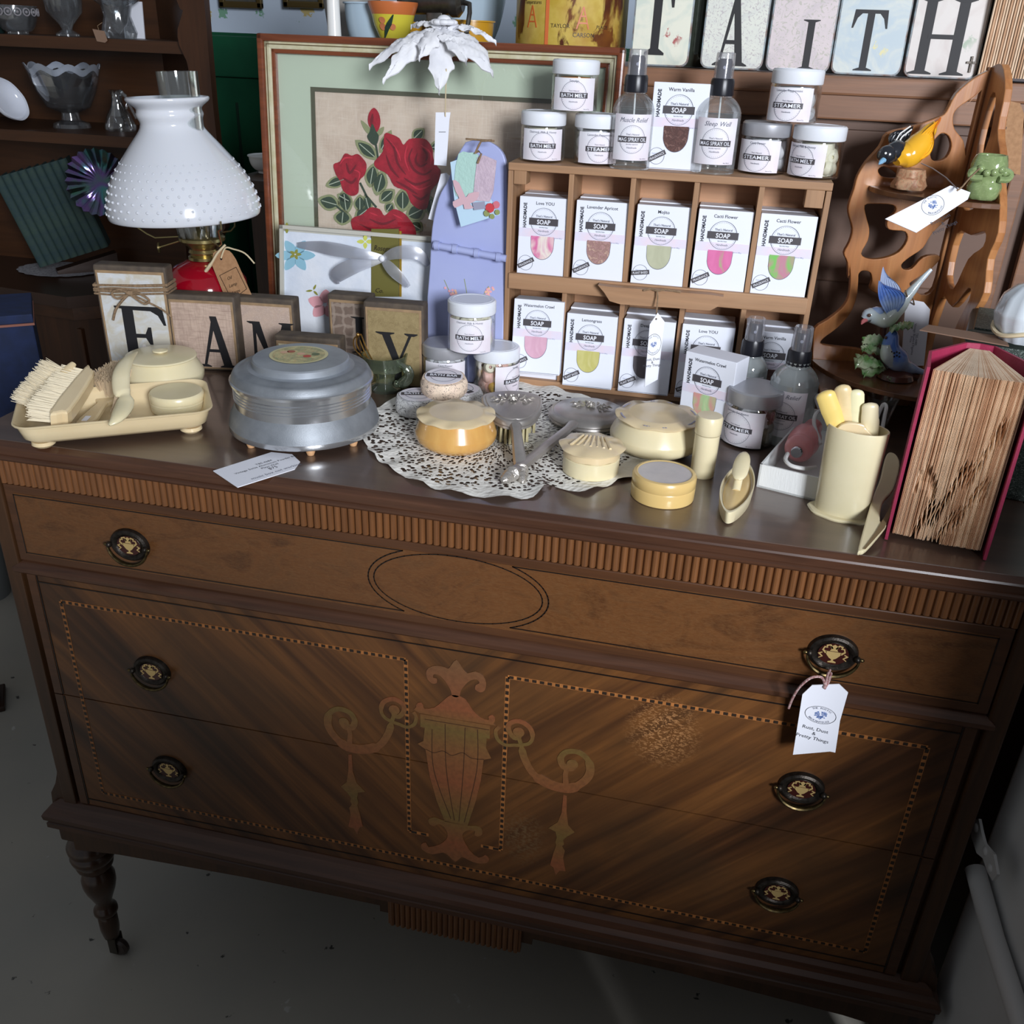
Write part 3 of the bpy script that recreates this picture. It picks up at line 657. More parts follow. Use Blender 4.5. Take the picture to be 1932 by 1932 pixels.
mb = MB(); mb.lathe(bowlprof(.026, .042, .062), M_lb, 40); one('enamel_bowl', mb, 'pale blue bowl left of the painted yellow cup', 'bowl', pos(706, 40, ty))
mb = MB(); mb.lathe([(0, .0), (.035, 0), (.035, .001), (.05, .12), (.052, .12), (.05, .13), (0, .13)], P('mottled_vase', (120, 120, 118), .4, col2=(150, 146, 140), ns=30), 30)
one('mottled_crock', mb, 'grey mottled crock behind the white column and blue bowl', 'crock', pos(665, 30, CY+.20))
t = thing('painted_cup', 'yellow footed cup with an orange rim and painted orange fruit', 'cup', pos(742, 40, CY+.05)); mb = MB()
M_yel = P('yellow_glaze', (208, 196, 66), .25); M_trr = P('orange_rim_glaze', (196, 110, 60), .3)
cp = [(0, 0), (.017, 0), (.018, .004), (.013, .008), (.013, .012), (.020, .022), (.0265, .036), (.030, .050)]; mb.lathe(cp+[(.0275, .050), (.018, .022), (0, .016)], M_yel, 36); mb.build('body', t)
mb = MB(); mb.lathe([(.030, .0495), (.0345, .062), (.0345, .065), (.032, .065), (.0275, .0495)], M_trr, 36, caps=False); mb.build('rim', t)
mb = MB(); wc = lambda x, y, z: ((.0185+(z-.018)*.40-y)*math.sin(x/.026), -(.0185+(z-.018)*.40-y)*math.cos(x/.026), z)
M_fr = P('painted_fruit', (204, 128, 84), .4); M_lf = P('painted_leaf', (40, 62, 50), .4)
mb.shape([circ(-.006, .034, .0045, 16)], M_fr, .0006, -.0022, warp=wc); mb.shape([circ(-.005, .042, .004, 16)], M_fr, .0006, -.0022, warp=wc); mb.shape([circ(.008, .034, .004, 16)], M_fr, .0006, -.0022, warp=wc)
mb.shape([ribbon([(-.006, .020), (0, .032), (.004, .038), (.009, .049)], [.001, .006, .006, .001])], M_lf, .0006, -.0028, warp=wc); mb.build('painted_fruit', t)
# meat grinder
t = thing('meat_grinder', 'old tinned metal meat grinder standing between the yellow cup and yellow pot', 'grinder', pos(822, 40, CY+.08)); mb = MB(); M_tn = P('tinned_iron', (110, 108, 104), .35, .85, col2=(80, 78, 74), ns=60)
mb.lathe([(0, -.05), (.020, -.05), (.022, -.042), (.017, -.038), (.016, .02), (.019, .024), (.019, .034), (.012, .04), (0, .04)], M_tn, 26, RM((0, 0, .068), 0, 0, R(90)))
mb.box((0, 0, .03), (.024, .016, .06), M_tn, b=.003); mb.box((0, 0, .004), (.044, .028, .008), M_tn, b=.002); mb.build('body', t)
mb = MB(); mb.lathe([(.010, .0), (.014, .015), (.026, .035), (.028, .035), (.016, .014), (.012, .0)], M_tn, 24, RM((-.005, 0, .078)), caps=False); mb.build('hopper', t)
mb = MB(); mb.tube([(.04, 0, .068), (.05, -.004, .066), (.052, -.01, .055), (.050, -.018, .03)], .0035, M_tn, 8); mb.ball((.050, -.020, .026), .006, M_tn); mb.build('crank_handle', t)
M_och = P('ochre_glaze', (196, 146, 40), .3)
for px, lab in ((800, 'ochre yellow pot behind the meat grinder'), (888, 'ochre yellow bowl with flared rim right of the meat grinder')):
    mb = MB(); mb.lathe(bowlprof(.028, .034, .045 if px > 820 else .04, pw=1.), M_och, 36); one('yellow_pot', mb, lab, 'pot', pos(px, 50, CY+.14))
mb = MB(); mb.lathe(bowlprof(.05, .085, .12, pw=1.4), M_lb, 48); one('mixing_bowl', mb, 'large pale blue bowl behind the yellow pots', 'bowl', pos(855, 30, CY+.24))
# tall folded-page book at far right on the case top
M_page = P('book_page', (240, 216, 188), .8, col2=(226, 198, 168), ns=40)
M_page2 = P('book_page_toned', (214, 176, 142), .85, col2=(196, 156, 122), ns=40)
def folded_book(name, label, M, w, d, h, npg, cover, art, parts_art=True, hfront=None):
    t = thing(name, label, 'book', M)
    mb = MB(); nz = 26 if art else 2
    for k in range(npg):
        u = (k+.5)/npg; xs = -w*.5+w*u; x0 = (u-.5)*w*.22; rnd = random.random()
        vs = []; fs = []
        for j in range(nz+1):
            z = .004+(h-.008)*j/nz; yf = -d/2+.002*rnd+.004*abs(2*u-1)
            xo = 0
            if art:
                v = j/nz
                dd = min(abs((v-.10)-1.05*(u-.30)-.05*math.sin(u*25)), abs((v-.05)-1.0*(u-.52)+.03*math.sin(u*30)))
                if .22 < u < .9 and dd < .07: yf += .007*(1-dd/.07)*(1+.6*math.sin(k*2.1+j)); xo = .0012*math.sin(k*1.7+j*1.3)
                if .12 < u < .36 and abs(v-(.38-.9*(u-.22)**2*6)) < .05: yf += .005
            th = w/npg*.36
            vs += [(x0-th*.3, d/2, z), (xs-th+xo, yf+.001, z), (xs+xo, yf, z), (xs+th+xo, yf+.001, z), (x0+th*.3, d/2, z)]
        for j in range(nz):
            for q in range(4): fs.append((j*5+q, j*5+q+1, (j+1)*5+q+1, (j+1)*5+q))
        fs.append([nz*5+q for q in range(5)]); fs.append([4, 3, 2, 1, 0]); mb.add(vs, fs, M_page if rnd > .3 else M_page2)
    o = mb.build('pages', t)
    if cover:
        mb = MB(); th = .0028; wb = w*.5+.004; s0 = w*.16
        for s in (-1, 1):
            A = Vector((s*s0, d/2+.003)); B = Vector((s*(wb), d/2*0-d*.20)); 
            pts = [(s*wb, -d/2-.004), (s*(wb), d*.02), (s*s0, d/2+.004)]
            L = ribbon(pts, th); mb.shape([L], cover, h, 0, Matrix(((1, 0, 0, 0), (0, 0, 1, 0), (0, 1, 0, 0), (0, 0, 0, 1))))
        mb.shape([ribbon([(-s0, d/2+.004), (0, d/2+.007), (s0, d/2+.004)], th)], cover, h, 0, Matrix(((1, 0, 0, 0), (0, 0, 1, 0), (0, 1, 0, 0), (0, 0, 0, 1))))
        mb.build('cover', t)
    return t
folded_book('folded_book', 'cream folded-page book standing at the far right on the case top', RM((.565, CY+.06, SH), R(-12)), .10, .12, .22, 34, None, False)
mb = MB(); L = [TR(RM((0, CY-.02, 0)), a, b) for a, b in ((1888, 205), (1902, 190), (1925, 195), (1932, 215), (1925, 330), (1848, 316))]
M_ = RM((L[0][0], CY-.02, L[0][1])); mb.shape([[(a-L[0][0], b-L[0][1]) for a, b in L]], M_kraft, .0008, 0)
for k, s in enumerate(('white', 'antique', 'lace')): mb.text(s, .004, -.012-.009*k, .004, M_ink, rot=.1)
one('hanging_tag', mb, 'brown handwritten card tag hanging behind the carved shelf', 'tag', M_)
# ------------------------------------------------------------ little pictures on the wallpaper
M_oldgold = P('old_gold_frame', (96, 80, 46), .4, .5)
for (a, b, lab) in ((415, 495, 'small dark gilt framed picture on the wallpaper, left of two'), (535, 612, 'small dark gilt framed picture on the wallpaper, right of two')):
    p0 = YP(a, 14, WY-.02); p1 = YP(b, 14, WY-.02); w = p1.x-p0.x; t = thing('wall_picture', lab, 'picture', ((p0.x+p1.x)/2, WY-.012, p0.z))
    mb = MB(); hh = w*1.3
    for c, d in (((0, .007), (w, .014)), ((0, hh-.007), (w, .014)), ((-w/2+.007, hh/2), (.014, hh)), ((w/2-.007, hh/2), (.014, hh))): mb.box((c[0], -.006, c[1]), (d[0], .012, d[1]), M_oldgold, b=.003)
    mb.build('frame', t); mb = MB(); mb.box((0, -.002, hh/2), (w-.02, .004, hh-.02), P('dark_print', (90, 84, 70), .5, col2=(60, 66, 70), ns=30)); mb.build('print', t)
# white china wall pocket edges left of the frame
mb = MB(); mb.lathe([(0, 0), (.02, 0), (.012, .02), (.010, .05), (.03, .075), (.05, .080), (.052, .084), (.03, .080), (0, .07)], M_wh, 40)
p = YP(492, 222, .95); q = YP(495, 322, .95); sc_ = (p.z-q.z)/.080; mb.v = [(x, y, z*sc_) for x, y, z in mb.v]; one('cake_stand', mb, 'white glass pedestal dish showing behind the left edge of the rose picture', 'dish', (p.x+.045, 1.03, q.z))
mb = MB(); mb.lathe(bowlprof(.02, .036, .03), M_wh, 36); p = YP(500, 298, .95); one('milk_glass_bowl', mb, 'white glass bowl below the pedestal dish, behind the rose picture', 'bowl', (p.x+.016, .93, YP(495, 322, .95).z))
mb = MB(); p = YP(495, 322, .95); mb.box((.11, 0, p.z-.011), (.24, .30, .02), M_stile, b=.002); mb.box((.12, .0, (p.z-.021)/2), (.20, .26, p.z-.021), M_stile); one('side_table', mb, 'dark wooden side table hidden behind the rose picture', 'table', (p.x, .98, 0))
# ------------------------------------------------------------ china hutch at far left
M_h1 = wood('hutch_maple', (82, 50, 27), (60, 36, 20), 0, 5, .4); M_h2 = wood('hutch_maple_upright', (80, 48, 26), (58, 34, 19), 2, 5, .4); M_h3 = P('hutch_dark_counter', (56, 38, 28), .35)
hy = 1.05
hu = thing('china_hutch', 'dark maple corner hutch with open shelves of glassware', 'hutch', (-1.12, hy, 0))
hx0, hx1 = -1.75+1.12, -.83+1.12
XY = lambda z: Matrix(((1, 0, 0, 0), (0, 0, 1, 0), (0, 1, 0, z), (0, 0, 0, 1)))
mb = MB(); mb.box(((hx0+hx1)/2-.12, .26, 1.17), (hx1-hx0-.2, .02, .86), M_h1); mb.shape([ribbon([(hx1-.01, .0), (hx1-.24, .26)], .012)], M_h1, .86, 0, XY(.74)); mb.build('back', hu)
mb = MB(); L = [TR(RM((0, hy-.02, 0)), a, b) for a, b in ((333, -140), (333, 0), (345, 20), (335, 55), (338, 85), (352, 115), (357, 140), (370, 200), (392, 330), (400, 430), (425, 430), (402, 200), (385, 0), (372, -140))]
mb.shape([smoothloop([(a+1.12, b) for a, b in L], 2)], M_h2, .02, -.02); mb.build('side_upright', hu)
mb = MB(); mb.box((hx0, .14, 1.15), (.03, .26, .78), M_h2); mb.build('side_upright', hu)
for z in (1.292, 1.108):
    mb = MB(); mb.shape([[(hx0, 0), (hx1-.005, 0), (hx1-.22, .25), (hx0, .25)]], M_h1, .022, 0, XY(z-.011)); mb.build('shelf', hu)
mb = MB(); top = [(hx0, .25), (hx1-.22, .25), (hx1-.04, .045), (.02, .03), (-.074, -.058), (-.27, -.030), (hx0, .02)]
mb.shape([top], M_h3, .026, 0, XY(.753)); mb.shape([[(a*.99, b+.012 if b < 0 else b) for a, b in top]], M_h1, .03, 0, XY(.7225)); mb.build('counter', hu)
mb = MB(); mb.shape([[(a*.98, b+.03 if b < 0 else b-.01) for a, b in top]], M_h2, .70, 0, XY(.02))
for x, y in ((-.074, -.030), (-.26, -.004), (.0, .03)): mb.box((x, y, .37), (.014, .014, .66), M_h2, b=.003)
mb.build('cupboard', hu)
G1 = thinglass('clear_glass', (.93, .95, .95), .10, .05, .55); G2 = thinglass('clear_cut_glass', (.80, .82, .83), .07, .10, .5, .05, (.50, .53, .56))
M_milk = P('milk_glass', (226, 230, 240), .12, sss=.15, coat=.4)
def hp_(px, py, y): p = YP(px, py, y); return p
def scall(n, amp, amp0=0, top=None):
    def f(a, r, z, j):
        k = 1 if top is None or z > top else 0
        return (r*(1+amp*math.cos(n*a)*k), z+amp0*math.cos(n*a)*k)
    return f
# middle shelf things (shelf top z)
z1 = 1.1195; z2 = 1.3035
def onshelf(px, y, z): p = YP(px, 200, y); return (p.x, y, z)
mb = MB(); mb.lathe([(0, 0), (.04, 0), (.038, .008), (.02, .016), (.018, .03), (.045, .042), (.062, .075), (.074, .115), (.078, .125), (.075, .125), (.068, .09), (.04, .05), (0, .04)], G2, 64, mod=scall(8, .02, .006, .11))
mb.lathe([(.0725, .112), (.0765, .125), (.0745, .125)], M_milk, 64, mod=scall(8, .02, .006, .0), caps=False)
one('punch_bowl', mb, 'large scalloped cut glass bowl with gilt rim on the middle hutch shelf', 'bowl', onshelf(130, 1.16, z1))
mb = MB(); mb.lathe([(0, 0), (.032, 0), (.034, .006), (.026, .03), (.012, .055), (.011, .072), (.016, .082), (.014, .082), (.009, .07), (.02, .03), (0, .004)], G1, 32)
mb.tube([(.012, 0, .07), (.022, 0, .074), (.028, 0, .062), (.02, 0, .045)], .0025, G1, 8); mb.tube([(.014, -.002, .074), (.022, -.01, .080), (.030, -.012, .070), (.055, -.02, .028)], .0028, G1, 8)
one('cruet_jug', mb, 'small clear glass cruet with a handle beside the cut glass bowl', 'jug', onshelf(222, 1.16, z1))
mb = MB(); mb.lathe(bowlprof(.014, .045, .026), M_milk, 48, mod=scall(40, .008, 0)); p = YP(28, 200, 1.08)
one('opalescent_dish', mb, 'white opal glass dish propped on its side at the left of the hutch', 'dish', RM((p.x-.030, 1.075, z1+.046), R(0), 0, R(62)))
mb = MB(); mb.lathe([(0, 0), (.018, 0), (.026, .03), (.030, .05), (.028, .05), (.018, .01), (0, .008)], P('blue_white_glass', (190, 204, 232), .2), 30)
one('opal_tumbler', mb, 'pale blue-white tumbler seen through the lamp chimney', 'glass', onshelf(313, 1.14, z1))
# top shelf things
M_etch = P('etched_silver_overlay', (150, 146, 150), .5)
t = thing('etched_bowl', 'glass bowl with etched lace rim at left of the top hutch shelf', 'bowl', onshelf(60, 1.13, z2)); mb = MB(); mb.lathe(bowlprof(.022, .045, .052), G2, 48); mb.build('body', t)
mb = MB()
for k in range(16):
    a = math.tau*k/16; c = (.046*math.cos(a), .046*math.sin(a), .042); mb.tube([(c[0]+.007*math.cos(b)*-math.sin(a), c[1]+.007*math.cos(b)*math.cos(a), c[2]+.007*math.sin(b)) for b in [math.tau*q/10 for q in range(11)]], .0014, M_etch, 5)
    mb.ball((c[0], c[1], c[2]), .003, M_etch, seg=6, rings=4)
mb.build('lace_rim', t)
mb = MB(); mb.lathe([(0, 0), (.024, 0), (.024, .004), (.01, .012), (.014, .022), (.034, .045), (.040, .09), (.038, .09), (.028, .045), (0, .02)], G2, 48, mod=scall(12, .03, 0, .02)); one('sherbet_glass', mb, 'fluted footed glass in the middle of the top hutch shelf', 'glass', onshelf(150, 1.13, z2))
mb = MB(); mb.lathe([(0, 0), (.032, 0), (.036, .01), (.026, .04), (.030, .06), (.048, .072), (.050, .076), (.03, .07), (.02, .03), (0, .006)], G2, 48, mod=scall(10, .03, .002, .02)); one('glass_vase', mb, 'frilled clear glass vase at right of the top hutch shelf', 'vase', onshelf(245, 1.13, z2))
mb = MB(); mb.box((0, 0, .035), (.045, .003, .07), M_paper); one('price_card', mb, 'white card standing behind the frilled glass vase', 'card', RM((onshelf(272, 1.17, z2)[0], 1.17, z2), R(5), R(-6)))
mb = MB(); mb.lathe([(0, 0), (.03, 0), (.036, .02), (.03, .07), (.028, .07), (.03, .02), (0, .006)], P('dark_green_glass', (30, 46, 44), .15), 30); one('green_glass_jar', mb, 'dark green glass jar at the far left of the top hutch shelf', 'jar', onshelf(8, 1.13, z2))
mb = MB(); mb.shape([[(-.014, 0), (.012, -.003), (.016, -.020), (.010, -.024), (-.008, -.022)]], P('brown_tag', (140, 112, 92), .8), .001, 0); mb.tube([(0, 0, -.002), (-.004, .004, .006), (.002, .012, .012)], .0006, M_jute, 5)
p = YP(186, 55, hy-.004); one('paper_tag', mb, 'small brown paper tag hanging over the edge of the top hutch shelf', 'tag', (p.x, hy-.004, p.z))
# fluted carnival glass plate and green books
def m_iri():
    m, nt, b, L = newmat('carnival_glass'); nt.nodes.remove(b); out = nt.nodes['Material Output']
    tr = nt.nodes.new('ShaderNodeBsdfTransparent'); tr.inputs[0].default_value = (.70, .60, .55, 1)
    gl = nt.nodes.new('ShaderNodeBsdfGlossy'); gl.inputs['Roughness'].default_value = .15
    lw = nt.nodes.new('ShaderNodeTexNoise'); lw.inputs['Scale'].default_value = 22; tc = nt.nodes.new('ShaderNodeTexCoord'); L.new(tc.outputs['Object'], lw.inputs['Vector'])
    L.new(ramp(nt, lw.outputs['Fac'], [(.3, (.2, .7, .4)), (.5, (.5, .3, .9)), (.65, (.2, .8, .8)), (.8, (.9, .5, .3))]), gl.inputs[0])
    mx = nt.nodes.new('ShaderNodeMixShader'); mx.inputs[0].default_value = .35; L.new(tr.outputs[0], mx.inputs[1]); L.new(gl.outputs[0], mx.inputs[2]); L.new(mx.outputs[0], out.inputs[0]); return m
mb = MB(); mb.lathe([(0, 0), (.018, 0), (.020, .002), (.045, .010), (.068, .020), (.067, .022), (.045, .013), (.018, .005), (0, .004)], m_iri(), 96, mod=lambda a, r, z, j: (r*(1+.03*math.cos(24*a)*(r > .03)), z+.0025*math.cos(24*a)*(r > .03)))
p = YP(192, 345, 1.04); one('carnival_glass_plate', mb, 'iridescent ribbed glass plate standing on edge beside the green books', 'plate', RM((p.x, 1.04, p.z-.0), R(12), R(80)))
M_bk = [P('green_cloth_%s' % n, c, .8, col2=c2, ns=60) for n, c, c2 in (('a', (38, 60, 64), (50, 70, 62)), ('b', (34, 56, 60), (46, 66, 60)))]
M_bt = P('book_top_edge', (120, 124, 116), .8)
bk0 = None; bots = []
for k in range(9):
    yk = 1.235-.012*k; p = YP(204-14.2*k, 467+4.4*k, yk); M = RM((p.x-.010, yk, p.z), R(28), 0, R(-17)); bots.append(p.copy())
    if bk0 is None:
        t = thing('green_book', 'x', 'book', M, 'set of dark green cloth books leaning in the hutch'); mb = MB(); w, d, h = .0195, .055, .213
        mb.tube([(0, -.005, 0), (0, -.005, h)], .0098, M_bk[0], 16, flat=.5, up=(0, 1, 0))
        for s in (-1, 1): mb.box((s*(w/2-.001), d/2, h/2), (.002, d, h), M_bk[1])
        mb.build('cover', t); mb = MB(); mb.box((0, d/2, h/2), (w-.004, d-.006, h-.008), M_bt); mb.build('pages', t); bk0 = t
    else:
        t = bk0.copy(); COL.objects.link(t); t.matrix_world = M
        for ch in bk0.children: c = ch.copy(); COL.objects.link(c); c.parent = t
    nm = ['first', 'second', 'third', 'fourth', 'fifth', 'sixth', 'seventh', 'eighth', 'ninth'][k]
    t['label'] = 'dark green cloth book leaning in the hutch, %s from the right end of its row' % nm
# slanted block carrying the row of books, doily and boxes below
A_, B_ = bots[0], bots[-1]; ca = (Vector(B_)-Vector(A_)); an_ = math.atan2(-ca.y, -ca.x); mb = MB(); Lr = Vector((ca.x, ca.y)).length; hA, hB_ = A_.z-.7795, B_.z-.7795
mb.shape([[(0, 0), (Lr, 0), (Lr, hA-.016), (0, hB_-.016)]], M_h3, .035, .0); one('book_rack', mb, 'dark slanted rest under the row of green books', 'rack', RM((B_.x+.006, B_.y+.022, .7795), an_))
mb = MB(); n = 60; vs = [(0, 0, 0)]; 
for i in range(n): a = math.tau*i/n; r = .10*(1+.06*abs(math.sin(a*9))); vs.append((r*math.cos(a), r*.75*math.sin(a), .0))
mb.add([(x, y, z+.002) for x, y, z in vs], [(0, i+1, (i+1) % n+1) for i in range(n)], P('grey_white_lace', (176, 176, 182), .9, col2=(130, 130, 134), ns=250)); p = T(112, 508, .781)
one('table_doily', mb, 'grey-white scalloped doily on the hutch counter under the books', 'doily', (p.x, p.y, .7795))
mb = MB(); M_nb = P('navy_cloth', (28, 44, 84), .8, col2=(24, 38, 70), ns=50); p = YP(58, 592, .60); zz = p.z; NB = RM((p.x, .60, 0), R(38)); t = thing('navy_box', 'dark blue cloth box with a rust edge at the far left behind the tray', 'box', NB)
mb.box((-.15, .08, zz-.125), (.30, .16, .22), M_nb, b=.003); mb.build('body', t); mb = MB(); mb.box((-.15, .08, zz-.008), (.304, .165, .016), M_nb, b=.002); mb.box((-.15, .079, zz-.018), (.306, .166, .004), P('rust_edge', (150, 96, 80), .7)); mb.build('lid', t)
zs_ = p.z-.236; mb = MB(); mb.box((-.15, .08, zs_-.01), (.30, .17, .02), M_h3, b=.003); mb.box((-.245, .08, zs_/2), (.05, .05, zs_-.01), M_h3, b=.003); mb.box((-.24, .08, .006), (.07, .09, .012), M_h3, b=.003); one('stool', mb, 'dark wooden stand under the blue box', 'stand', NB)
bb_ = T(2, 1125, 0); hb_ = YP(2, 1006, bb_.y).z; mb = MB(); mb.lathe([(0, 0), (.055, 0), (.065, hb_-.03), (0, hb_-.03)], P('grey_bin', (120, 124, 124), .5), 30); mb.build
t = thing('storage_bin', 'grey bin with a pale blue lid just showing left of the dresser', 'bin', (bb_.x-.04, bb_.y, 0)); mb.build('body', t); mb = MB(); mb.lathe([(0, hb_-.032), (.070, hb_-.032), (.070, hb_), (.06, hb_+.006), (0, hb_+.008)], P('pale_blue_plastic', (180, 196, 235), .5), 30); mb.build('lid', t)
# ------------------------------------------------------------ oil lamp
LX, LY = -.472, .369
lamp = thing('oil_lamp', 'oil lamp with white hobnail glass shade and red glass font', 'lamp', (LX, LY, H))
# heights from the photograph
def zat(px, py, y=LY): return YP(px, py, y).z-H
M_redg = P('cranberry_glass', (150, 8, 28), .06, col2=(120, 6, 26), ns=8, coat=.6)
mb = MB(); mb.lathe([(0, 0), (.045, 0), (.047, .004), (.02, .012), (.014, .022), (.03, .034), (.050, .060), (.056, .082), (.054, .102), (.042, .120), (.022, .129), (0, .130)], M_redg, 48); mb.build('font', lamp)
M_lbr = P('pale_brass', (176, 160, 110), .25, .95)
zb = .130
mb = MB(); mb.lathe([(0, zb), (.021, zb), (.021, zb+.004), (.018, zb+.006), (.020, zb+.010), (.018, zb+.014), (.020, zb+.018), (.026, zb+.022), (.031, zb+.026), (.031, zb+.030), (.026, zb+.034), (.022, zb+.045), (.016, zb+.052), (0, zb+.052)], M_lbr, 36); mb.build('burner', lamp)
SR = .0990; zs0 = .186
mb = MB(); mb.lathe([(.029, zb+.028), (.032, zb+.05), (.033, .205), (.028, .24), (.024, .29), (.0258, .366), (.0248, .366), (.023, .29), (.027, .24), (.032, .205), (.028, zb+.028)], thinglass('lamp_chimney_glass', (.94, .96, .95), .10, .04, .5), 40, RM((.004, 0, 0), 0, 0, R(-2)), caps=False); mb.build('chimney', lamp)
prof = [(SR-.003, zs0), (SR, zs0+.002), (SR+.001, zs0+.012), (SR-.003, zs0+.030), (SR-.012, zs0+.052), (SR-.026, zs0+.072), (SR-.042, zs0+.092), (SR-.053, zs0+.105), (SR-.058, zs0+.112), (SR-.060, zs0+.119), (SR-.0565, zs0+.128), (SR-.058, zs0+.134), (SR-.056, zs0+.138), (SR-.048, zs0+.144), (SR-.0465, zs0+.148), (SR-.050, zs0+.149), (SR-.061, zs0+.140), (SR-.063, zs0+.118), (SR-.046, zs0+.090), (SR-.016, zs0+.048), (SR-.004, zs0+.012), (SR-.004, zs0)]
MS = RM((-.012, 0, 0), 0, 0, R(-2.5))
M_shade = P('white_hobnail_glass', (214, 217, 223), .12, sss=.12, coat=.5, bs=0)
mb = MB(); mb.lathe(smoothloop(prof, 3, False), M_shade, 64, MS, caps=False)
hob = [(SR+.0008, zs0+.010), (SR+.0002, zs0+.019), (SR-.0022, zs0+.028), (SR-.0055, zs0+.037), (SR-.0095, zs0+.046), (SR-.0145, zs0+.055), (SR-.020, zs0+.0635), (SR-.0265, zs0+.0715)]
for j, (r, z) in enumerate(hob):
    n = 44
    for k in range(n):
        a = math.tau*(k+.5*(j % 2))/n; mb.ball((r*math.cos(a), r*math.sin(a), z), (.0019 if j < 6 else .0015,)*3, M_shade, MS, 7, 5)
mb.build('shade', lamp)
mb = MB()
for a in (R(200), R(320), R(80)):
    mb = MB(); c, s = math.cos(a), math.sin(a); mb.tube([(.031*c, .031*s, zb+.03), (.062*c, .062*s, zb+.028), (.072*c, .072*s, zb+.033), (.090*c-.010, .090*s, zs0-.004), (.1015*c-.010, .1015*s, zs0+.0), (.1020*c-.010, .1020*s, zs0+.010)], .0011, M_lbr, 6); mb.build('shade_arm', lamp)
mb = MB()
mb.tube([(-.028, -.012, zb+.024), (-.052, -.025, zb+.016)], .0013, M_lbr, 8)
mb.lathe([(0, -.0012), (.007, -.0012), (.007, .0012), (0, .0012)], M_lbr, 20, RM((-.052, -.025, zb+.016), R(25), 0, R(90))); mb.build('wick_knob', lamp)
# its kraft tag
MT = RM((LX+.03, LY-.060, H), R(-4), R(-12)); g = lambda L: [TR(MT, a, b) for a, b in L]
mb = MB(); mb.shape([smoothloop(g([(402, 478), (412, 472), (432, 473), (445, 490)]), 3, False)+g([(476, 560), (434, 585), (400, 500)]), circ(*g([(417, 488)])[0], .0022, 10)], M_kraft, .0008, 0, MT)
o3 = g([(415, 520), (446, 504), (466, 545), (438, 566)]); 
for k in range(4): mb.shape([ribbon([o3[k], o3[(k+1) % 4]], .0006)], M_dk, .0003, -.0008, MT)
for k, s in enumerate(('Oil', 'Lamp', 'Large')): 
    q = g([(434+6*k, 524+13*k)])[0]; mb.text(s, q[0], q[1], .0042, M_dk, y=-.0008, M=MT, rot=R(24), shear=.3)
q = g([(417, 487)])[0]; P3 = lambda a, b, off=-.003: (lambda r: MT @ Vector((r[0], off, r[1])))(TR(MT, a, b, off))
mb.tube(smoothloop([P3(425, 462), P3(410, 478, -.004), P3(400, 495), P3(388, 512, 0)], 4, False), [.0016]*9+[.0024]*4, P('cotton_string', (206, 190, 156), .9), 6)
mb.tube(smoothloop([P3(417, 487, -.002), P3(425, 468, -.004), P3(440, 470), P3(462, 478), P3(480, 497)], 4, False), .0011, P('cotton_string', (206, 190, 156), .9), 6)
one('gift_tag', mb, 'brown kraft tag with cotton string hanging from the oil lamp', 'tag')

# ------------------------------------------------------------ letter blocks FAMILY
M_wedge = P('weathered_block_side', (92, 80, 66), .75, col2=(72, 62, 54), ns=60)
Mb = {'F': patterned('block_floral_print', (196, 190, 174), (206, 208, 208), (226, 220, 214), 36, 'flower'),
      'A': patterned('block_linen_print', (196, 172, 154), (182, 158, 142), (146, 122, 108), 60, 'linen'),
      'M': patterned('block_vine_print', (190, 166, 148), (180, 158, 144), (204, 184, 168), 40),
      'I': patterned('block_tile_print', (118, 100, 88), (104, 90, 80), (158, 142, 128), 22, 'tile'),
      'L': patterned('block_script_print', (216, 206, 170), (206, 194, 160), (120, 104, 84), 60),
      'Y': patterned('block_scroll_print', (150, 132, 92), (136, 118, 80), (168, 150, 108), 70)}
M_paste = P('block_edge_paper', (160, 132, 98), .8, col2=(140, 116, 88), ns=90)
def block(ch, pxl, pxr, py, y, rz, h, desc, lx, lz, lw, lh, d=.026, wpx=None):
    p0 = YP(pxl, py, y); p1 = YP(pxr, py, y); w = wpx or (p1.x-p0.x)/math.cos(rz)
    t = thing('letter_block', desc, 'block', RM(((p0.x+p1.x)/2, y, H), rz), 'letter blocks spelling a word')
    mb = MB(); mb.box((0, d/2, h/2), (w, d, h), M_wedge, b=.0035); mb.box((0, -.0006, h/2-.002), (w-.006, .0012, h-.010), M_paste, b=.0005); mb.box((0, -.0013, h/2-.0025), (w-.012, .001, h-.016), Mb[ch]); mb.build('body', t)
    letter(ch, M_black, lx, lz, lw, lh, -.0024, .0008).build('letter', t)
    return t, w
fb, fw = block('F', 182, 303, 500, .268, R(11), .137, 'tall cream letter block F tied with jute twine, beside the oil lamp', -.030, .002, .070, .082)
ab, aw = block('A', 318, 436, 556, .282, R(9), .103, 'linen-textured letter block A, between the F and M blocks', -.012, .006, .054, .070)
block('M', 443, 550, 562, .315, R(6), .098, 'pinkish letter block M, partly hidden behind the metal powder box', -.024, .004, .066, .062)
block('L', 518, 638, 622, .255, R(5), .070, 'short cream letter block L, only its top edge shown above the metal powder box', -.02, .01, .03, .03)
block('I', 615, 700, 557, .340, R(3), .106, 'grey-brown tile-patterned letter block I, mostly hidden behind the Y block', -.004, .028, .022, .050, wpx=.060)
block('Y', 686, 798, 564, .300, R(4), .112, 'olive-gold letter block Y, rightmost of its word', -.022, .004, .054, .070)
mb = MB(); FM = fb.matrix_world.copy()
rr_ = fw/2+.001
for k in range(6):
    z = .112-.0022*k+.001*math.sin(k*2.); mb.tube([(-rr_, -.0035, z-.001), (-.02, -.0055, z+.0015*math.sin(k)), (.01, -.006, z+.001), (rr_, -.0035, z+.003), (rr_+.001, .012, z+.004), (rr_, .0275, z+.003), (-rr_, .0275, z), (-rr_-.001, .012, z), (-rr_, -.0035, z-.001)], .0013, M_jute, 6)
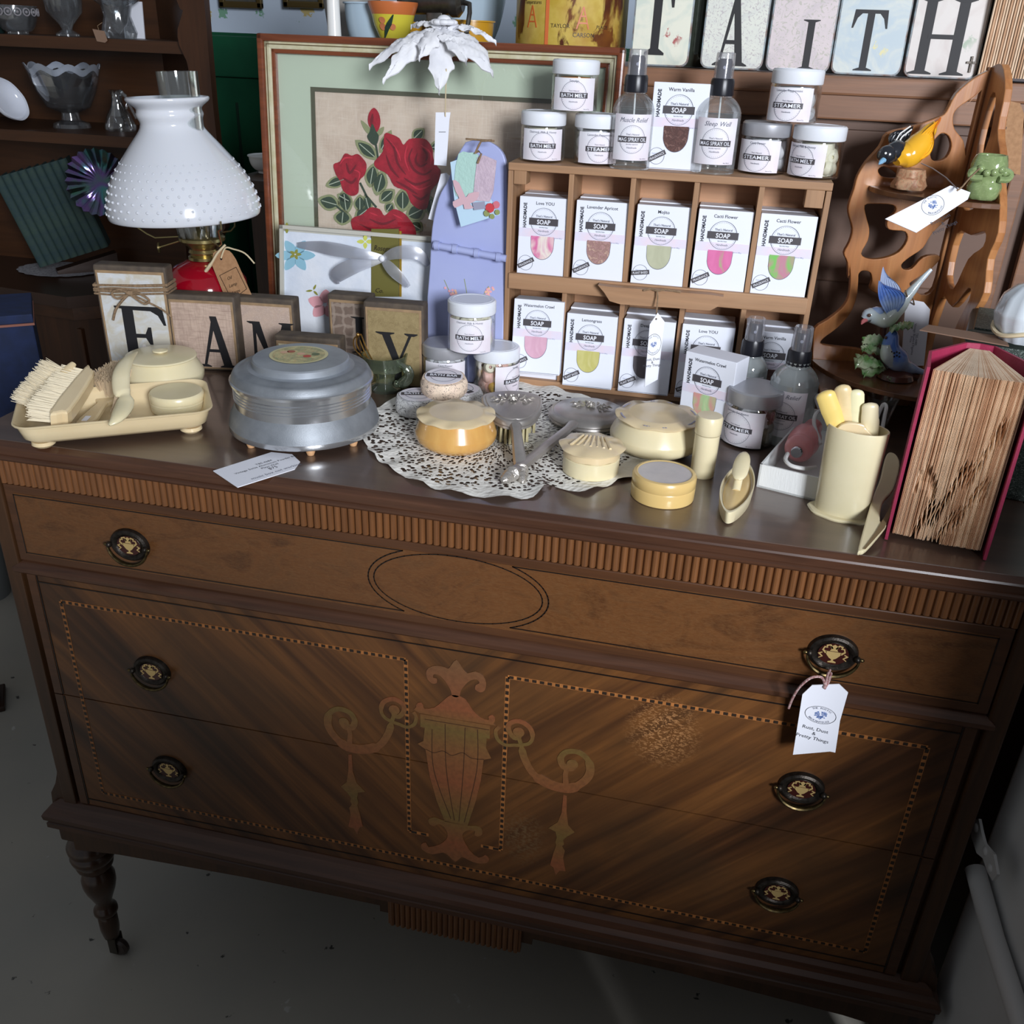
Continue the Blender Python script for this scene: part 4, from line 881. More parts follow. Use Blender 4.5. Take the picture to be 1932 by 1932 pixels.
mb.ball((0, -.008, .103), (.006, .004, .004), M_jute)
mb.tube(smoothloop([(0, -.008, .103), (-.012, -.012, .108), (-.022, -.012, .103), (-.016, -.012, .096), (0, -.009, .102)], 4, False), .0016, M_jute, 6)
mb.tube(smoothloop([(0, -.008, .103), (.014, -.012, .104), (.026, -.012, .096), (.018, -.012, .091), (0, -.009, .102)], 4, False), .0016, M_jute, 6)
mb.tube(smoothloop([(0, -.009, .103), (-.012, -.010, .092), (-.022, -.009, .080), (-.028, -.008, .066)], 4, False), .0017, M_jute, 6)
mb.tube(smoothloop([(0, -.009, .103), (.02, -.008, .093), (.038, -.006, .083), (.050, -.004, .072)], 4, False), .0013, M_jute, 6)
mb.build('twine_bow', fb)

# ------------------------------------------------------------ rose picture
FRx0, FRx1 = -.410, .081
FM = RM((0, .449, H), 0, R(-4.4)); fr = thing('rose_picture', 'large framed needlework picture of red roses leaning at the back', 'picture', FM)
def f_(L, off=0): return [TR(FM, a, b, off) for a, b in L]
hF = TR(FM, 485, 62)[1]; x0 = TR(FM, 485, 62)[0]; x1 = TR(FM, 1180, 95)[0]
M_fw = wood('frame_mahogany', (140, 76, 46), (104, 54, 34), 0, 12, .3); M_cr = P('frame_cream_slip', (206, 200, 172), .4, col2=(186, 178, 140), ns=60)
mb = MB()
def frame_band(mb, o, w, y0, d, mat, b=.001):
    a0, a1, z0, z1 = x0+o, x1-o, o, hF-o
    for c, s in ((((a0+a1)/2, z1-w/2), (a1-a0, w)), (((a0+a1)/2, z0+w/2), (a1-a0, w)), ((a0+w/2, (z0+z1)/2), (w, z1-z0)), ((a1-w/2, (z0+z1)/2), (w, z1-z0))): mb.box((c[0], y0+d/2, c[1]), (s[0], d, s[1]), mat, b=b)
frame_band(mb, 0, .0095, -.004, .018, M_fw, .003); frame_band(mb, .0085, .0100, 0, .014, M_cr, .002); frame_band(mb, .012, .0012, -.001, .003, P('slip_groove', (96, 80, 50), .5)); frame_band(mb, .0180, .0055, .002, .012, M_fw, .0015); mb.build('frame', fr)
M_mat = P('sage_mount', (194, 206, 186), .35, coat=.25); M_lin = patterned('linen_cloth', (216, 198, 180), (204, 184, 166), (226, 212, 198), 20, 'linen')
mx0 = TR(FM, 579, 163)[0]; mz1 = TR(FM, 579, 163)[1]; mx1 = TR(FM, 1100, 190)[0]; mz0 = .065
mb = MB(); mb.shape([[(x0+.015, .012), (x1-.015, .012), (x1-.015, hF-.015), (x0+.015, hF-.015)], [(mx0, mz0), (mx1, mz0), (mx1, mz1), (mx0, mz1)]], M_mat, .002, .010); mb.build('mount', fr)
mb = MB(); q = .0055; mb.shape([[(mx0, mz0), (mx1, mz0), (mx1, mz1), (mx0, mz1)], [(mx0+q, mz0+q), (mx1-q, mz0+q), (mx1-q, mz1-q), (mx0+q, mz1-q)]], P('dark_olive_bevel', (84, 84, 66), .6), .002, .0115); mb.build('inner_mount', fr)
mb = MB(); mb.box(((mx0+mx1)/2, .0155, (mz0+mz1)/2), (mx1-mx0, .003, mz1-mz0), M_lin)
M_rd = P('crimson_wool', (178, 24, 48), .85, col2=(150, 14, 38), ns=110, bs=.5, bscale=700); M_rdd = P('dark_crimson_wool', (118, 12, 32), .9, bs=.5, bscale=700); M_rdl = P('bright_crimson_wool', (206, 44, 66), .85, bs=.5, bscale=700)
M_gd = P('dark_green_wool', (54, 72, 56), .9, bs=.5, bscale=700); M_gl = P('light_green_wool', (146, 152, 112), .9, bs=.5, bscale=700); M_gw = P('pale_green_wool', (180, 190, 170), .9)
zz3 = lambda L: [(400+a/3.22, b/3.22) for a, b in L]
def emb(L, m, lv, sm=3, z=zz3): mb.shape([smoothloop(f_(z(L), .0135), sm)], m, .0008, .0128-.0003*lv)
def leaf(a, b, w, lv=0, vein=True, inner=True):
    A, B = Vector(a), Vector(b); t = B-A; n = Vector((-t.y, t.x)).normalized()*w
    pts = [tuple(A)]+[tuple(A+t*k+n*m) for k, m in ((.2, .7), (.45, 1), (.7, .8))]+[tuple(B)]+[tuple(A+t*k-n*m) for k, m in ((.7, .8), (.45, 1), (.2, .7))]
    emb(pts, M_gl, lv, 2)
    if inner:
        C = (A+B)/2; emb([tuple(C+(Vector(p)-C)*.72) for p in pts], M_gd, lv+1, 2)
    if vein: mb.shape([ribbon(f_(zz3([tuple(A+t*.15), tuple(A+t*.8)]), .0135), .0011)], M_gw, .0003, .0128-.0003*(lv+2))
for st in ([(985, 830), (1000, 900), (1010, 970)], [(900, 1110), (950, 1230), (900, 1300)], [(700, 1200), (800, 1290)], [(930, 1180), (1000, 1260)]): mb.shape([ribbon(smoothloop(f_(zz3(st), .0135), 3, False), .0028)], M_gd, .0006, .0127)
for a, b, w in (((1010, 970), (870, 850), 42), ((1020, 930), (1090, 790), 30), ((1220, 850), (1290, 780), 38), ((1320, 900), (1430, 880), 40), ((690, 1130), (830, 1080), 36), ((960, 1140), (985, 990), 44), ((1000, 1190), (1040, 1030), 48), ((780, 1250), (640, 1210), 50), ((820, 1300), (800, 1150), 46), ((790, 1370), (800, 1270), 56), ((870, 1330), (960, 1260), 40), ((1020, 1230), (1110, 1150), 44), ((1160, 1290), (1160, 1140), 52), ((1180, 1320), (1300, 1260), 56), ((900, 1290), (900, 1180), 40), ((1060, 1290), (1100, 1230), 34), ((1340, 1330), (1330, 1190), 40), ((1280, 1400), (1200, 1350), 40), ((960, 1290), (930, 1180), 30), ((760, 1180), (850, 1230), 30)): leaf(a, b, w)
leaf((975, 830), (905, 730), 16, 0, False, False); leaf((1000, 830), (1045, 770), 16, 0, False, False)
emb([(985, 655), (1015, 690), (1024, 750), (1005, 800), (975, 790), (950, 745), (955, 690)], M_rd, 2); emb([(960, 800), (975, 750), (1000, 800), (1015, 830), (1000, 880), (970, 870), (945, 830)], M_gd, 3)
emb([(740, 1000), (780, 980), (810, 932), (850, 945), (885, 935), (915, 960), (940, 1000), (930, 1060), (895, 1100), (890, 1170), (850, 1190), (800, 1160), (780, 1100), (755, 1060)], M_rd, 2)
big = [(1050, 815), (1090, 815), (1140, 840), (1165, 880), (1200, 845), (1260, 840), (1305, 850), (1340, 900), (1345, 960), (1370, 1010), (1390, 1040), (1380, 1100), (1330, 1160), (1310, 1260), (1260, 1270), (1210, 1230), (1180, 1160), (1110, 1130), (1070, 1060), (1000, 1020), (990, 980), (1040, 920)]
emb(big, M_rd, 3)
emb([(850, 1330), (920, 1300), (960, 1260), (1020, 1270), (1050, 1310), (1100, 1270), (1160, 1290), (1200, 1330), (1240, 1400), (1200, 1480), (900, 1480), (860, 1400)], M_rd, 3)
def fold(L, m, w, lv=5): 
    pts = smoothloop(f_(zz3(L), .0135), 4, False); n = len(pts); mb.shape([ribbon(pts, [w*(.25+math.sin(math.pi*i/(n-1))) for i in range(n)])], m, .0004, .0128-.0003*lv)
for L in ([(1060, 840), (1110, 900), (1130, 990), (1180, 1060)], [(1220, 900), (1200, 960), (1230, 1030), (1290, 1060), (1340, 1030)], [(1250, 930), (1240, 980), (1270, 1010), (1310, 990)], [(1170, 1080), (1240, 1120), (1330, 1090)], [(1120, 1100), (1190, 1140), (1250, 1180)], [(1280, 900), (1310, 940), (1300, 980)], [(1060, 940), (1090, 1020), (1140, 1080)], [(820, 990), (840, 1050), (880, 1000)], [(800, 1080), (850, 1110), (880, 1080)], [(980, 690), (970, 760)], [(960, 1330), (1040, 1360), (1120, 1330)], [(900, 1360), (1000, 1400), (1150, 1380)], [(1220, 1180), (1270, 1210), (1310, 1180)]): fold(L, M_rdd, .0028)
for L in ([(1080, 850), (1130, 920), (1150, 980)], [(1190, 880), (1175, 960), (1200, 1040)], [(1270, 880), (1330, 930), (1330, 1000)], [(1190, 1100), (1260, 1150), (1340, 1120)], [(780, 1000), (810, 960), (860, 960)], [(860, 1030), (900, 1050), (890, 1100)], [(960, 1290), (1010, 1310)], [(1100, 1300), (1160, 1330)]): fold(L, M_rdl, .0018)
mb.build('needlework', fr)
mb = MB(); mb.box((( x0+x1)/2, .0035+.003, hF/2), (x1-x0-.04, .0008, hF-.04), thinglass('picture_glass', (.985, .99, .985), .03, .02, .3)); mb.build('glass', fr)

# ------------------------------------------------------------ velvet leaf ornament and its tag on the frame
M_lfw = P('white_velvet_leaf', (238, 238, 240), .6, col2=(226, 227, 232), ns=50, bs=.12, bscale=160, bd=.002)
def leafmesh(mb, root, tip, w, droop, mat, lobes=3, n=22, thick=.0012, twist=0):
    root = Vector(root); tip = Vector(tip); ax = tip-root; side = ax.cross(Vector((0, 0, 1)))
    if side.length < 1e-4: side = Vector((1, 0, 0))
    side = (side.normalized()*math.cos(twist)+Vector((0, -1, .2)).normalized()*math.sin(twist)).normalized(); vs = []; fs = []; m = 8
    for i in range(n+1):
        t = i/n; c = root+ax*t+Vector((0, 0, droop*math.sin(math.pi*t*.9)))
        env = (math.sin(math.pi*min(1, t*1.02+.03))**.7)*(1-.25*t)*(.72+.28*abs(math.cos(math.pi*lobes*t)))+.03
        for j in range(m+1):
            s = (j/m*2-1); ww = w*env*(1+.10*math.sin(31*t+5*s)); z = -.16*w*s*s*2+.0016*math.sin(9*t*math.pi+s*6)-.18*w*(1-abs(s))**3*.6
            vs.append(c+side*s*ww+Vector((0, 0, z)))
    for i in range(n):
        for j in range(m): fs.append((i*(m+1)+j, i*(m+1)+j+1, (i+1)*(m+1)+j+1, (i+1)*(m+1)+j))
    k = len(vs); vs += [v+Vector((0, thick, -thick)) for v in vs]; fs += [[a+k for a in f][::-1] for f in fs]
    for i in range(n):
        for j in (0, m): a, b = i*(m+1)+j, (i+1)*(m+1)+j; fs.append((a, b, b+k, a+k))
    mb.add(vs, fs, mat, True)
lo = YP(835, 62, .435); ro = thing('leaf_ornament', 'white velvet leaf cluster ornament clipped over the top of the rose picture', 'ornament', tuple(lo))
rel = lambda px, py, y: tuple(YP(px, py, y)-lo)
for (px, py, y, w, dr, tw) in ((696, 128, .395, .017, .012, .5), (722, 155, .375, .016, .012, .7), (828, 172, .375, .020, .008, .2), (930, 140, .385, .022, .012, -.4), (936, 82, .43, .015, .010, .2), (775, 50, .45, .012, .006, 0), (880, 118, .38, .018, .008, -.2), (790, 110, .378, .016, .008, .4), (910, 62, .46, .012, .006, 0)):
    mb = MB(); leafmesh(mb, rel(838, 50, .425), rel(px, py, y), w, dr, M_lfw, twist=tw); mb.build('leaf', ro)
mb = MB(); 
for k in range(9): a = math.tau*k/9; mb.ball((rel(838, 42, .42)[0]+.010*math.cos(a), rel(838, 42, .42)[1]+.007*math.sin(a), rel(838, 42, .42)[2]), (.0075, .006, .0035), M_lfw)
mb.ball(rel(838, 38, .42), (.009, .007, .006), M_lfw); mb.build('flower_centre', ro)
TM = RM((YP(835, 215, .405).x, .405, YP(835, 215, .405).z), 0, R(-3)); mb = MB(); g = lambda L: [TR(TM, a, b) for a, b in L]
mb.shape([g([(822, 212), (850, 212), (848, 225), (842, 313), (819, 311), (820, 285)]), circ(*g([(840, 219)])[0], .0012, 8)], M_paper, .0008, 0); mb.shape([ribbon(g([(828, 249), (841, 249)]), .0006)], M_ink, .0002, -.0004)
st = [TM.inverted() @ YP(a, b, y) for a, b, y in ((842, 130, .39), (841, 170, .398), (840, 219, .404))]; mb.tube(st, .0008, P('cotton_string', (206, 190, 156), .9), 6)
one('price_tag', mb, 'long narrow white tag hanging from the white leaf ornament', 'tag', TM)

# ------------------------------------------------------------ gift box with sheer bow
GM = RM((0, .385, H), 0, R(-9)); gb = thing('gift_box', 'flat boxed floral handkerchief set with a sheer white bow', 'box', GM); g = lambda L, off=0: [TR(GM, a, b, off) for a, b in L]
a, b = g([(528, 424)])[0]; a2 = g([(822, 440)])[0][0]; hh = b
M_gcard = P('grey_card', (190, 188, 176), .6); M_olive = P('olive_gold_band', (118, 112, 58), .35, .2)
mb = MB(); mb.box(((a+a2)/2, .018, hh/2), (a2-a, .026, hh), M_gcard); frame_w = .005
for c, s in ((((a+a2)/2, hh-.0025), (a2-a, .005)), ((a+.0025, hh/2), (.005, hh)), ((a2-.0025, hh/2), (.005, hh)), (((a+a2)/2, .0025), (a2-a, .005))): mb.box((c[0], .004, c[1]), (s[0], .012, s[1]), M_gcard)
mb.build('tray', gb)
M_hk = P('white_cotton_print', (226, 230, 236), .7, col2=(204, 214, 228), ns=14, bs=.3, bscale=60, bd=.003); mb = MB(); mb.box(((a+a2)/2, .0045, hh/2-.002), (a2-a-.01, .004, hh-.012), M_hk)
M_aq = P('aqua_print', (140, 186, 204), .7); M_pk = P('pink_print', (220, 160, 166), .7); M_lg = P('lime_print', (200, 204, 96), .7); M_ol = P('olive_print', (140, 140, 60), .7)
def blob(cx, cy, r, n, m, off, el=.5, a0=0.):
    for k in range(n):
        an = a0+math.tau*k/n; L = [(cx+r*math.cos(an)*t+r*el*s*math.sin(an)*.5*math.sin(math.pi*t), cy+r*math.sin(an)*t*.85-r*el*s*math.cos(an)*.5*math.sin(math.pi*t)) for t, s in ((.1, 0), (.4, 1), (.75, 1), (1, 0), (.75, -1), (.4, -1))]
        mb.shape([smoothloop(g(L), 2)], m, .0004, off)
blob(556, 482, 38, 6, M_aq, .0020); blob(556, 480, 12, 5, M_ol, .0016); blob(612, 575, 34, 5, M_pk, .0020, .7, 1.); blob(688, 456, 16, 4, M_lg, .0020); blob(590, 548, 14, 3, M_ol, .0016, .3, 3.); blob(540, 430, 12, 4, M_ol, .0018)
mb.build('handkerchief', gb)
mb = MB(); L = g([(700, 432), (752, 432), (752, 560), (700, 560)]); L2 = g([(752, 434), (762, 434), (762, 560), (752, 560)]); mb.shape([L], M_olive, .001, .001); mb.shape([g([(753, 436), (757, 436), (757, 560), (753, 560)])], P('gilt_strip', (196, 160, 60), .3, .6), .001, .001)
mb.text('Rosegarde', *g([(728, 469)])[0], .007, M_dk, y=-.0002, maxw=.034, shear=.3); mb.text('Co.', *g([(716, 548)])[0], .006, M_dk, y=-.0002, shear=.3); mb.build('band', gb)
M_org_ = thinglass('sheer_ribbon', (.85, .86, .9), .10, .3, .5, .16, (.86, .88, .92)); mb = MB()
def bow(L, w): pts = [(x, y_, z) for (x, z), y_ in zip(g([p[:2] for p in L]), [p[2] for p in L])]; pts = smoothloop(pts, 5, False); n = len(pts); mb.tube(pts, [w*(.35+.65*abs(math.sin(math.pi*i/(n-1)*1.0))) for i in range(n)], M_org_, 8, flat=.12, up=(0, 1, 0))
bow([(727, 485, -.012), (690, 478, -.022), (640, 470, -.016), (600, 465, -.004), (560, 462, 0)], .009); bow([(727, 488, -.012), (680, 500, -.020), (640, 520, -.012), (640, 535, -.006)], .011)
bow([(727, 487, -.012), (760, 476, -.022), (795, 478, -.018), (812, 500, -.008)], .009); bow([(727, 489, -.012), (750, 510, -.018), (775, 540, -.008)], .008)
mb.ball((*[g([(727, 487)])[0][0]], -.014, g([(727, 487)])[0][1]), (.004, .004, .0045), P('white_satin', (232, 234, 240), .4)); mb.build('sheer_bow', gb)

# ------------------------------------------------------------ lavender board and paper tags
M_lav = P('lavender_paint', (172, 180, 220), .45, col2=(160, 168, 212), ns=6); LM = RM((0, .352, H), 0, R(-7)); g = lambda L, off=0: [TR(LM, a, b, off) for a, b in L]
lb = thing('lavender_board', 'tall lavender painted wooden bookmark-shaped board with pink blossom sprays', 'board', LM)
mb = MB(); L = smoothloop(g([(878, 268), (905, 263), (932, 272), (950, 292), (957, 325)]), 4, False)+g([(957, 480), (948, 660), (806, 660), (806, 560)])+smoothloop(g([(811, 500), (815, 430), (828, 372), (846, 338), (855, 305)]), 4, False)
mb.shape([L], M_lav, .010, 0, bev=.0015); mb.build('panel', lb)
mb = MB(); pA = g([(818, 462), (955, 488)], -.012); mb.tube([(pA[0][0], -.012, pA[0][1]), (pA[1][0], -.012, pA[1][1])], .0045, M_lav, 14)
for k in (.05, .3, .6, .9): x = pA[0][0]+(pA[1][0]-pA[0][0])*k; z = pA[0][1]+(pA[1][1]-pA[0][1])*k; mb.tube([(x-.003, -.012, z), (x+.003, -.012, z)], .006, M_lav, 12); mb.box((x, -.004, z), (.006, .016, .008), M_lav)
mb.build('rail', lb)
mb = MB(); L = g([(806, 600), (957, 612)]); mb.box((-.128, -.004, .02), (.105, .008, .04), M_lav, b=.002); mb.build('ledge', lb)
mb = MB(); M_bl = P('pink_blossom', (232, 170, 178), .6); M_bl2 = P('peach_blossom', (236, 186, 160), .6); M_stm = P('stem_print', (140, 150, 90), .6)
for st in ([(838, 528), (848, 550), (862, 568), (880, 580)], [(876, 526), (880, 548), (884, 575)], [(922, 540), (910, 560), (895, 580)]): mb.shape([ribbon(g(st), .0008)], M_stm, .0003, -.0003)
rnd = random.Random(3)
for k in range(64):
    t = rnd.random(); s = k % 3; bx, by = (845+t*35, 540+t*38) if s == 0 else ((905+t*22, 570-t*26) if s == 1 else (868+t*40, 570+t*12)); bx += rnd.uniform(-6, 6); by += rnd.uniform(-6, 6)
    q = g([(bx, by)])[0]; mb.shape([circ(q[0], q[1], .0018, 7)], (M_bl, M_bl2)[k % 2], .0003, -.0004-.00002*k)
mb.build('blossom_print', lb)
CM = RM((0, .338, H), 0, R(-5)); g = lambda L, off=0: [TR(CM, a, b, off) for a, b in L]; tc_ = thing('collage_tag', 'layered paper collage tag with butterfly and roses tied on the lavender board', 'tag', CM)
M_sky = P('sky_blue_card', (186, 214, 232), .7); M_mint = P('mint_lace_paper', (172, 206, 196), .8, bs=.6, bscale=200, bd=.002); M_lil = P('lilac_textured_card', (204, 184, 196), .8, bs=.6, bscale=300, bd=.002, col2=(190, 170, 184), ns=120)
def piece(L, m, lv, nm, sm=0):
    q = g(L); mb = MB(); mb.shape([smoothloop(q, sm) if sm else q], m, .0009, -.0011*lv); mb.build(nm, tc_); return mb
piece([(850, 306), (880, 295), (944, 405), (870, 428), (858, 380)], M_sky, 1, 'backing_card')
piece([(866, 290), (885, 288), (903, 292), (908, 330), (892, 365), (862, 370), (858, 340)], M_mint, 2, 'mint_paper', 2)
piece([(902, 297), (915, 293), (938, 303), (932, 360), (925, 380), (893, 378), (898, 330)], M_lil, 3, 'lilac_card', 1)
mb = MB()
for L, m in (([(856, 340), (868, 345), (880, 372), (886, 365), (905, 362), (900, 378), (888, 384), (895, 392), (878, 394), (876, 385), (860, 392), (856, 380), (868, 374), (862, 362)], P('butterfly_print', (208, 172, 180), .7)),): mb.shape([smoothloop(g(L), 2)], m, .0006, -.0042)
for (cx, cy, r, m) in ((926, 392, 9, P('rose_print_red', (200, 60, 66), .7)), (938, 386, 7, P('rose_print_pink', (206, 112, 124), .7)), (920, 402, 6, M_stm), (930, 408, 5, M_stm), (940, 400, 5, M_stm)): q = g([(cx, cy)])[0]; mb.shape([circ(q[0], q[1], r*.00066, 9)], m, .0004, -.0046)
mb.shape([g([(893, 382), (916, 380), (918, 393), (896, 396)])], P('word_print', (150, 150, 170), .7), .0003, -.0044); mb.build('cutouts', tc_)
mb = MB(); qq = [(*g([p])[0], -.005) for p in ((903, 308), (910, 290), (905, 285), (898, 290), (905, 275), (910, 266), (930, 265))]; mb.tube([(a, c, b) for a, b, c in qq], .0014, M_jute, 6); mb.tube([(a, c, b) for (a, b), c in zip(g([(880, 262), (905, 264), (934, 266)]), (-.003, -.005, -.003))], .0012, M_jute, 6); mb.build('twine', tc_)
WM = RM((0, .372, H), 0, R(-6)); g = lambda L, off=0: [TR(WM, a, b, off) for a, b in L]; mb = MB(); mb.shape([g([(832, 328), (842, 326), (858, 340), (852, 352), (820, 417), (808, 413)])], M_paper, .0008, 0); one('price_tag', mb, 'white card tag tucked behind the left edge of the lavender board', 'tag', WM)
# ------------------------------------------------------------ wooden pigeonhole crate
M_c1 = wood('crate_pine_across', (192, 150, 112), (164, 122, 86), 0, 5, .6, bs=.3); M_c2 = wood('crate_pine_upright', (186, 144, 106), (156, 116, 82), 2, 6, .6, bs=.3); M_cbk = wood('crate_back_pine', (204, 156, 118), (178, 128, 92), 0, 3.5, .6, bs=.2)
CX0, CX1, CFY, CD = -.0405, .3435, .361, .080; CZ1 = 1.198
cr = thing('pigeonhole_crate', 'reclaimed pine crate with ten pigeonholes holding boxed soaps', 'crate', ((CX0+CX1)/2, CFY, H)); cw = CX1-CX0
mb = MB(); mb.box((0, CD-.003, (CZ1-H)/2), (cw-.006, .006, CZ1-H-.006), M_cbk); mb.build('back_board', cr)
for nm, z, th in (('top_board', CZ1-H-.0045, .009), ('bottom_board', .0045, .009)):
    mb = MB(); mb.box((0, CD/2, z), (cw, CD, th), M_c1, b=.0012); mb.build(nm, cr)
mb = MB(); zc = 1.0555-H; mb.box((0, CD/2, zc), (cw-.012, CD-.002, .014), M_c1, b=.001); mb.box((0, .001, zc-.001), (cw-.010, .007, .020), M_c1, b=.0015); mb.build('middle_shelf', cr)
for s in (-1, 1): mb = MB(); mb.box((s*(cw/2-.00325), CD/2, (CZ1-H)/2), (.0065, CD-.001, CZ1-H-.0185), M_c2, b=.001); mb.build('side_board', cr)
pit = (cw-.006)/5
for k in range(1, 5):
    x = -cw/2+.003+pit*k
    for z0, z1 in ((.009, zc-.007), (zc+.007, CZ1-H-.009)): mb = MB(); mb.box((x, CD/2+.001, (z0+z1)/2), (.0062, CD-.006, z1-z0), M_c2, b=.0006); mb.build('divider', cr)
mb = MB(); L = [TR(RM(((CX0+CX1)/2, CFY-.018, H)), a, b) for a, b in ((1128, 538), (1150, 541), (1340, 556), (1365, 560), (1355, 578), (1340, 586), (1170, 574), (1150, 568), (1140, 552))]
mb.shape([L], M_c1, .018, -.018); mb.build('label_cleat', cr)
mb = MB(); mb.box((cw/2-.018, .014, CZ1-H-.019), (.021, .026, .020), M_c2, b=.001); mb.build('corner_block', cr); mb = MB(); mb.box((-cw/2+.015, .014, CZ1-H-.017), (.016, .026, .016), M_c2, b=.001); mb.build('corner_block', cr)

M_cart = P('white_carton', (232, 236, 246), .5); M_lblb = P('label_tint_band', (220, 222, 240), .5, col2=(232, 216, 228), ns=40); M_ban = P('label_banner', (70, 66, 70), .55); M_grey = P('label_grey_print', (96, 100, 116), .6); M_pg = P('label_pale_print', (160, 170, 200), .6)
def dial(mb, cx, cz, r, y, M=None, warp=None, w=.0007, dots=True):
    mb.shape(ring(cx, cz, r, w*.6, 36), M_grey, .0001, y, M, warp=warp)
    if dots:
        for k in range(44): a = math.tau*k/44; mb.shape([circ(cx+(r*.90)*math.cos(a), cz+(r*.90)*math.sin(a), w*.42, 5)], M_grey, .0001, y, M, warp=warp)
def soap_mat(k):
    cs = {'pink_cream': ((216, 110, 160), (236, 226, 214), (220, 160, 190)), 'apricot': ((178, 140, 136), (150, 116, 110), (200, 168, 150)), 'mojito': ((190, 192, 164), (182, 184, 156), (190, 192, 164)), 'cacti_pink': ((222, 120, 170), (214, 112, 160), (130, 200, 110)), 'cacti_green': ((120, 196, 96), (196, 130, 150), (180, 150, 150)), 'blush': ((222, 178, 196), (214, 166, 186), (228, 190, 204)), 'lemon': ((206, 200, 130), (196, 190, 112), (214, 208, 150)), 'slate': ((112, 106, 110), (100, 96, 100), (120, 114, 118)), 'brown': ((104, 72, 66), (78, 52, 48), (128, 96, 88)), 'melon': ((214, 150, 146), (170, 204, 150), (210, 214, 170))}[k]
    nm = 'soap_'+k
    if nm in MATS: return MATS[nm]
    m, nt, b, L = newmat(nm); f = noisen(nt, coord(nt), 22 if k not in ('brown', 'apricot') else 160, 3, 1.5)
    L.new(ramp(nt, f, [(.36, srgb(cs[0])), (.52, srgb(cs[1])), (.66, srgb(cs[2]))]), b.inputs['Base Color']); b.inputs['Roughness'].default_value = .35; MATS[nm] = m; return m
BW, BH, BD = .0655, .096, .034
def soapbox(name, title, soap, stamp, M, label, two=True, plant=False):
    t = thing('soap_box', label, 'soap box', M, 'white soap cartons')
    mb = MB(); mb.box((0, BD/2, BH/2), (BW, BD, BH), M_cart, b=.0008); mb.shape([[(-BW/2+.001, .001), (BW/2-.001, .001), (BW/2-.001, .0015), (-BW/2+.001, .0015)]], M_grey, .0001, -.0002)
    mb.build('carton', t)
    X = lambda u: (u-.5)*BW; Z = lambda v: (1-v)*BH
    mb = MB(); mb.box((0, -.0002, Z(.45)), (BW-.001, .0004, BH*.11), M_lblb)
    dial(mb, X(.49), Z(.305), .0168, -.0008)
    mb.box((X(.49), -.0012, Z(.305)), (BW*.56, .0006, BH*.088), M_ban)
    mb.text('SOAP', X(.49), Z(.307), .0054, M_paper, y=-.0017, w=.0170, bold=.02)
    mb.text(title, X(.50), Z(.075), .0038, M_ink, y=-.0003, maxw=.040, bold=.008)
    mb.text("That's Natural", X(.49), Z(.235), .0026, M_grey, y=-.0006, maxw=.021)
    mb.text('Specialty Soaps', X(.49), Z(.375), .0013, M_grey, y=-.0006, maxw=.014); mb.text('Handmade', X(.49), Z(.42), .0026, M_grey, y=-.0006, maxw=.014, shear=.2)
    mb.text('HANDMADE', X(.115), Z(.235), .0040, M_ink, y=-.0006, w=.0300, rot=R(90), bold=.03)
    mb.text('Net wt 100 g', X(.78), Z(.50), .0014, M_pg, y=-.0008)
    dial(mb, X(.17), Z(.845), .0095, -.0005, dots=False)
    mb.text("That's Natural", X(.16), Z(.815), .0013, M_pg, y=-.0006)
    a = R(8 if stamp == 'PLANT BASED' and not plant else 28); c = (X(.175), Z(.845))
    q = [(c[0]+u*math.cos(a)-v*math.sin(a), c[1]+u*math.sin(a)+v*math.cos(a)) for u, v in ((-.0112, -.0027), (.0112, -.0027), (.0112, .0027), (-.0112, .0027))]
    mb.shape([q], M_ban, .0002, -.0010); mb.text(stamp, c[0], c[1], .0028, M_paper, y=-.0014, w=.0185, rot=a, bold=.004)
    mb.build('label', t)
    mb = MB(); w_ = BW*.235; L = [(X(.48)-w_, Z(.49)), (X(.48)+w_, Z(.49)), (X(.48)+w_*.98, Z(.57))]+[(X(.48)+w_*.98*math.cos(R(q)), Z(.60)-.0185*math.sin(R(q))) for q in range(10, 171, 10)]+[(X(.48)-w_*.98, Z(.57))]
    mb.shape([L], M_grey, .0001, -.0001); L2 = [(x*.97+X(.48)*.03, Z(.49)+(z-Z(.49))*.975) for x, z in L]; mb.shape([L2], soap_mat(soap), .0004, -.0005); mb.build('soap_window', t)
    return t
def onpix(pxl, py, y, z): p = YP(pxl, py, y); return p.x
rows = [((975, 510), 1.0625, .367, 'Love YOU', 'pink_cream', 'FRAGRANCE', -2, 'white soap box with pink and cream soap, top row, first pigeonhole'),
        ((1078, 525), 1.0625, .366, 'Lavender Apricot', 'apricot', 'FRAGRANCE', -3, 'white soap box with mottled brown soap, top row, second pigeonhole'),
        ((1189, 532), 1.0625, .366, 'Mojito', 'mojito', 'PLANT BASED', -3, 'white soap box with plain sage-green soap, top row, third pigeonhole'),
        ((1301, 544), 1.0625, .366, 'Cacti Flower', 'cacti_pink', 'FRAGRANCE', -3, 'white soap box with pink soap flecked green, top row, fourth pigeonhole'),
        ((1414, 555), 1.0625, .366, 'Cacti Flower', 'cacti_green', 'FRAGRANCE', -2, 'white soap box with green and pink soap, top row, fifth pigeonhole')]
for (px, z, y, ti, so, stp, rx, lab) in rows:
    x = YP(px[0], px[1], y).x+BW/2; soapbox('soap_box', ti, so, stp, RM((x, y, z), 0, R(rx)), lab)
    t = thing('soap_box', 'second carton hidden behind the box of '+lab.split('with ')[1], 'soap box', RM((x-.001, y+.0365, z), 0, R(rx*.3)), 'white soap cartons behind the front ones'); mb = MB(); mb.box((0, .015, BH/2), (BW, .030, BH-.001), M_cart, b=.001); mb.build('carton', t)
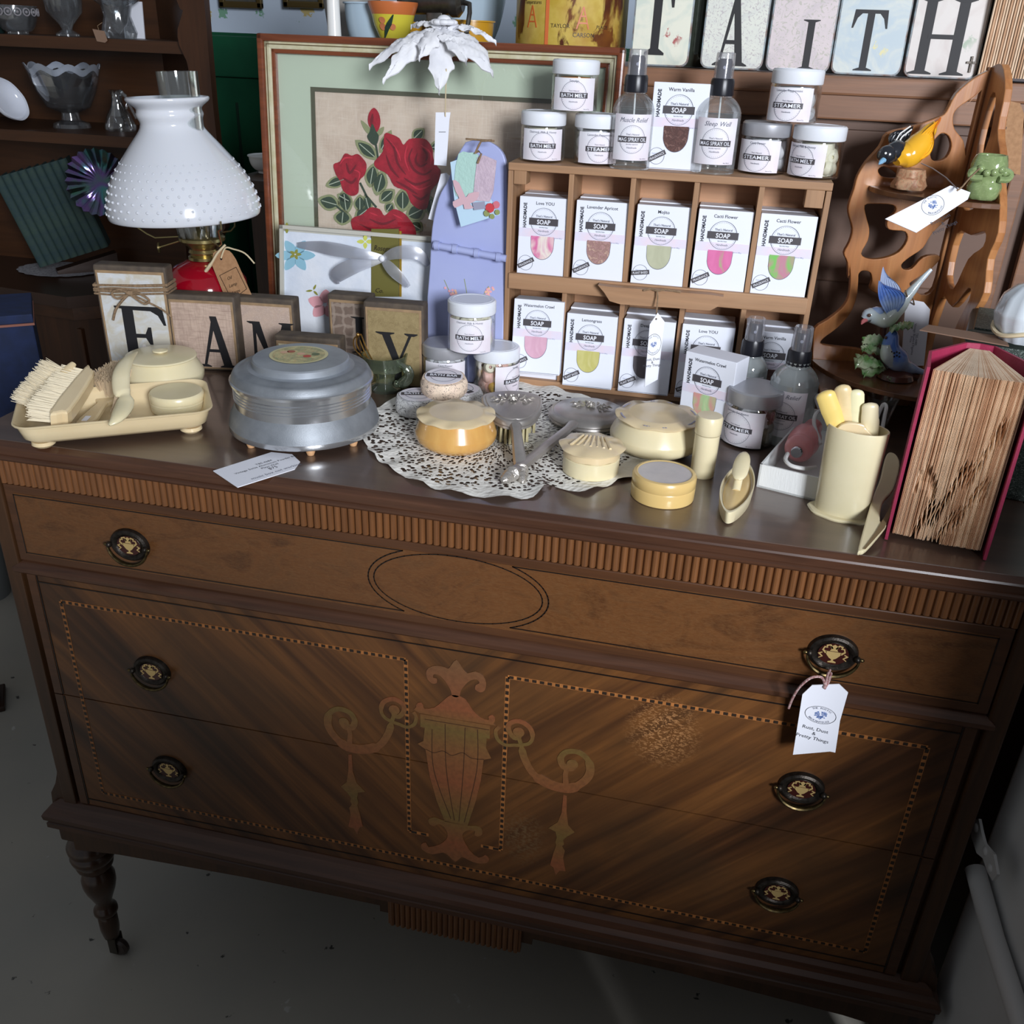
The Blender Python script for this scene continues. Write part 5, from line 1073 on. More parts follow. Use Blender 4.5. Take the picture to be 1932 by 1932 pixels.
low = [((963, 700), .9375, .345, 'Watermelon Crawl', 'blush', 'FRAGRANCE', -6, R(2), 'white soap box with pale pink soap, tilted in the first lower pigeonhole'),
       ((1060, 728), .9242, .350, 'Lemongrass', 'lemon', 'PLANT BASED', -4, 0, 'white soap box with lemon yellow soap, lower row, second pigeonhole'),
       ((1165, 735), .9242, .350, 'Deep Blue', 'slate', 'PLANT BASED', -4, 0, 'white soap box with slate grey soap, lower row, behind the hanging tag'),
       ((1272, 745), .9242, .350, 'Love YOU', 'pink_cream', 'FRAGRANCE', -4, 0, 'white soap box in the fourth lower pigeonhole, half hidden by another carton'),
       ((1390, 760), .9242, .350, 'Warm Vanilla', 'brown', 'FRAGRANCE', -4, 0, 'shaded white soap box with brown soap behind the two standing spray bottles')]
for (px, z, y, ti, so, stp, rx, rz, lab) in low:
    x = YP(px[0], px[1], y).x+BW/2; soapbox('soap_box', ti, so, stp, RM((x, y+.002, z), rz, R(rx)), lab, plant=True)
    t = thing('soap_box', 'plain second carton at the back of the '+['first', 'second', 'third', 'fourth', 'fifth'][low.index((px, z, y, ti, so, stp, rx, rz, lab))]+' lower pigeonhole', 'soap box', RM((x-.001, y+.0395, .9242), 0, R(rx*.3)), 'white soap cartons behind the front ones'); mb = MB(); mb.box((0, .0145, BH/2), (BW, .029, BH-.001), M_cart, b=.001); mb.build('carton', t)
mb = MB(); mb.box((0, .0, 0), (BW*.9, .05, .0125), M_cart); x = YP(963, 700, .345).x+BW/2; one('folded_carton', mb, 'flattened white carton propping up the tilted soap box', 'carton', (x, .395, .9302))
sb = T(1295, 662, H+BH); rz_ = R(-25); soapbox('soap_box', 'Watermelon Crawl', 'melon', 'FRAGRANCE', RM((sb.x+BW/2*math.cos(rz_), sb.y+BW/2*math.sin(rz_), H), rz_, 0), 'white soap box with pink and green soap standing on the dresser before the crate')
sp_ = YP(1222, 322, .385); soapbox('soap_box', 'Warm Vanilla', 'brown', 'FRAGRANCE', RM((YP(1222, 300, .388).x+BW/2-.001, .388, CZ1), 0, R(-2)), 'white soap box with brown flecked soap on top of the crate between the spray bottles')

# ------------------------------------------------------------ jars
G_pet = thinglass('clear_plastic_jar', (.98, .985, .985), .05, .04, .3); M_lidw = P('white_lid_plastic', (232, 236, 242), .35); M_lids = P('brushed_silver_lid', (190, 191, 196), .38, .5, col2=(170, 172, 178), ns=12)
M_lab = P('white_paper_label', (232, 232, 238), .6, col2=(228, 218, 226), ns=30)
def jar(label, name, title, lid, fill, M, r=.0285, h=.058, lz=.0155, rot=0., span=2.0, fills=None):
    t = thing('cosmetic_jar', label, 'jar', M, 'screw-lid jars of bath melts and steamers')
    hb = h-lz
    mb = MB(); mb.lathe([(0, 0), (r*.90, 0), (r*.97, .001), (r, .004), (r, hb-.003), (r*.96, hb), (r*.93, hb), (r*.965, hb-.004), (r*.965, .005), (r*.9, .0025), (0, .0025)], G_pet, 44); mb.build('jar_body', t)
    mb = MB(); R2 = r*.99; ln = [(0, hb), (R2, hb), (R2+.0006, hb+.001), (R2+.0006, h-.002), (R2-.001, h), (0, h)]; mb.lathe(ln, lid, 48, mod=None); 
    if lid is M_lidw: mb.lathe([(R2*.86, h), (R2*.86, h+.0003), (R2*.80, h+.0003), (R2*.80, h)], lid, 40, caps=False)
    mb.build('lid', t)
    rl = r+.0004; A = rot; wp = lambda x, y, z: ((rl-y)*math.sin(x/rl+A), -(rl-y)*math.cos(x/rl+A), z)
    mb = MB(); hw = r*span/2; n = 16; zz0, zz1 = .003, hb-.0035; vs = []
    for k in range(n+1):
        x = -hw+2*hw*k/n; vs += [wp(x, 0, zz0), wp(x, 0, zz1)]
    mb.add(vs, [(2*k, 2*k+2, 2*k+3, 2*k+1) for k in range(n)], M_lab, True)
    zc_ = (zz0+zz1)/2-.001; rr = hw*.56
    def D(loops, m, y): mb.shape(loops, m, .0001, y, warp=wp)
    mb.shape(ring(0, zc_, rr, .0004, 30), M_grey, .0001, -.0002, warp=wp)
    for k in range(36): a = math.tau*k/36; mb.shape([circ(rr*.9*math.cos(a), zc_+rr*.9*math.sin(a), .00026, 5)], M_grey, .0001, -.0002, warp=wp)
    bw = rr*1.1; vs = []
    for k in range(9): x = -bw+2*bw*k/8; vs += [wp(x, -.0004, zc_-.0030), wp(x, -.0004, zc_+.0030)]
    mb.add(vs, [(2*k, 2*k+2, 2*k+3, 2*k+1) for k in range(8)], M_ban, True)
    mb.text(name, 0, zc_, .0040, M_paper, y=-.0008, w=bw*1.75, warp=wp, bold=.012)
    mb.text(title, 0, zz1-.0030, .0025, M_grey, y=-.0003, maxw=hw*1.7, warp=wp); mb.text("That's Natural", 0, zc_+.0050, .0015, M_grey, y=-.0003, maxw=rr*1.2, warp=wp); mb.text('Handmade', 0, zc_-.0068, .0017, M_grey, y=-.0003, maxw=rr, warp=wp); mb.text('Net wt 75 g', hw*.6, zz0+.0020, .0011, M_grey, y=-.0003, warp=wp)
    mb.build('label', t)
    mb = MB(); rnd = random.Random(hash(label) % 1000 if False else len(label)*7+int(r*1e5)); rm = r*.93
    cols = fill
    b = .0088; z = b+.003
    while z < hb-b*.6:
        for k in range(7):
            a = math.tau*k/7+z*90; rad = rm-b-.0005
            c = (rad*math.cos(a), rad*math.sin(a), z+rnd.uniform(-.001, .001)); m = cols[rnd.randrange(len(cols))]
            ax = rnd.random()*3; mb.lathe([(.0022, -.0045), (b*.72, -.0055), (b, -.001), (b*.95, .003), (b*.6, .0055), (.0022, .005), (.0015, 0)], m, 14, RM(c, rnd.random()*6, R(60+rnd.random()*60)), caps=False)
        z += b*1.45
    mb.lathe([(0, .003), (rm*.70, .003), (rm*.74, hb*.5), (rm*.66, hb*.92), (0, hb*.95)], cols[0], 24, mod=lambda a, r, z, j: (r*(1+.08*math.sin(5*a+j*2)), z)); o = mb.build('contents', t); return t
F_cream = [P('cream_melt', (232, 228, 204), .6, sss=.1)]; F_white = [P('white_steamer', (234, 234, 234), .8, col2=(220, 222, 226), ns=90)]; F_mix = [P('orange_melt', (226, 160, 60), .5), P('pink_melt', (232, 190, 176), .5), P('grey_melt', (170, 166, 160), .5)]; F_pinky = [P('pink_melt', (232, 190, 176), .5), P('yellow_melt', (230, 190, 90), .5), P('cream_melt', (232, 228, 204), .6)]
def at_top(px, py, r=.0285): c = BC(px, py, r, CZ1); return (c.x, c.y, CZ1)
def face(M): return M
cz = CZ1
def JM(px, py, r=.0285, z=CZ1): c = BC(px, py, r, z); az = math.atan2(c.x-CAM.x, c.y-CAM.y); return RM((c.x, c.y, z), -az)
HJ = .0575
ja = JM(1022, 308, .0275); jar('jar of cream bath melts with white lid, left end of the crate top', 'BATH MELT', 'Oatmeal, Milk & Honey', M_lidw, F_cream, ja, .0275, HJ)
jb = JM(1122, 314, .0275); jar('jar of white steamers with white lid, beside the left spray bottle on the crate', 'STEAMER', 'Lavender Peppermint', M_lidw, F_white, jb, .0275, HJ, rot=.15)
jc_ = (ja.translation+jb.translation)/2; c = YP(1076, 205, jc_.y-.026); M = RM((c.x, jc_.y, CZ1+HJ+.0004), math.atan2(CAM.x-c.x, .0+c.y-CAM.y)*0+.12); jar('jar of orange and pink bath melts, topmost of the left stack on the crate', 'BATH MELT', 'Smudge', M_lidw, F_mix, M, .0280, HJ)
jd = JM(1434, 331, .0285); jar('jar of white steamers with silver lid on the crate, right of the tall bottle', 'STEAMER', 'Cacti Flower', M_lids, F_white, jd, .0285, HJ, rot=-.28)
je = JM(1532, 340, .030); jar('jar of cream bath melts with white lid, right end of the crate top', 'BATH MELT', 'Oatmeal, Milk & Honey', M_lidw, F_cream, je, .030, HJ, rot=-.62)
jf_ = (jd.translation+je.translation)/2; c = YP(1493, 228, jf_.y-.026); jar('jar of lavender steamers, topmost of the right stack on the crate', 'STEAMER', 'Lavender Peppermint', M_lidw, F_white, RM((c.x+.001, jf_.y, CZ1+HJ+.0004), .04), .0292, HJ, rot=-.34)
# jars on the dresser
p1 = JM(840, 748, .0300, H); jar('silver-lidded jar of steamers behind the wrapped soaps', 'STEAMER', 'Cacti Flower', M_lids, F_white, p1, .0300, .064, .016)
p2 = JM(935, 752, .0300, H); jar('white-lidded jar of pink and yellow bath melts beside the wrapped soaps', 'BATH MELT', 'Smudge', M_lidw, F_pinky, p2, .0300, .062, .016, rot=.95)
pm = (p1.translation+p2.translation)/2; c = BC(889, 672, .030, H+.0645); jar('jar of cream bath melts with white lid stacked on two jars by the Y block', 'BATH MELT', 'Oatmeal, Milk & Honey', M_lidw, F_cream, RM((c.x, c.y, H+.0645), .25), .0300, .064, .016, rot=-.08)
pj = JM(1408, 850, .0325, H); jar('silver-lidded jar of botanical steamers beside the white box', 'STEAMER', 'Lavender Eucalyptus', M_lids, F_white+[P('dried_herb', (90, 74, 50), .9, col2=(140, 120, 90), ns=200)], pj, .0325, .068, .018, rot=-.55, span=2.1)

# ------------------------------------------------------------ spray bottles
G_bot = thinglass('clear_bottle_plastic', (.96, .975, .97), .06, .03, .35, .06, (.80, .84, .84)); M_bk2 = P('black_plastic', (26, 27, 34), .35); M_pump = P('black_sprayer', (38, 40, 54), .3)
G_cap = thinglass('clear_overcap', (.88, .88, .9), .10, .08, .4, .12, (.8, .8, .85))
def spray(label, title, M, r, hb, rot=0., hazy=False):
    t = thing('spray_bottle', label, 'bottle', M, 'clear spray bottles with black collars')
    ht = hb+.048; mat = G_bot if not hazy else thinglass('oil_filled_bottle', (.80, .85, .84), .09, .04, .45, .45, (.66, .72, .72))
    mb = MB(); pf = [(0, 0), (r*.86, 0), (r*.97, .0015), (r, .005), (r, hb*.74), (r*.985, hb*.80), (r*.90, hb*.88), (r*.72, hb*.95), (r*.56, hb*.99), (r*.50, hb), (r*.50, hb+.006)]; mb.lathe(smoothloop(pf, 3, False), mat, 44, caps=False)
    mb.tube([(0, 0, hb), (.001, 0, hb*.5), (.004, 0, .006)], .0011, P('dip_tube', (220, 224, 224), .3), 6); mb.build('bottle_body', t)
    mb = MB(); c0 = hb+.001; mb.lathe([(0, c0), (.0134, c0), (.0138, c0+.002), (.0134, c0+.0155), (.0124, c0+.0185), (0, c0+.0185)], M_bk2, 48, mod=lambda a, rr, z, j: (rr*(1+.012*math.cos(32*a)*(1 if 1 < j < 4 else 0)), z)); mb.build('collar', t)
    mb = MB(); mb.lathe([(0, c0+.018), (.0088, c0+.018), (.0086, c0+.036), (.0070, c0+.039), (0, c0+.039)], M_pump, 24); mb.lathe([(0, -.0022), (.0018, -.0022), (.0018, .001), (0, .001)], P('grey_nozzle', (170, 174, 190), .4), 14, RM((0, -.0082, c0+.030), rot*0, R(90))); mb.build('sprayer', t)
    mb = MB(); mb.lathe([(.0114, c0+.017), (.0112, c0+.030), (.0106, c0+.0445), (.0096, c0+.0455), (0, c0+.0455)], G_cap, 30, caps=False); mb.build('overcap', t)
    rl = r+.0004; wp = lambda x, y, z: ((rl-y)*math.sin(x/rl+rot), -(rl-y)*math.cos(x/rl+rot), z); mb = MB(); hw = r*1.02; z0, z1 = hb*.13, hb*.74; n = 16; vs = []
    for k in range(n+1): x = -hw+2*hw*k/n; vs += [wp(x, 0, z0), wp(x, 0, z1)]
    mb.add(vs, [(2*k, 2*k+2, 2*k+3, 2*k+1) for k in range(n)], M_lab, True); zc_ = z0+(z1-z0)*.46; rr = hw*.62
    mb.shape(ring(0, zc_, rr, .0004, 32), M_grey, .0001, -.0002, warp=wp)
    for k in range(40): a = math.tau*k/40; mb.shape([circ(rr*.9*math.cos(a), zc_+rr*.9*math.sin(a), .00028, 5)], M_grey, .0001, -.0002, warp=wp)
    bw = rr*1.14; vs = []
    for k in range(9): x = -bw+2*bw*k/8; vs += [wp(x, -.0004, zc_-.0034), wp(x, -.0004, zc_+.0034)]
    mb.add(vs, [(2*k, 2*k+2, 2*k+3, 2*k+1) for k in range(8)], M_ban, True)
    mb.text('MAG SPRAY OIL', 0, zc_, .0042, M_paper, y=-.0008, w=bw*1.85, warp=wp, bold=.006); mb.text(title, .001, z1-.006, .0050, M_grey, y=-.0003, maxw=hw*1.4, warp=wp, shear=.35); mb.text("That's Natural", 0, zc_+.0056, .0019, M_grey, y=-.0003, maxw=rr*1.3, warp=wp); mb.text('Handmade', 0, zc_-.0090, .0019, M_grey, y=-.0003, maxw=rr*1.2, warp=wp); mb.text('Specialty magnesium', 0, zc_-.0052, .0012, M_grey, y=-.0003, warp=wp); mb.text('Net 100 ml', hw*.6, z0+.002, .0012, M_grey, y=-.0003, warp=wp); mb.build('label', t)
m1 = JM(1186, 321, .0245); spray('tall spray bottle standing left of the soap box on the crate top', 'Muscle Relief', m1, .0245, .083, .05)
m2 = JM(1342, 329, .0262); spray('tall spray bottle standing right of the soap box on the crate top', 'Sleep Well', m2, .0262, .083, .0)
m3 = RM((.3315, .270, H), -.1); spray('cloudy spray bottle on the dresser behind the silver-lidded jar, nearest the white box', 'Muscle Relief', m3, .0275, .092, -.35, True)
m4 = RM((.2805, .326, H), .0); spray('cloudy spray bottle squeezed between the loose soap box and another spray bottle', 'Sleep Well', m4, .0225, .083, -.1, True)

# ------------------------------------------------------------ tag hanging from the crate cleat
def rose_logo(mb, cx, cz, s, M=None, y=-.0003, ang=0.):
    rnd = random.Random(5)
    for (dx, dz, r) in ((-.45, .1, .34), (.45, .35, .38), (-.1, -.35, .24), (.25, -.25, .2)):
        X, Z = dx*math.cos(ang)-dz*math.sin(ang), dx*math.sin(ang)+dz*math.cos(ang)
        for q in (1., .62, .3): mb.shape(ring(cx+X*s, cz+Z*s, r*s*q, r*s*.17, 12), M_blue, .0001, y, M)
    for k in range(9):
        a = math.tau*k/9; d = .75; X, Z = d*math.cos(a), d*math.sin(a)*.8; mb.shape([circ(cx+X*s, cz+Z*s, s*.13, 6, s*.08)], M_blue, .0001, y, M)
    mb.shape([ribbon([(cx-.5*s, cz-.2*s), (cx, cz-.8*s), (cx+.4*s, cz)], s*.07)], M_blue, .0001, y, M)
def shoptag(px, w_lines, M, ctr, s, ang, cname, L, cat='tag', name='shop_tag', oval=(1.5, 1.05), tx=None, th=.0045, hole=None):
    mb = MB(); mb.shape([L]+([circ(hole[0], hole[1], .0014, 8)] if hole else []), M_paper, .0009, 0)
    c, sn = math.cos(ang), math.sin(ang); E = [(ctr[0]+s*oval[0]*math.cos(a)*c-s*oval[1]*math.sin(a)*sn, ctr[1]+s*oval[0]*math.cos(a)*sn+s*oval[1]*math.sin(a)*c) for a in [math.tau*k/40 for k in range(40)]]
    E2 = [(ctr[0]+(x-ctr[0])*.965, ctr[1]+(z-ctr[1])*.965) for x, z in E]; mb.shape([E, E2], M_ink, .0001, -.0002)
    rose_logo(mb, ctr[0], ctr[1], s*.55, ang=ang)
    for word, sg in (('THE RUSTIC', 1), ('BROCANTEUSE', -1)):
        n = len(word)
        for k, chh in enumerate(word):
            if chh == ' ': continue
            a = (R(90)-(k-(n-1)/2)*R(100/n)) if sg > 0 else (R(-90)+(k-(n-1)/2)*R(110/n)); x, z = s*oval[0]*.80*math.cos(a), s*oval[1]*.80*math.sin(a); mb.text(chh, ctr[0]+x*c-z*sn, ctr[1]+x*sn+z*c, s*.18, M_grey, rot=ang+(a-R(90))*sg*.7*(1 if sg > 0 else 0)+(0 if sg > 0 else (a+R(90))*.7))
    dn = (sn, -c)
    for k, s_ in enumerate(('Rust, Dust', '&', 'Pretty Things')): d = s*oval[1]+s*(.62+.48*k); mb.text(s_, ctr[0]+dn[0]*d, ctr[1]+dn[1]*d, th, M_ink, rot=ang, maxw=s*3)
    return mb
CTM = RM((YP(1240, 660, .325).x, .325, YP(1240, 660, .325).z), R(28)); g = lambda L: [TR(CTM, a, b) for a, b in L]
L = g([(1226, 612), (1241, 590), (1254, 607), (1241, 716), (1216, 730)]); mb = shoptag(0, 0, CTM, g([(1233, 650)])[0], .0085, R(2), '', L, th=.0032, oval=(1.2, 1.6), hole=g([(1238, 602)])[0])
w2 = [(1240, 548, .338), (1241, 560, .336), (1240, 575, .332), (1238, 602, .323)]; mb.tube([CTM.inverted() @ YP(a, b, c) for a, b, c in w2], .0010, M_jute, 6)
mb.tube([CTM.inverted() @ YP(a, b, c) for a, b, c in ((1214, 548, .341), (1228, 545, .340), (1240, 549, .338), (1256, 546, .340), (1284, 551, .341))], .0012, M_jute, 6)
one('shop_tag', mb, 'white shop tag on jute string hanging from the middle of the crate', 'tag', CTM, 'white shop tags with an oval blue flower emblem')
# ------------------------------------------------------------ aluminium musical powder box
rB = .0860; c = BC(580, 851, rB, H+.009); MBx = RM((c.x, c.y, H)); mbx = thing('music_powder_box', 'round brushed aluminium musical powder box with a picture on its stepped lid', 'powder box', MBx)
def zf(py, r, px=580): dv = Vector((c.x-CAM.x, c.y-CAM.y, 0)).normalized(); q = c-dv*r; d = ray(px, py); t = (q.y-CAM.y)/d.y; return (CAM+d*t).z-H
M_al = P('cast_aluminium', (150, 155, 160), .55, .6, col2=(132, 137, 142), ns=40, bs=.25, bscale=900, bd=.0006); M_alp = P('polished_aluminium', (200, 202, 204), .22, .85); M_alt = P('matt_aluminium_top', (166, 172, 178), .5, .55, col2=(140, 146, 154), ns=16)
zb1, zb2, zb3, zb4 = .0085, zf(802, rB-.008), zf(759, rB-.006), zf(719, .0545)
mb = MB(); mb.lathe([(0, zb1), (rB, zb1), (rB+.0005, zb1+.001), (rB, zb1+.006)], M_alp, 64); mb.lathe([(rB, zb1+.006), (rB-.001, zb1+.010), (rB-.003, zb1+.018), (rB-.0085, zb2-.001), (rB-.009, zb2)], M_al, 64, caps=False)
pr = [(rB-.009, zb2)]; hh = zb3-zb2
for k in range(4): zq = zb2+hh*(.30+.13*k); pr += [(rB-.009, zq), (rB-.0078, zq+.0008), (rB-.009, zq+.0016)]
pr += [(rB-.009, zb3)]; mb.lathe(pr, M_alp, 64, caps=False); mb.build('base', mbx)
zt_ = zf(703, .0535)
mb = MB(); mb.lathe([(rB-.010, zb3-.002), (rB-.0055, zb3-.001), (rB-.0050, zb3+.002), (rB-.007, zb3+.003)], M_alp, 64, caps=False)
mb.lathe(smoothloop([(rB-.007, zb3+.003), (rB-.0075, zb3+.006), (rB-.011, zb3+.012), (.0700, zb4-.0025), (.0640, zb4-.0005), (.0600, zb4)], 4, False), M_al, 64, caps=False)
mb.lathe([(.0600, zb4), (.0562, zb4+.0004), (.0548, zb4+.0012), (.0545, zt_-.0015), (.0530, zt_)], M_alt, 64, caps=False); mb.lathe([(.0530, zt_), (.04, zt_+.0006), (0, zt_+.0008)], M_alt, 64, caps=False); mb.build('lid', mbx)
M_pic = patterned('pastoral_print', (200, 192, 140), (150, 160, 120), (180, 90, 70), 60); mb = MB(); mb.lathe([(0, 0), (.033, 0)], P('cream_print_rim', (206, 198, 150), .4), 40, RM((-.004, .004, zt_+.0012)), caps=False, mod=lambda a, r, z, j: (r*(1 if True else 1), z)); mb.lathe([(0, .0003), (.0295, .0003)], M_pic, 40, RM((-.004, .004, zt_+.0012)), caps=False)
M_skin = P('printed_figure', (212, 170, 140), .5)
for x, y, m in ((.012, -.004, P('printed_red', (186, 70, 54), .5)), (.002, .002, M_skin), (-.012, .006, P('printed_rust', (160, 84, 60), .5)), (-.018, .001, M_skin), (.018, .006, P('printed_green', (90, 104, 70), .5))): mb.lathe([(0, .0006), (.0048, .0006)], m, 10, RM((-.004+x, .004+y, zt_+.0012)), caps=False)
mb.build('lid_picture', mbx)
for a in (-118, -62, -22, 60, 120, 200): mb = MB(); mb.lathe([(0, 0), (.0038, .0002), (.0052, .004), (.0040, .0095), (0, .0095)], P('tan_wooden_foot', (206, 160, 116), .5), 16); mb.build('foot', mbx, RM(((rB-.010)*math.cos(R(a)), (rB-.010)*math.sin(R(a)), 0)))
# its paper tag lying on the top
g3 = lambda L, z=H+.0012: [tuple(T(a, b, z)) for a, b in L]
def flat_sheet(name, L, mat, label, lines, ang, th=.0008, lift=None, group=None):
    c0 = sum((Vector(p) for p in g3(L)), Vector())/len(L); mb = MB(); FMx = RM((c0.x, c0.y, H+.0006), 0, R(-90))
    LL = [(p[0]-c0.x, p[1]-c0.y) for p in g3(L)]; mb.shape([LL], mat, th, 0)
    for s, x, y_, h, m in lines: mb.text(s, x*math.cos(ang)-y_*math.sin(ang), x*math.sin(ang)+y_*math.cos(ang), h, m, y=-.0002, rot=ang)
    return mb, FMx
mb, FMx = flat_sheet('t', [(402, 887), (448, 918), (556, 884), (566, 870), (551, 856), (512, 852)], M_paper, '', [('TBS-4684', 0, .010, .0035, M_ink), ('Vintage Swiss Aluminium Powder Box', 0, .004, .0035, M_ink), ('Plays Well', 0, -.002, .0035, M_ink), ('$75', .0, -.008, .005, M_ink), ('music box not working', -.002, -.018, .0045, M_grey)], math.atan2(T(556, 884).y-T(448, 918).y, T(556, 884).x-T(448, 918).x))
q0 = T(548, 860, H+.002); mb.tube([(q0.x-FMx.translation.x, q0.z-H-.0006+.0*0, 0)][0:0] or [(.0, 0, 0), (.0, 0, .0001)], .0001, M_jute, 4)
one('paper_tag', mb, 'white handwritten paper tag lying flat before the metal powder box', 'tag', FMx)

# ------------------------------------------------------------ celluloid dresser tray and brushes
M_cel = P('celluloid_cream', (228, 208, 168), .28, sss=.15, coat=.15, col2=(220, 198, 156), ns=14); M_cel2 = P('celluloid_ivory', (228, 216, 180), .28, sss=.15, coat=.15, col2=(220, 208, 168), ns=14); M_celd = P('celluloid_honey', (214, 168, 96), .22, sss=.12, coat=.35, col2=(204, 154, 84), ns=12, stretch=(6, 6, .5))
zr = H+.030; C4 = [T(12, 812, zr), T(410, 775, zr), T(392, 697, zr), T(55, 700, zr)]
ax = (Vector(C4[1])-Vector(C4[0])); ang = math.atan2(ax.y, ax.x); tl = ax.length-.008; td = .118; tc0 = (Vector(C4[0])+Vector(C4[1]))/2; nrm = Vector((-math.sin(ang), math.cos(ang), 0)); tcn = tc0+nrm*(td/2-.004)
TMx = RM((tcn.x, tcn.y, H), ang); tr_ = thing('dresser_tray', 'cream celluloid dresser tray on small round feet at the left front', 'tray', TMx)
def rrect(w, d, r, n=5):
    L = []
    for cx, cy_, a in ((w/2-r, -d/2+r, -90), (w/2-r, d/2-r, 0), (-w/2+r, d/2-r, 90), (-w/2+r, -d/2+r, 180)):
        for k in range(n+1): L.append((cx+r*math.cos(R(a+90*k/n)), cy_+r*math.sin(R(a+90*k/n))))
    return L
mb = MB(); lay = [(tl-.050, td-.050, .008, .006), (tl-.030, td-.030, .012, .0075), (tl-.016, td-.016, .016, .013), (tl-.010, td-.010, .018, .022), (tl-.006, td-.006, .019, .0285), (tl, td, .020, .030), (tl+.001, td+.001, .020, .0315), (tl-.002, td-.002, .019, .032), (tl-.012, td-.012, .016, .0265), (tl-.018, td-.018, .014, .015), (tl-.032, td-.032, .012, .0095), (tl-.052, td-.052, .008, .0085)]
vs = []; n = 24
for w, d, r, z in lay: vs += [(x, y, z) for x, y in rrect(w, d, r)]
fs = [[k for k in range(n)][::-1], [(len(lay)-1)*n+k for k in range(n)]]
for j in range(len(lay)-1): fs += [(j*n+k, j*n+(k+1) % n, (j+1)*n+(k+1) % n, (j+1)*n+k) for k in range(n)]
mb.add(vs, fs, M_cel, True); mb.build('tray_body', tr_)
for sx in (-1, 1):
    for sy in (-1, 1): mb = MB(); mb.lathe([(0, 0), (.009, 0), (.0125, .003), (.012, .007), (0, .0072)], M_cel, 20); mb.build('foot', tr_, RM((sx*(tl/2-.026), sy*(td/2-.026), 0)))
ztr = H+.0090
def tray_at(px, py, z=ztr): p = T(px, py, z); return p
# powder bowl with knob lid
r1 = .052; p = BC(314, 745, .036, ztr)
def lidbowl(name, label, c, rmax, rbase, h, zmx, rl, mat, matl, knob=False, scal=0, group=None, lidz=.003, ring_=None, lidname='lid'):
    t = thing(name, label, 'powder box', RM((c[0], c[1], c[2]))); mb = MB()
    mb.lathe(smoothloop([(rbase, .0), (rbase+.003, .001), (rmax*.95, zmx*.5), (rmax, zmx), (rmax*.97, zmx*1.35), (rl*.97, h-.002), (rl*.94, h)], 5, False), mat, 56)
    mb.build('bowl', t); mb = MB()
    if scal:
        mb.lathe([(0, h-.001), (rl*.9, h-.001), (rl+.003, h-.0016), (rl+.0035, h-.0004), (rl+.001, h+.0012), (rl*.80, h+.0020), (rl*.76, h+.0028), (rl*.72, h+.0026), (rl*.3, h+.0040), (0, h+.0044)], matl, 96, mod=lambda a, r, z, j: (r*(1+(.035*abs(math.cos(scal*a/2))**.7-.012 if r > rl*.95 else 0)), z+(.0010*math.cos(scal*a) if r > rl*.95 else 0)))
    else: mb.lathe([(0, h), (rl, h), (rl+.001, h+.001), (rl, h+.0025), (rl*.9, h+.0035), (0, h+.0055)], matl, 56)
    if knob: mb.lathe([(0, h+.004), (.004, h+.005), (.005, h+.0065), (.0095, h+.0075), (.0095, h+.009), (.004, h+.0105), (0, h+.0108)], matl, 24)
    mb.build(lidname, t); return t
lidbowl('powder_jar', 'large cream celluloid powder jar with button knob, in the tray', p, .0500, .036, .038, .017, .0425, M_cel2, M_cel2, knob=True)
p = BC(339, 788, .0285, ztr); t = thing('pill_box', 'small round flat cream box in the tray before the knobbed powder jar', 'box', RM(p)); mb = MB(); mb.lathe([(0, 0), (.0285, 0), (.0305, .002), (.0305, .0095), (.0298, .010), (.0298, .0105), (.031, .011)], M_cel2, 48, caps=True); mb.build('base', t); mb = MB(); mb.lathe([(.031, .0108), (.0312, .0115), (.0308, .0130), (.0312, .0136), (.0312, .021), (.0295, .0232), (.02, .0236), (0, .0238)], M_cel2, 48); mb.build('lid', t)
# bristle helper
def bristles(mb, pts, nrm, L, mat, splay=.2, rad=.0006, seed=1, spread=None, n=300, wob=.15):
    rnd = random.Random(seed)
    for k in range(n):
        p, nn = pts(rnd); q = Vector((rnd.uniform(-1, 1), rnd.uniform(-1, 1), rnd.uniform(-1, 1)))*splay*L; ll = L*(1-wob*rnd.random())
        p = Vector(p); e = p+Vector(nn)*ll+q; d = (e-p).normalized(); s = d.cross(Vector((.3, .2, 1))).normalized()*rad; s2 = d.cross(s).normalized()*rad
        mb.add([p+s, p-s*.5+s2, p-s*.5-s2, e+s*.5, e-s*.2+s2*.5, e-s*.2-s2*.5], [(0, 1, 4, 3), (1, 2, 5, 4), (2, 0, 3, 5), (3, 4, 5)], mat)
M_br = P('cream_bristle', (226, 214, 186), .8); M_brg = P('grey_brown_bristle', (206, 184, 152), .8)
def line_obj(a, b, zA, zB): return T(a[0], a[1], zA), T(b[0], b[1], zB)
# hat brush 1: wide back on the right, bristles to the left
A, B = T(100, 788, H+.034), T(165, 706, H+.048)
ax = (B-A); L_ = ax.length; u = ax.normalized(); lft = Vector((-u.y, u.x, 0)).normalized()
def mk(o, u, w): # local frame: x=u, y=w, z=u x w
    w = (w-u*w.dot(u)).normalized(); z = u.cross(w); return Matrix(((u.x, w.x, z.x, o.x), (u.y, w.y, z.y, o.y), (u.z, w.z, z.z, o.z), (0, 0, 0, 1)))
M1 = mk(A, u, (lft+Vector((0, 0, .18))).normalized()); t = thing('bonnet_brush', 'cream celluloid brush with long pale bristles and a flat block back, in the tray', 'brush', M1)
mb = MB(); prof = [(0, -.010), (L_*.1, -.016), (L_*.85, -.012), (L_, -.004), (L_*1.0, .003), (0, .003)]
mb.shape([smoothloop(prof, 3)], M_cel, .020, -.010, Matrix(((1, 0, 0, 0), (0, 0, 1, 0), (0, 1, 0, 0), (0, 0, 0, 1))), bev=.003); mb.build('handle', t)
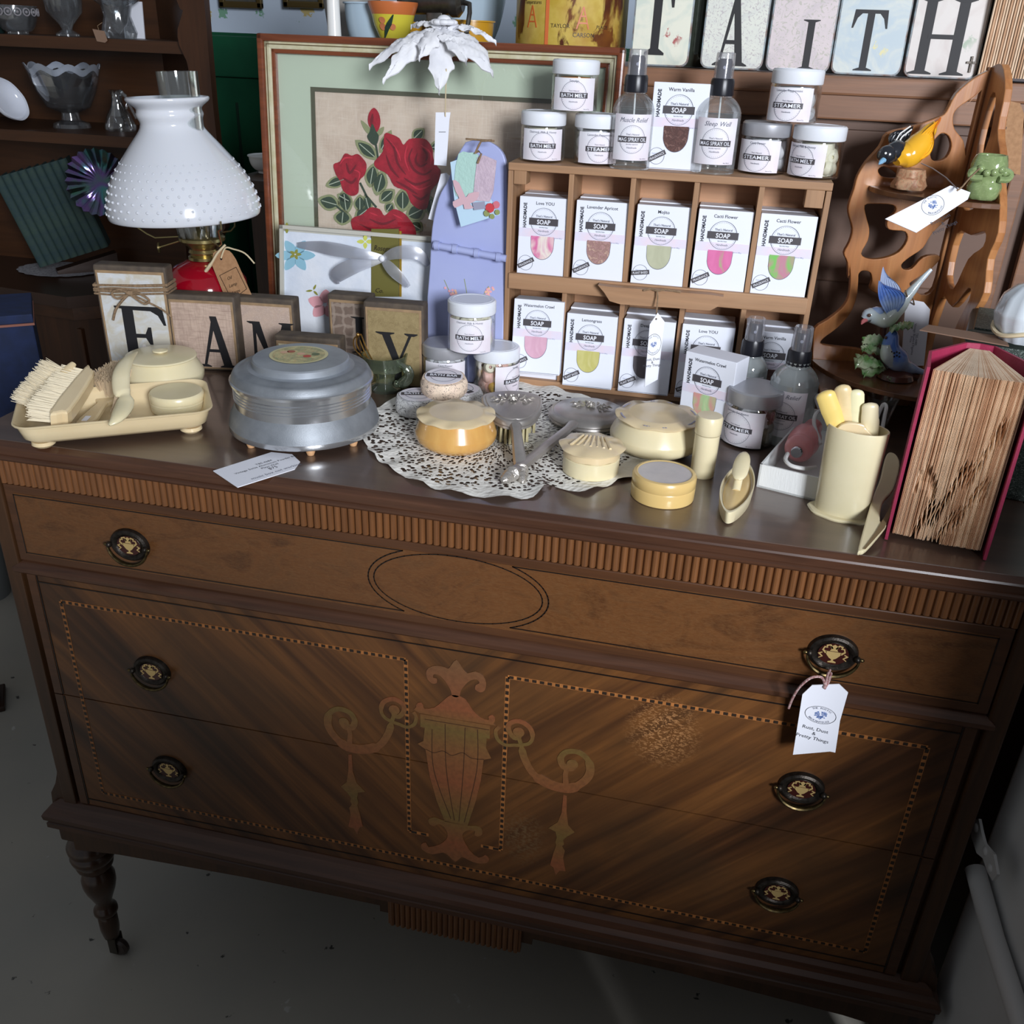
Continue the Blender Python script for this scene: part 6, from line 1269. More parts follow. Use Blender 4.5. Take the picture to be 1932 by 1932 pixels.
mb = MB(); bristles(mb, lambda r: ((r.uniform(.003, L_-.004), .002, r.uniform(-.008, .008)), (0, 1, 0)), None, .027, M_br, .12, .0007, 1, n=1300); mb.build('bristles', t)
A, B = T(50, 772, H+.026), T(110, 700, H+.052); ax = B-A; L_ = ax.length; u = ax.normalized(); lft = Vector((-u.y, u.x, 0)).normalized()
M1 = mk(A+Vector((.012, .0, .004)), u, (lft*.9+Vector((0, 0, .45))).normalized()); t = thing('bonnet_brush', 'cream celluloid brush with a rounded finger grip, at the far left of the tray', 'brush', M1)
mb = MB(); mb.tube(smoothloop([(0, 0, 0), (L_*.35, -.002, 0), (L_*.7, -.003, .002), (L_*1.12, -.004, .004)], 5, False), [.0035+.0050*math.sin(math.pi*(k/15)) for k in range(16)], M_cel, 14, flat=.8); mb.build('handle', t)
mb = MB(); bristles(mb, lambda r: ((r.uniform(0, L_*.95), .002, r.uniform(-.005, .005)), (0, 1, 0)), None, .024, M_br, .16, .0007, 2, n=900); mb.build('bristles', t)
# hair brush lying bristles up
A, B = T(160, 800, H+.016), T(232, 722, H+.016); ax = B-A; L_ = ax.length; u = ax.normalized(); M1 = mk(A, u, Vector((-u.y, u.x, 0))); t = thing('hair_brush', 'small cream hairbrush lying bristles up in the middle of the tray', 'brush', M1)
mb = MB(); XYm = Matrix(((1, 0, 0, 0), (0, 0, 1, 0), (0, -1, 0, 0), (0, 0, 0, 1)))
L = smoothloop([(0, -.009), (L_*.3, -.007), (L_*.45, -.006), (L_*.55, -.014), (L_*.8, -.020), (L_*1.05, -.017), (L_*1.15, 0), (L_*1.05, .017), (L_*.8, .020), (L_*.55, .014), (L_*.45, .006), (L_*.3, .007), (0, .009)], 3)
mb.shape([L], M_cel, .007, -.0035, XYm, bev=.0018); mb.box((L_*.05, 0, .0042), (.014, .006, .0004), M_paper); mb.build('handle', t)
def bp(r):
    while True:
        x, y = r.uniform(-1, 1), r.uniform(-1, 1)
        if x*x+y*y < 1: return (L_*.82+x*L_*.28, y*.016, .004), (x*.25, y*.3, 1)
mb = MB(); bristles(mb, bp, None, .021, M_brg, .07, .0009, 4, n=1100, wob=.06); mb.build('bristles', t)
# curved clothes brush laid across the tray front
t = thing('clothes_brush', 'curved cream brush lying across the tray with its tip over the front rim', 'brush', (0, 0, 0)); 
pth = [T(258, 664, H+.072), T(240, 680, H+.072), T(229, 705, H+.066), T(229, 735, H+.055), T(236, 748, H+.050), T(235, 765, H+.044), T(222, 788, H+.040), T(206, 802, H+.036)]
t.matrix_world = Matrix.Translation(pth[4]); pl = [p-pth[4] for p in pth]; mb = MB(); sp_l = smoothloop([tuple(p) for p in pl], 4, False)
rs = [.0018, .0035, .0055, .0075, .009, .010, .011, .0115, .012, .0122, .012, .0118, .0115, .0115, .011, .0085, .0075, .0095, .0115, .012, .0125, .0125, .012, .011, .0095, .008, .006, .004, .002][:len(sp_l)]; rs += [.002]*(len(sp_l)-len(rs)); rs = [q*.80 for q in rs]
mb.tube(sp_l, rs, M_cel2, 16, flat=.55, up=(0, 0, 1)); mb.build('handle', t)
mb = MB(); bristles(mb, lambda r: (tuple(Vector(pl[3])*(1-(q := r.random()))*1.0+Vector(pl[4])*q+Vector((r.uniform(-.006, .006), r.uniform(-.004, .004), -.004))), (-.35, -.1, -1)), None, .022, M_brg, .15, .0006, 6, n=300); mb.build('bristles', t)

# ------------------------------------------------------------ crocheted doily
def m_doily():
    m, nt, b, L = newmat('crochet_cotton'); out = nt.nodes['Material Output']; tc = nt.nodes.new('ShaderNodeTexCoord')
    mp = nt.nodes.new('ShaderNodeMapping'); L.new(tc.outputs['UV'] if False else tc.outputs['Object'], mp.inputs[0])
    gr = nt.nodes.new('ShaderNodeVectorMath'); gr.operation = 'LENGTH'; L.new(tc.outputs['Object'], gr.inputs[0])
    sp = nt.nodes.new('ShaderNodeSeparateXYZ'); L.new(tc.outputs['Object'], sp.inputs[0]); at = nt.nodes.new('ShaderNodeMath'); at.operation = 'ARCTAN2'; L.new(sp.outputs[1], at.inputs[0]); L.new(sp.outputs[0], at.inputs[1])
    a2 = nt.nodes.new('ShaderNodeMath'); a2.operation = 'MULTIPLY'; a2.inputs[1].default_value = 25; L.new(at.outputs[0], a2.inputs[0])
    r2 = nt.nodes.new('ShaderNodeMath'); r2.operation = 'MULTIPLY'; r2.inputs[1].default_value = 175; L.new(gr.outputs['Value'], r2.inputs[0])
    cb = nt.nodes.new('ShaderNodeCombineXYZ'); L.new(a2.outputs[0], cb.inputs[0]); L.new(r2.outputs[0], cb.inputs[1])
    vo = nt.nodes.new('ShaderNodeTexVoronoi'); vo.inputs['Scale'].default_value = 1.0; vo.inputs['Randomness'].default_value = .75; L.new(cb.outputs[0], vo.inputs['Vector'])
    n2 = noisen(nt, tc.outputs['Object'], 420, 3)
    ad = nt.nodes.new('ShaderNodeMath'); ad.operation = 'MULTIPLY_ADD'; ad.inputs[1].default_value = .28; L.new(n2, ad.inputs[0]); L.new(vo.outputs['Distance'], ad.inputs[2])
    # solid hem and rosettes
    hem = nt.nodes.new('ShaderNodeMath'); hem.operation = 'GREATER_THAN'; hem.inputs[1].default_value = .158; L.new(gr.outputs['Value'], hem.inputs[0])
    ros = nt.nodes.new('ShaderNodeMath'); ros.operation = 'GREATER_THAN'; ros.inputs[1].default_value = .66; L.new(noisen(nt, tc.outputs['Object'], 26, 1), ros.inputs[0])
    mx = nt.nodes.new('ShaderNodeMath'); mx.operation = 'MAXIMUM'; L.new(hem.outputs[0], mx.inputs[0]); L.new(ros.outputs[0], mx.inputs[1])
    th = nt.nodes.new('ShaderNodeMath'); th.operation = 'GREATER_THAN'; th.inputs[1].default_value = .585; L.new(ad.outputs[0], th.inputs[0])
    ma = nt.nodes.new('ShaderNodeMath'); ma.operation = 'MAXIMUM'; L.new(mx.outputs[0], ma.inputs[0]); L.new(th.outputs[0], ma.inputs[1])
    b.inputs['Base Color'].default_value = (*srgb((238, 236, 228)), 1); b.inputs['Roughness'].default_value = .9
    L.new(ma.outputs[0], b.inputs['Alpha']); bump(nt, b, ad.outputs[0], .8, .0012); return m
M_doi = m_doily(); dc = Vector((.002, .183, H)); mb = MB(); nA, nR = 180, 26; vs = []; fs = []
outl = [(90, .178), (60, .17), (30, .178), (5, .178), (-15, .19), (-35, .176), (-48, .178), (-58, .150), (-66, .174), (-80, .176), (-95, .171), (-110, .166), (-130, .160), (-150, .160), (-170, .163), (170, .168), (150, .17), (120, .175)]
def rout(a):
    d = math.degrees(a) % 360; pts = sorted([(x % 360, r) for x, r in outl]); pts = [(pts[-1][0]-360, pts[-1][1])]+pts+[(pts[0][0]+360, pts[0][1])]
    for (a0, r0), (a1, r1) in zip(pts, pts[1:]):
        if a0 <= d <= a1: q = (d-a0)/(a1-a0); q = q*q*(3-2*q); return r0+(r1-r0)*q
for i in range(nA):
    a = math.tau*i/nA; ro_ = rout(a)*(1+.018*abs(math.sin(a*17)))
    for j in range(nR+1):
        r = ro_*j/nR; fr_ = (j/nR)**6; z = .0008+.0035*fr_*(.5+.5*math.sin(a*23+1))*(1 if not (-.7 > a-math.tau > -1.6) else 1.3); vs.append((r*math.cos(a), r*math.sin(a), z))
for i in range(nA):
    for j in range(nR): i2 = (i+1) % nA; fs.append((i*(nR+1)+j, i2*(nR+1)+j, i2*(nR+1)+j+1, i*(nR+1)+j+1))
mb.add(vs, fs, M_doi, True); one('crochet_doily', mb, 'round white crocheted cotton doily spread on the dresser top', 'doily', Matrix.Translation(dc))
HD = H+.0022
# ------------------------------------------------------------ powder boxes
p = BC(860, 862, .036, HD); lidbowl('powder_jar', 'honey-coloured bulging powder jar with a scalloped cream lid, left on the doily', (p.x, p.y, HD), .0465, .033, .0375, .0155, .0410, M_celd, M_cel, scal=10)
p = BC(1232, 872, .042, HD); t = lidbowl('powder_jar', 'large cream powder bowl with a flat decorated scalloped lid before the crate', (p.x, p.y, HD), .0530, .036, .0405, .017, .0445, M_cel2, M_cel, scal=8)
mb = MB(); M_dec = P('lilac_flower_decal', (150, 150, 176), .4)
for a in range(0, 360, 60):
    for k in range(9): b_ = R(a+k*4-16+30); mb.ball((.0425*math.cos(b_), .0425*math.sin(b_), .0420), (.0014, .0014, .0003), M_dec, seg=6, rings=4)
mb.build('decal_ring', t)
p = BC(1112, 909, .030, HD); t = thing('trinket_box', 'small round pale-yellow celluloid box with a wavy shell-moulded lid', 'box', RM((p.x, p.y, HD))); mb = MB(); mb.lathe([(0, 0), (.0295, 0), (.0305, .001), (.0308, .018), (.0300, .0187), (.0308, .0195)], M_cel2, 48); mb.build('base', t)
mb = MB(); mb.lathe([(.0303, .0193), (.0306, .0290), (.033, .0295), (.0350, .0285), (.0355, .0298), (.030, .0322), (.018, .0340), (0, .0345)], M_cel, 96, mod=lambda a, r, z, j: (r*(1+(.03*math.cos(8*a) if r > .031 else 0)), z+(.0006*math.cos(8*a) if r > .02 else .0004*math.cos(6*a)*(r/.02)))); 
for k in range(-3, 4): a = R(90+k*22); mb.tube([(.004*k, .012, .0350), (.004*k*2.2*.8, -.014, .0335)], .0016, M_cel, 6)
mb.build('lid', t)
p = BC(1246, 961, .0325, H); t = thing('hair_receiver_box', 'low round honey-cream box with a pale frosted disc top at the front edge', 'box', RM((p.x, p.y, H))); mb = MB(); mb.lathe([(0, 0), (.0315, 0), (.0325, .0008), (.0330, .014), (.0325, .0150), (.0330, .0158), (.0330, .0245), (.0315, .0268), (.0285, .0274), (.0275, .0268)], P('celluloid_warm', (222, 192, 128), .28, sss=.15, coat=.2, col2=(214, 182, 116), ns=10), 56, caps=False); mb.build('body', t)
mb = MB(); mb.lathe([(0, .0262), (.0277, .0266)], P('frosted_disc', (206, 200, 196), .25, col2=(190, 186, 186), ns=30), 48, caps=False); mb.build('top_disc', t)
p = BC(1323, 904, .0118, H); t = thing('celluloid_tube', 'upright cream celluloid tube with a flat cap beside the large powder bowl', 'tube', RM((p.x, p.y, H))); 
zt2 = YP(1333, 790, p.y-.012).z-H; mb = MB(); mb.lathe([(0, 0), (.0125, 0), (.0130, .001), (.0134, zt2*.70), (0, zt2*.70)], M_cel2, 36); mb.build('body', t); mb = MB(); mb.lathe([(0, zt2*.705), (.0136, zt2*.71), (.0140, zt2*.72), (.0142, zt2-.002), (.013, zt2), (0, zt2+.0003)], M_cel2, 36); mb.build('cap', t)
# nail buffer in its boat
A, B = T(1372, 985, H+.004), T(1403, 893, H+.004); ax = B-A; u = ax.normalized(); M1 = mk(Vector((((A+B)/2).x, ((A+B)/2).y, H)), Vector((u.x, u.y, 0)), Vector((-u.y, u.x, 0))); Lb = ax.length/2+.004
t = thing('nail_buffer', 'oval celluloid nail buffer with a paddle grip in its boat-shaped tray', 'nail buffer', M1); mb = MB()
mb.lathe([(0, 0), (.85, 0), (.93, .002), (1.0, .014), (1.0, .0165), (.93, .0165), (.90, .012), (0, .011)], M_cel2, 48, mod=lambda a, r, z, j: ((r*1.0), z)); 
mb.v = [(x*Lb, y*.0165*(1-.28*abs(x)**2.0), z) for x, y, z in mb.v]; mb.build('boat', t)
mb = MB(); mb.lathe([(0, .011), (.85, .0125), (.6, .0160), (0, .0175)], P('buffer_tan', (214, 186, 130), .3, coat=.2), 36); mb.v = [(x*Lb, y*.0150*(1-.28*abs(x)**2), z) for x, y, z in mb.v]; mb.build('buffer_pad', t)
mb = MB(); mb.tube(smoothloop([(-.012, 0, .016), (-.004, 0, .022), (.002, 0, .030)], 4, False), .0042, M_cel2, 12, flat=.7)
mb.tube(smoothloop([(-.012, 0, .028), (-.002, 0, .031), (.012, 0, .036), (.024, 0, .040), (.032, 0, .041)], 4, False), [.002, .0045, .0060, .007, .0078, .0082, .0084, .0084, .0083, .008, .0075, .0068, .006, .0052, .004, .003, .0018][:17], M_cel2, 14, flat=.5); mb.build('grip', t)

# ------------------------------------------------------------ silver brush and mirror
M_sil = P('tarnished_silver', (178, 172, 166), .32, .6, col2=(150, 146, 142), ns=18); M_sile = P('chased_silver', (186, 180, 172), .3, .65, bs=.8, bscale=260, bd=.002)
def relief(mb, M, s, z):
    for k in range(9):
        a = math.tau*k/9; l = s*.42; mb.tube([(0, 0, z), (l*.6*math.cos(a), l*.5*math.sin(a), z+.0022), (l*math.cos(a), l*.8*math.sin(a), z)], [.0008, .0024, .0005], M_sile, 6, M)
    mb.ball((0, 0, z+.001), (.0028, .0028, .0016), M_sile, M)
    for k, (x, y, a) in enumerate(((.8, .1, .2), (1.25, -.15, -.3), (1.0, .4, .9), (.9, -.4, -.9), (1.5, .1, .1), (.5, .55, 1.4))):
        for q in (1, -1): c, d = math.cos(a), math.sin(a); mb.tube([(q*s*(x-.28*c), s*(y-.2*d), z-.0006), (q*s*x, s*y, z+.0014), (q*s*(x+.28*c), s*(y+.2*d), z-.0008)], [.0005, .0019, .0004], M_sile, 6, M)
def hand_piece(name, label, cat, hc, ang, hl, hw, handle, zc_, pts, thick, bris, shape):
    M1 = RM((hc[0], hc[1], 0), ang); t = thing(name, label, cat, Matrix.Translation(Vector((hc[0], hc[1], zc_))) @ Matrix.Rotation(ang, 4, 'Z')); return t
# hairbrush: head centre and handle end from the photo
zs_ = HD+.034; hd = T(968, 768, zs_); he = T(988, 905, HD+.007); ax = Vector((he.x-hd.x, he.y-hd.y, 0)); ang = math.atan2(ax.y, ax.x)+R(90)
MH = Matrix.Translation(Vector((hd.x, hd.y, zs_))) @ Matrix.Rotation(ang, 4, 'Z') @ Matrix.Rotation(R(7), 4, 'X'); t = thing('silver_hairbrush', 'silver backed hairbrush with embossed flowers lying bristles down on the doily', 'brush', MH)
hl = .054; hwt = .034
def headout(s): return smoothloop([(-hwt*.93*s, .030*s), (-.010*s, .038*s), (.012*s, .038*s), (hwt*.95*s, .028*s), (hwt*1.02*s, .012*s), (hwt*.86*s, -.012*s), (hwt*.55*s, -.031*s), (.006*s, -.039*s), (-.006*s, -.039*s), (-hwt*.55*s, -.031*s), (-hwt*.86*s, -.012*s), (-hwt*1.02*s, .012*s)], 4)
def layered(mb, outs, mat):
    vs = []; n = len(outs[0][0])
    for L, z in outs: vs += [(x, y, z) for x, y in L]
    fs = [list(range(n)), [(len(outs)-1)*n+k for k in range(n)][::-1]]
    for j in range(len(outs)-1): fs += [(j*n+k, j*n+(k+1) % n, (j+1)*n+(k+1) % n, (j+1)*n+k)[::-1] for k in range(n)]
    mb.add(vs, fs, mat, True)
mb = MB(); layered(mb, [(headout(.94), -.0095), (headout(1.0), -.0085), (headout(.98), -.006), (headout(1.03), -.004), (headout(1.02), .0), (headout(.98), .0018), (headout(.90), .0022), (headout(.88), .0034), (headout(.6), .0046), (headout(.2), .0052)][::-1], M_sil)
relief(mb, RM((0, .008, 0)), .015, .0066); mb.build('head', t)
mb = MB(); pts = [(0, -.034, -.001), (0, -.050, -.004), (0, -.075, -.0085), (0, -.100, -.0125), (0, -.112, -.015)]
mb.tube(pts, [.0075, .0058, .0066, .0076, .0066], M_sil, 8, flat=.6, up=(0, 0, 1), smooth=False); mb.lathe([(0, 0), (.0075, .001), (.0082, .004), (.006, .006), (.0078, .009), (.006, .012), (.0066, .015), (.005, .018), (.0052, .021), (.0035, .024), (0, .0265)], M_sile, 20, RM((0, -.111, -.015), 0, R(97))); mb.build('handle', t)
rowsb = []
mb = MB()
for ix in range(-5, 6):
    for iy in range(-6, 7):
        x, y = ix*.0050, iy*.0052
        if (x/(hwt*.80))**2+((y+.0)/.034)**2 < 1 and not (y < -.01 and abs(x) > hwt*.5): mb.tube([(x, y, -.009), (x*1.02, y*1.02, -.031)], [.0014, .0018], P('ivory_bristle', (190, 180, 140), .8), 5)
mb.build('bristles', t)
zs_ = HD+.010; hd = T(1110, 778, zs_); he = T(950, 908, HD+.006); ax = Vector((he.x-hd.x, he.y-hd.y, 0)); ang = math.atan2(ax.y, ax.x)+R(90); Lm = ax.length
MH = Matrix.Translation(Vector((hd.x, hd.y, zs_))) @ Matrix.Rotation(ang, 4, 'Z'); t = thing('silver_hand_mirror', 'round silver backed hand mirror lying face down, its handle crossing the hairbrush', 'mirror', MH)
mr = .0475; mb = MB(); mb.lathe([(0, -.008), (mr, -.008), (mr+.0015, -.006), (mr+.0005, -.004), (mr+.0015, -.002), (mr, .001), (mr*.93, .003), (mr*.91, .0025), (mr*.86, .0045), (mr*.4, .0065), (0, .0070)], M_sil, 56); relief(mb, Matrix.Rotation(-ang*.8, 4, 'Z') @ Matrix.Translation(Vector((.002, .002, 0))), .015, .0086); mb.build('head', t)
mb = MB(); mb.tube([(0, -mr+.004, -.001), (0, -mr-.012, -.001), (0, -mr-.04, -.002), (0, -Lm+.030, -.003), (0, -Lm+.022, -.003)], [.0085, .0060, .0068, .0076, .0066], M_sil, 8, flat=.6, up=(0, 0, 1), smooth=False); mb.lathe([(0, 0), (.0075, .001), (.0082, .004), (.006, .006), (.0078, .009), (.006, .012), (.0066, .015), (.005, .018), (.0052, .021), (.0035, .024), (0, .0265)], M_sile, 20, RM((0, -Lm+.0235, -.003), 0, R(90))); mb.build('handle', t)

# ------------------------------------------------------------ wrapped soap rounds
M_toile = patterned('toile_wrap', (226, 226, 224), (200, 200, 202), (30, 30, 34), 30); M_floral = patterned('cherry_wrap', (236, 214, 190), (230, 206, 184), (96, 88, 86), 24)
for (px, py, m, lab, z, rx, rz) in ((790, 792, M_toile, 'black-and-white wrapped soap round lying left under the stack', HD, 0, .3), (868, 780, M_toile, 'black-and-white wrapped soap round at right, mostly hidden by the honey powder jar', HD, 0, -.6), (838, 756, M_floral, 'peach wrapped soap round resting on top of two others', HD+.0225, 6, .15)):
    c_ = BC(px, py, .0285, z); t = thing('wrapped_soap', lab, 'soap', RM((c_.x, c_.y, z+.0005), rz, R(rx)), 'wrapped round bath bars'); mb = MB(); mb.lathe([(0, 0), (.026, 0), (.0285, .004), (.0290, .015), (.0265, .0205), (.02, .0215), (0, .0215)], m, 40, mod=lambda a, r, z_, j: (r*(1+.015*math.cos(9*a)), z_)); mb.build('wrapped_bar', t)
    mb = MB(); MZ = RM((0, 0, .0222), 0, R(-90)); mb.shape([circ(0, 0, .0235, 32)], M_lab, .0004, 0, MZ); mb.shape(ring(0, 0, .0165, .0005), M_grey, .0002, -.0003, MZ); mb.box((0, 0, .0227), (.042, .0090, .0004), M_ban); mb.text('BATH BAR', 0, 0, .0052, M_paper, y=-.0009, M=MZ, w=.034, bold=.03); mb.build('label', t)
# green glass cup with folded eyeglasses
M_gg = thinglass('green_pressed_glass', (.58, .66, .54), .12, .06, .5, .14, (.30, .36, .26)); c_ = BC(722, 752, .024, H); c_.y += .012; t = thing('green_glass_cup', 'small green pressed glass cup with a bird-like handle between the powder box and Y block', 'cup', RM(c_))
zc1 = YP(700, 665, c_.y).z-H; mb = MB(); mb.lathe([(0, 0), (.021, 0), (.022, .004), (.013, .010), (.012, .018), (.020, .030), (.026, zc1*.6), (.030, zc1), (.028, zc1), (.022, zc1*.6), (.015, .03), (0, .024)], M_gg, 40, mod=lambda a, r, z, j: (r*(1+.03*math.cos(10*a)*(1 if z < zc1*.7 else .2)), z)); mb.build('bowl', t)
mb = MB(); mb.tube(smoothloop([(.020, -.010, zc1*.85), (.032, -.014, zc1*.80), (.038, -.014, zc1*.60), (.030, -.012, zc1*.35), (.018, -.008, zc1*.25)], 4, False), [.004]*5+[.0065]*5+[.0075]*4+[.005]*3, M_gg, 12); mb.build('handle', t)
mb = MB(); M_gd2 = P('gold_wire', (206, 160, 90), .25, .95); q = YP(672, 650, c_.y-.005)-YP(672, 650, c_.y-.005); A0 = YP(676, 650, c_.y-.002); o_ = A0
lp = [(0, 0, .012), (-.006, 0, .006), (-.004, -.002, -.006), (.012, -.006, -.018), (.018, -.006, -.022), (.010, -.004, -.008), (.003, 0, .004), (0, 0, .012)]; mb.tube(smoothloop(lp, 4, False), .0010, M_gd2, 6); mb.tube([(x+.003, y+.003, z+.001) for x, y, z in smoothloop(lp, 4, False)], .0010, M_gd2, 6); mb.ball((0, 0, .013), .0025, M_gd2); mb.tube([(.001, 0, .010), (.004, 0, -.02), (.008, 0, -.035)], .0015, M_blk, 6)
one('folded_eyeglasses', mb, 'gold-wired folded spectacles hanging in the green glass cup', 'eyeglasses', Matrix.Translation(o_))
# ------------------------------------------------------------ white box with pink massager
M_wb = P('white_paper_box', (226, 228, 226), .6, bs=.3, bscale=90, bd=.001, stretch=(8, 8, 1)); bh = .0265
A, B = T(1425, 905), T(1428, 880); P0 = T(1427, 918); P1 = T(1527, 943); ax = P1-P0; ang = math.atan2(ax.y, ax.x); P3_ = T(1540, 790, H); 
u = Vector((math.cos(ang), math.sin(ang), 0)); v = Vector((-math.sin(ang), math.cos(ang), 0)); bw_, bl_ = .074, .205
# sides lean to the right away from the camera
c0 = P0+u*bw_/2+v*bl_/2; MW = RM((c0.x, c0.y, H), ang); t = thing('white_box', 'open white paper box holding a pink massager, behind the manicure holder', 'box', MW); mb = MB(); th = .0022
mb.box((0, 0, th/2), (bw_, bl_, th), M_wb)
for s in (-1, 1): mb.box((s*(bw_/2-th/2), 0, bh/2), (th, bl_, bh), M_wb); mb.box((0, s*(bl_/2-th/2), bh/2), (bw_, th, bh), M_wb)
mb.build('box_body', t)
M_pkp = P('pink_bakelite', (226, 150, 152), .3, coat=.2); p = T(1505, 850, H+.030); q = T(1545, 790, H+.032); ax = q-p; mm = mk(p, ax.normalized(), Vector((-ax.y, ax.x, 0))); t = thing('massager', 'pink electric hand massager with a white cord lying in the white box', 'massager', mm); mb = MB(); Ry = Matrix.Rotation(R(90), 4, 'Y')
mb.lathe([(0, -.003), (.008, -.002), (.011, .0), (.0155, .005), (.016, .010), (.0152, .012), (.016, .014), (.0175, .026), (.0168, .042), (.012, .052), (.010, .078), (0, .082)], M_pkp, 30, Ry); mb.build('body', t); mb = MB(); mb.lathe([(.0, -.008), (.0055, -.008), (.0065, -.006), (.0065, -.003), (0, -.003)], P('chrome', (200, 200, 204), .12, 1.), 20, Ry); mb.build('chrome_tip', t)
M_cord = P('white_cord', (206, 206, 204), .5); mi = mm.inverted(); mb = MB()
def cordp(L): return smoothloop([tuple(mi @ T(a, b, H+z)) for a, b, z in L], 5, False)
mb.tube(cordp([(1486, 856, .034), (1482, 868, .034), (1494, 879, .032), (1520, 884, .030), (1538, 882, .026)]), .0022, M_cord, 8)
mb.tube(cordp([(1548, 838, .034), (1536, 800, .048), (1540, 780, .055), (1552, 775, .056), (1560, 782, .050)]), .0022, M_cord, 8)
mb.tube(cordp([(1546, 770, .050), (1540, 752, .060), (1546, 746, .062), (1556, 760, .058)]), .0022, M_cord, 8)
mb.tube(cordp([(1660, 835, .040), (1668, 790, .055), (1672, 768, .060), (1665, 765, .060), (1650, 800, .055), (1640, 830, .04)]), .0022, M_cord, 8); mb.build('cord', t)
mb = MB(); mb.lathe([(0, 0), (.012, 0), (.015, .02), (.02, .04), (.018, .04), (.012, .02), (0, .004)], thinglass('small_clear_glass', (.9, .92, .92), .1), 24); p = T(1660, 820, H); one('small_glass', mb, 'small clear glass behind the manicure holder', 'glass', (p.x, p.y+.03, H))
# ------------------------------------------------------------ manicure holder and tools
cbx = T(1583, 1000); p_l, p_r = T(1530, 975), T(1640, 1000); ax = p_r-p_l; ang = math.atan2(ax.y, ax.x); 
hc = T(1590, 985); hc = Vector((hc.x-.001, hc.y+.020, H)); ang = R(-17); MHd = RM(hc, ang); t = thing('manicure_holder', 'tall oval cream celluloid holder full of manicure tools', 'holder', MHd)
ztp = .094; mb = MB(); rx_, ry_ = .0262, .0185
mb.lathe([(0, .0030), (1, .0030), (1.0, .02), (1.02, ztp-.002), (1.0, ztp), (.94, ztp), (.94, .006), (0, .006)], M_cel2, 56); mb.v = [(x*rx_*(1+.10*z/ztp), y*ry_*(1+.08*z/ztp), z) for x, y, z in mb.v]; mb.build('body', t)
mb = MB(); mb.lathe([(0, 0), (1.22, 0), (1.25, .0015), (1.2, .003), (.9, .0042), (0, .0042)], M_cel2, 64, mod=lambda a, r, z, j: (r*(1+.02*math.cos(8*a)), z)); mb.v = [(x*rx_, y*ry_, z) for x, y, z in mb.v]; mb.build('base_flange', t)
MHi = MHd
def tool(name, label, pts, rs, mat, flat=.45, group=None, ex=None):
    P_ = [Vector(p) for p in pts]; o = P_[0].copy(); mb = MB(); sl = smoothloop([tuple(p-o) for p in P_], 9, False); n = len(sl); R_ = [rs[min(int(i*len(rs)/n), len(rs)-1)] for i in range(n)]
    R2 = [sum(R_[max(0, i-2):i+3])/len(R_[max(0, i-2):i+3]) for i in range(n)]; R2[-1] *= .3; R2[-2] *= .72; R2[-3] *= .92; mb.tube(sl, R2, mat, 14, flat=flat, up=(0, -1, 0))
    if ex: ex(mb, o)
    return one(name, mb, label, 'manicure tool', Matrix.Translation(o), group)
yH = hc.y
def tp_(px, py, dy): return YP(px, py, yH+dy)
def inside(px, dz=.012, dy=0): return Vector((hc.x+(px-1600)/1932*.5*.3, yH+dy, H+dz))
for (px0, py0, px1, py1, dy, rs, m, lab) in ((1555, 738, 1577, 800, .004, (.0065, .0066, .0068, .0066, .0058, .003), M_celd2 if False else P('celluloid_yellow', (232, 204, 120), .28, sss=.15, coat=.2), 'deep yellow round-ended manicure tool, leftmost in the holder'), (1589, 726, 1597, 800, .010, (.0055, .006, .0066, .0068, .0062, .003), P('celluloid_worn', (226, 204, 156), .35, sss=.1, col2=(206, 184, 136), ns=30), 'worn cream manicure tool, tallest in the holder'), (1616, 735, 1612, 800, .010, (.0052, .0056, .0058, .0058, .0052, .003), P('celluloid_pale', (226, 220, 178), .3, sss=.1), 'pale slim manicure tool, third from the left in the holder'), (1642, 760, 1640, 815, .004, (.0055, .0056, .0060, .0062, .0060, .004), M_cel2, 'flat cream manicure tool, rightmost in the holder')):
    rs = tuple(q*1.42 for q in rs); a = tp_(px0, py0, dy); b = tp_(px1, py1, dy); d = (b-a); e = a+d*((H+.014-a.z)/d.z); e = Vector((min(max(e.x, hc.x-.016), hc.x+.018), yH+dy*.3, e.z)); tool('manicure_tool', lab, [e, b, (a+b)/2, a], rs[::-1], m, .5, 'manicure tools in the oval holder')
def hole(mb, o): pass
mb = MB(); a = tp_(1600, 812, -.003); o = a; 
L = [((TR(RM(o), x, y))) for x, y in ((1575, 815), (1585, 802), (1600, 797), (1622, 799), (1632, 806), (1618, 830), (1606, 830), (1600, 822), (1592, 822), (1586, 829))]; mb.shape([smoothloop(L, 3)], M_cel, .005, -.002, bev=.001); L = [((TR(RM(o), x, y))) for x, y in ((1628, 806), (1640, 815), (1655, 834), (1620, 831))]; mb.shape([smoothloop(L, 3)], M_cel, .004, -.001, bev=.001); mb.tube([(0, .001, -.01), (0, .002, -.07)], .005, M_cel, 8); one('nail_clipper', mb, 'pierced cream handled clipper lowest among the tools in the holder', 'manicure tool', Matrix.Translation(o))
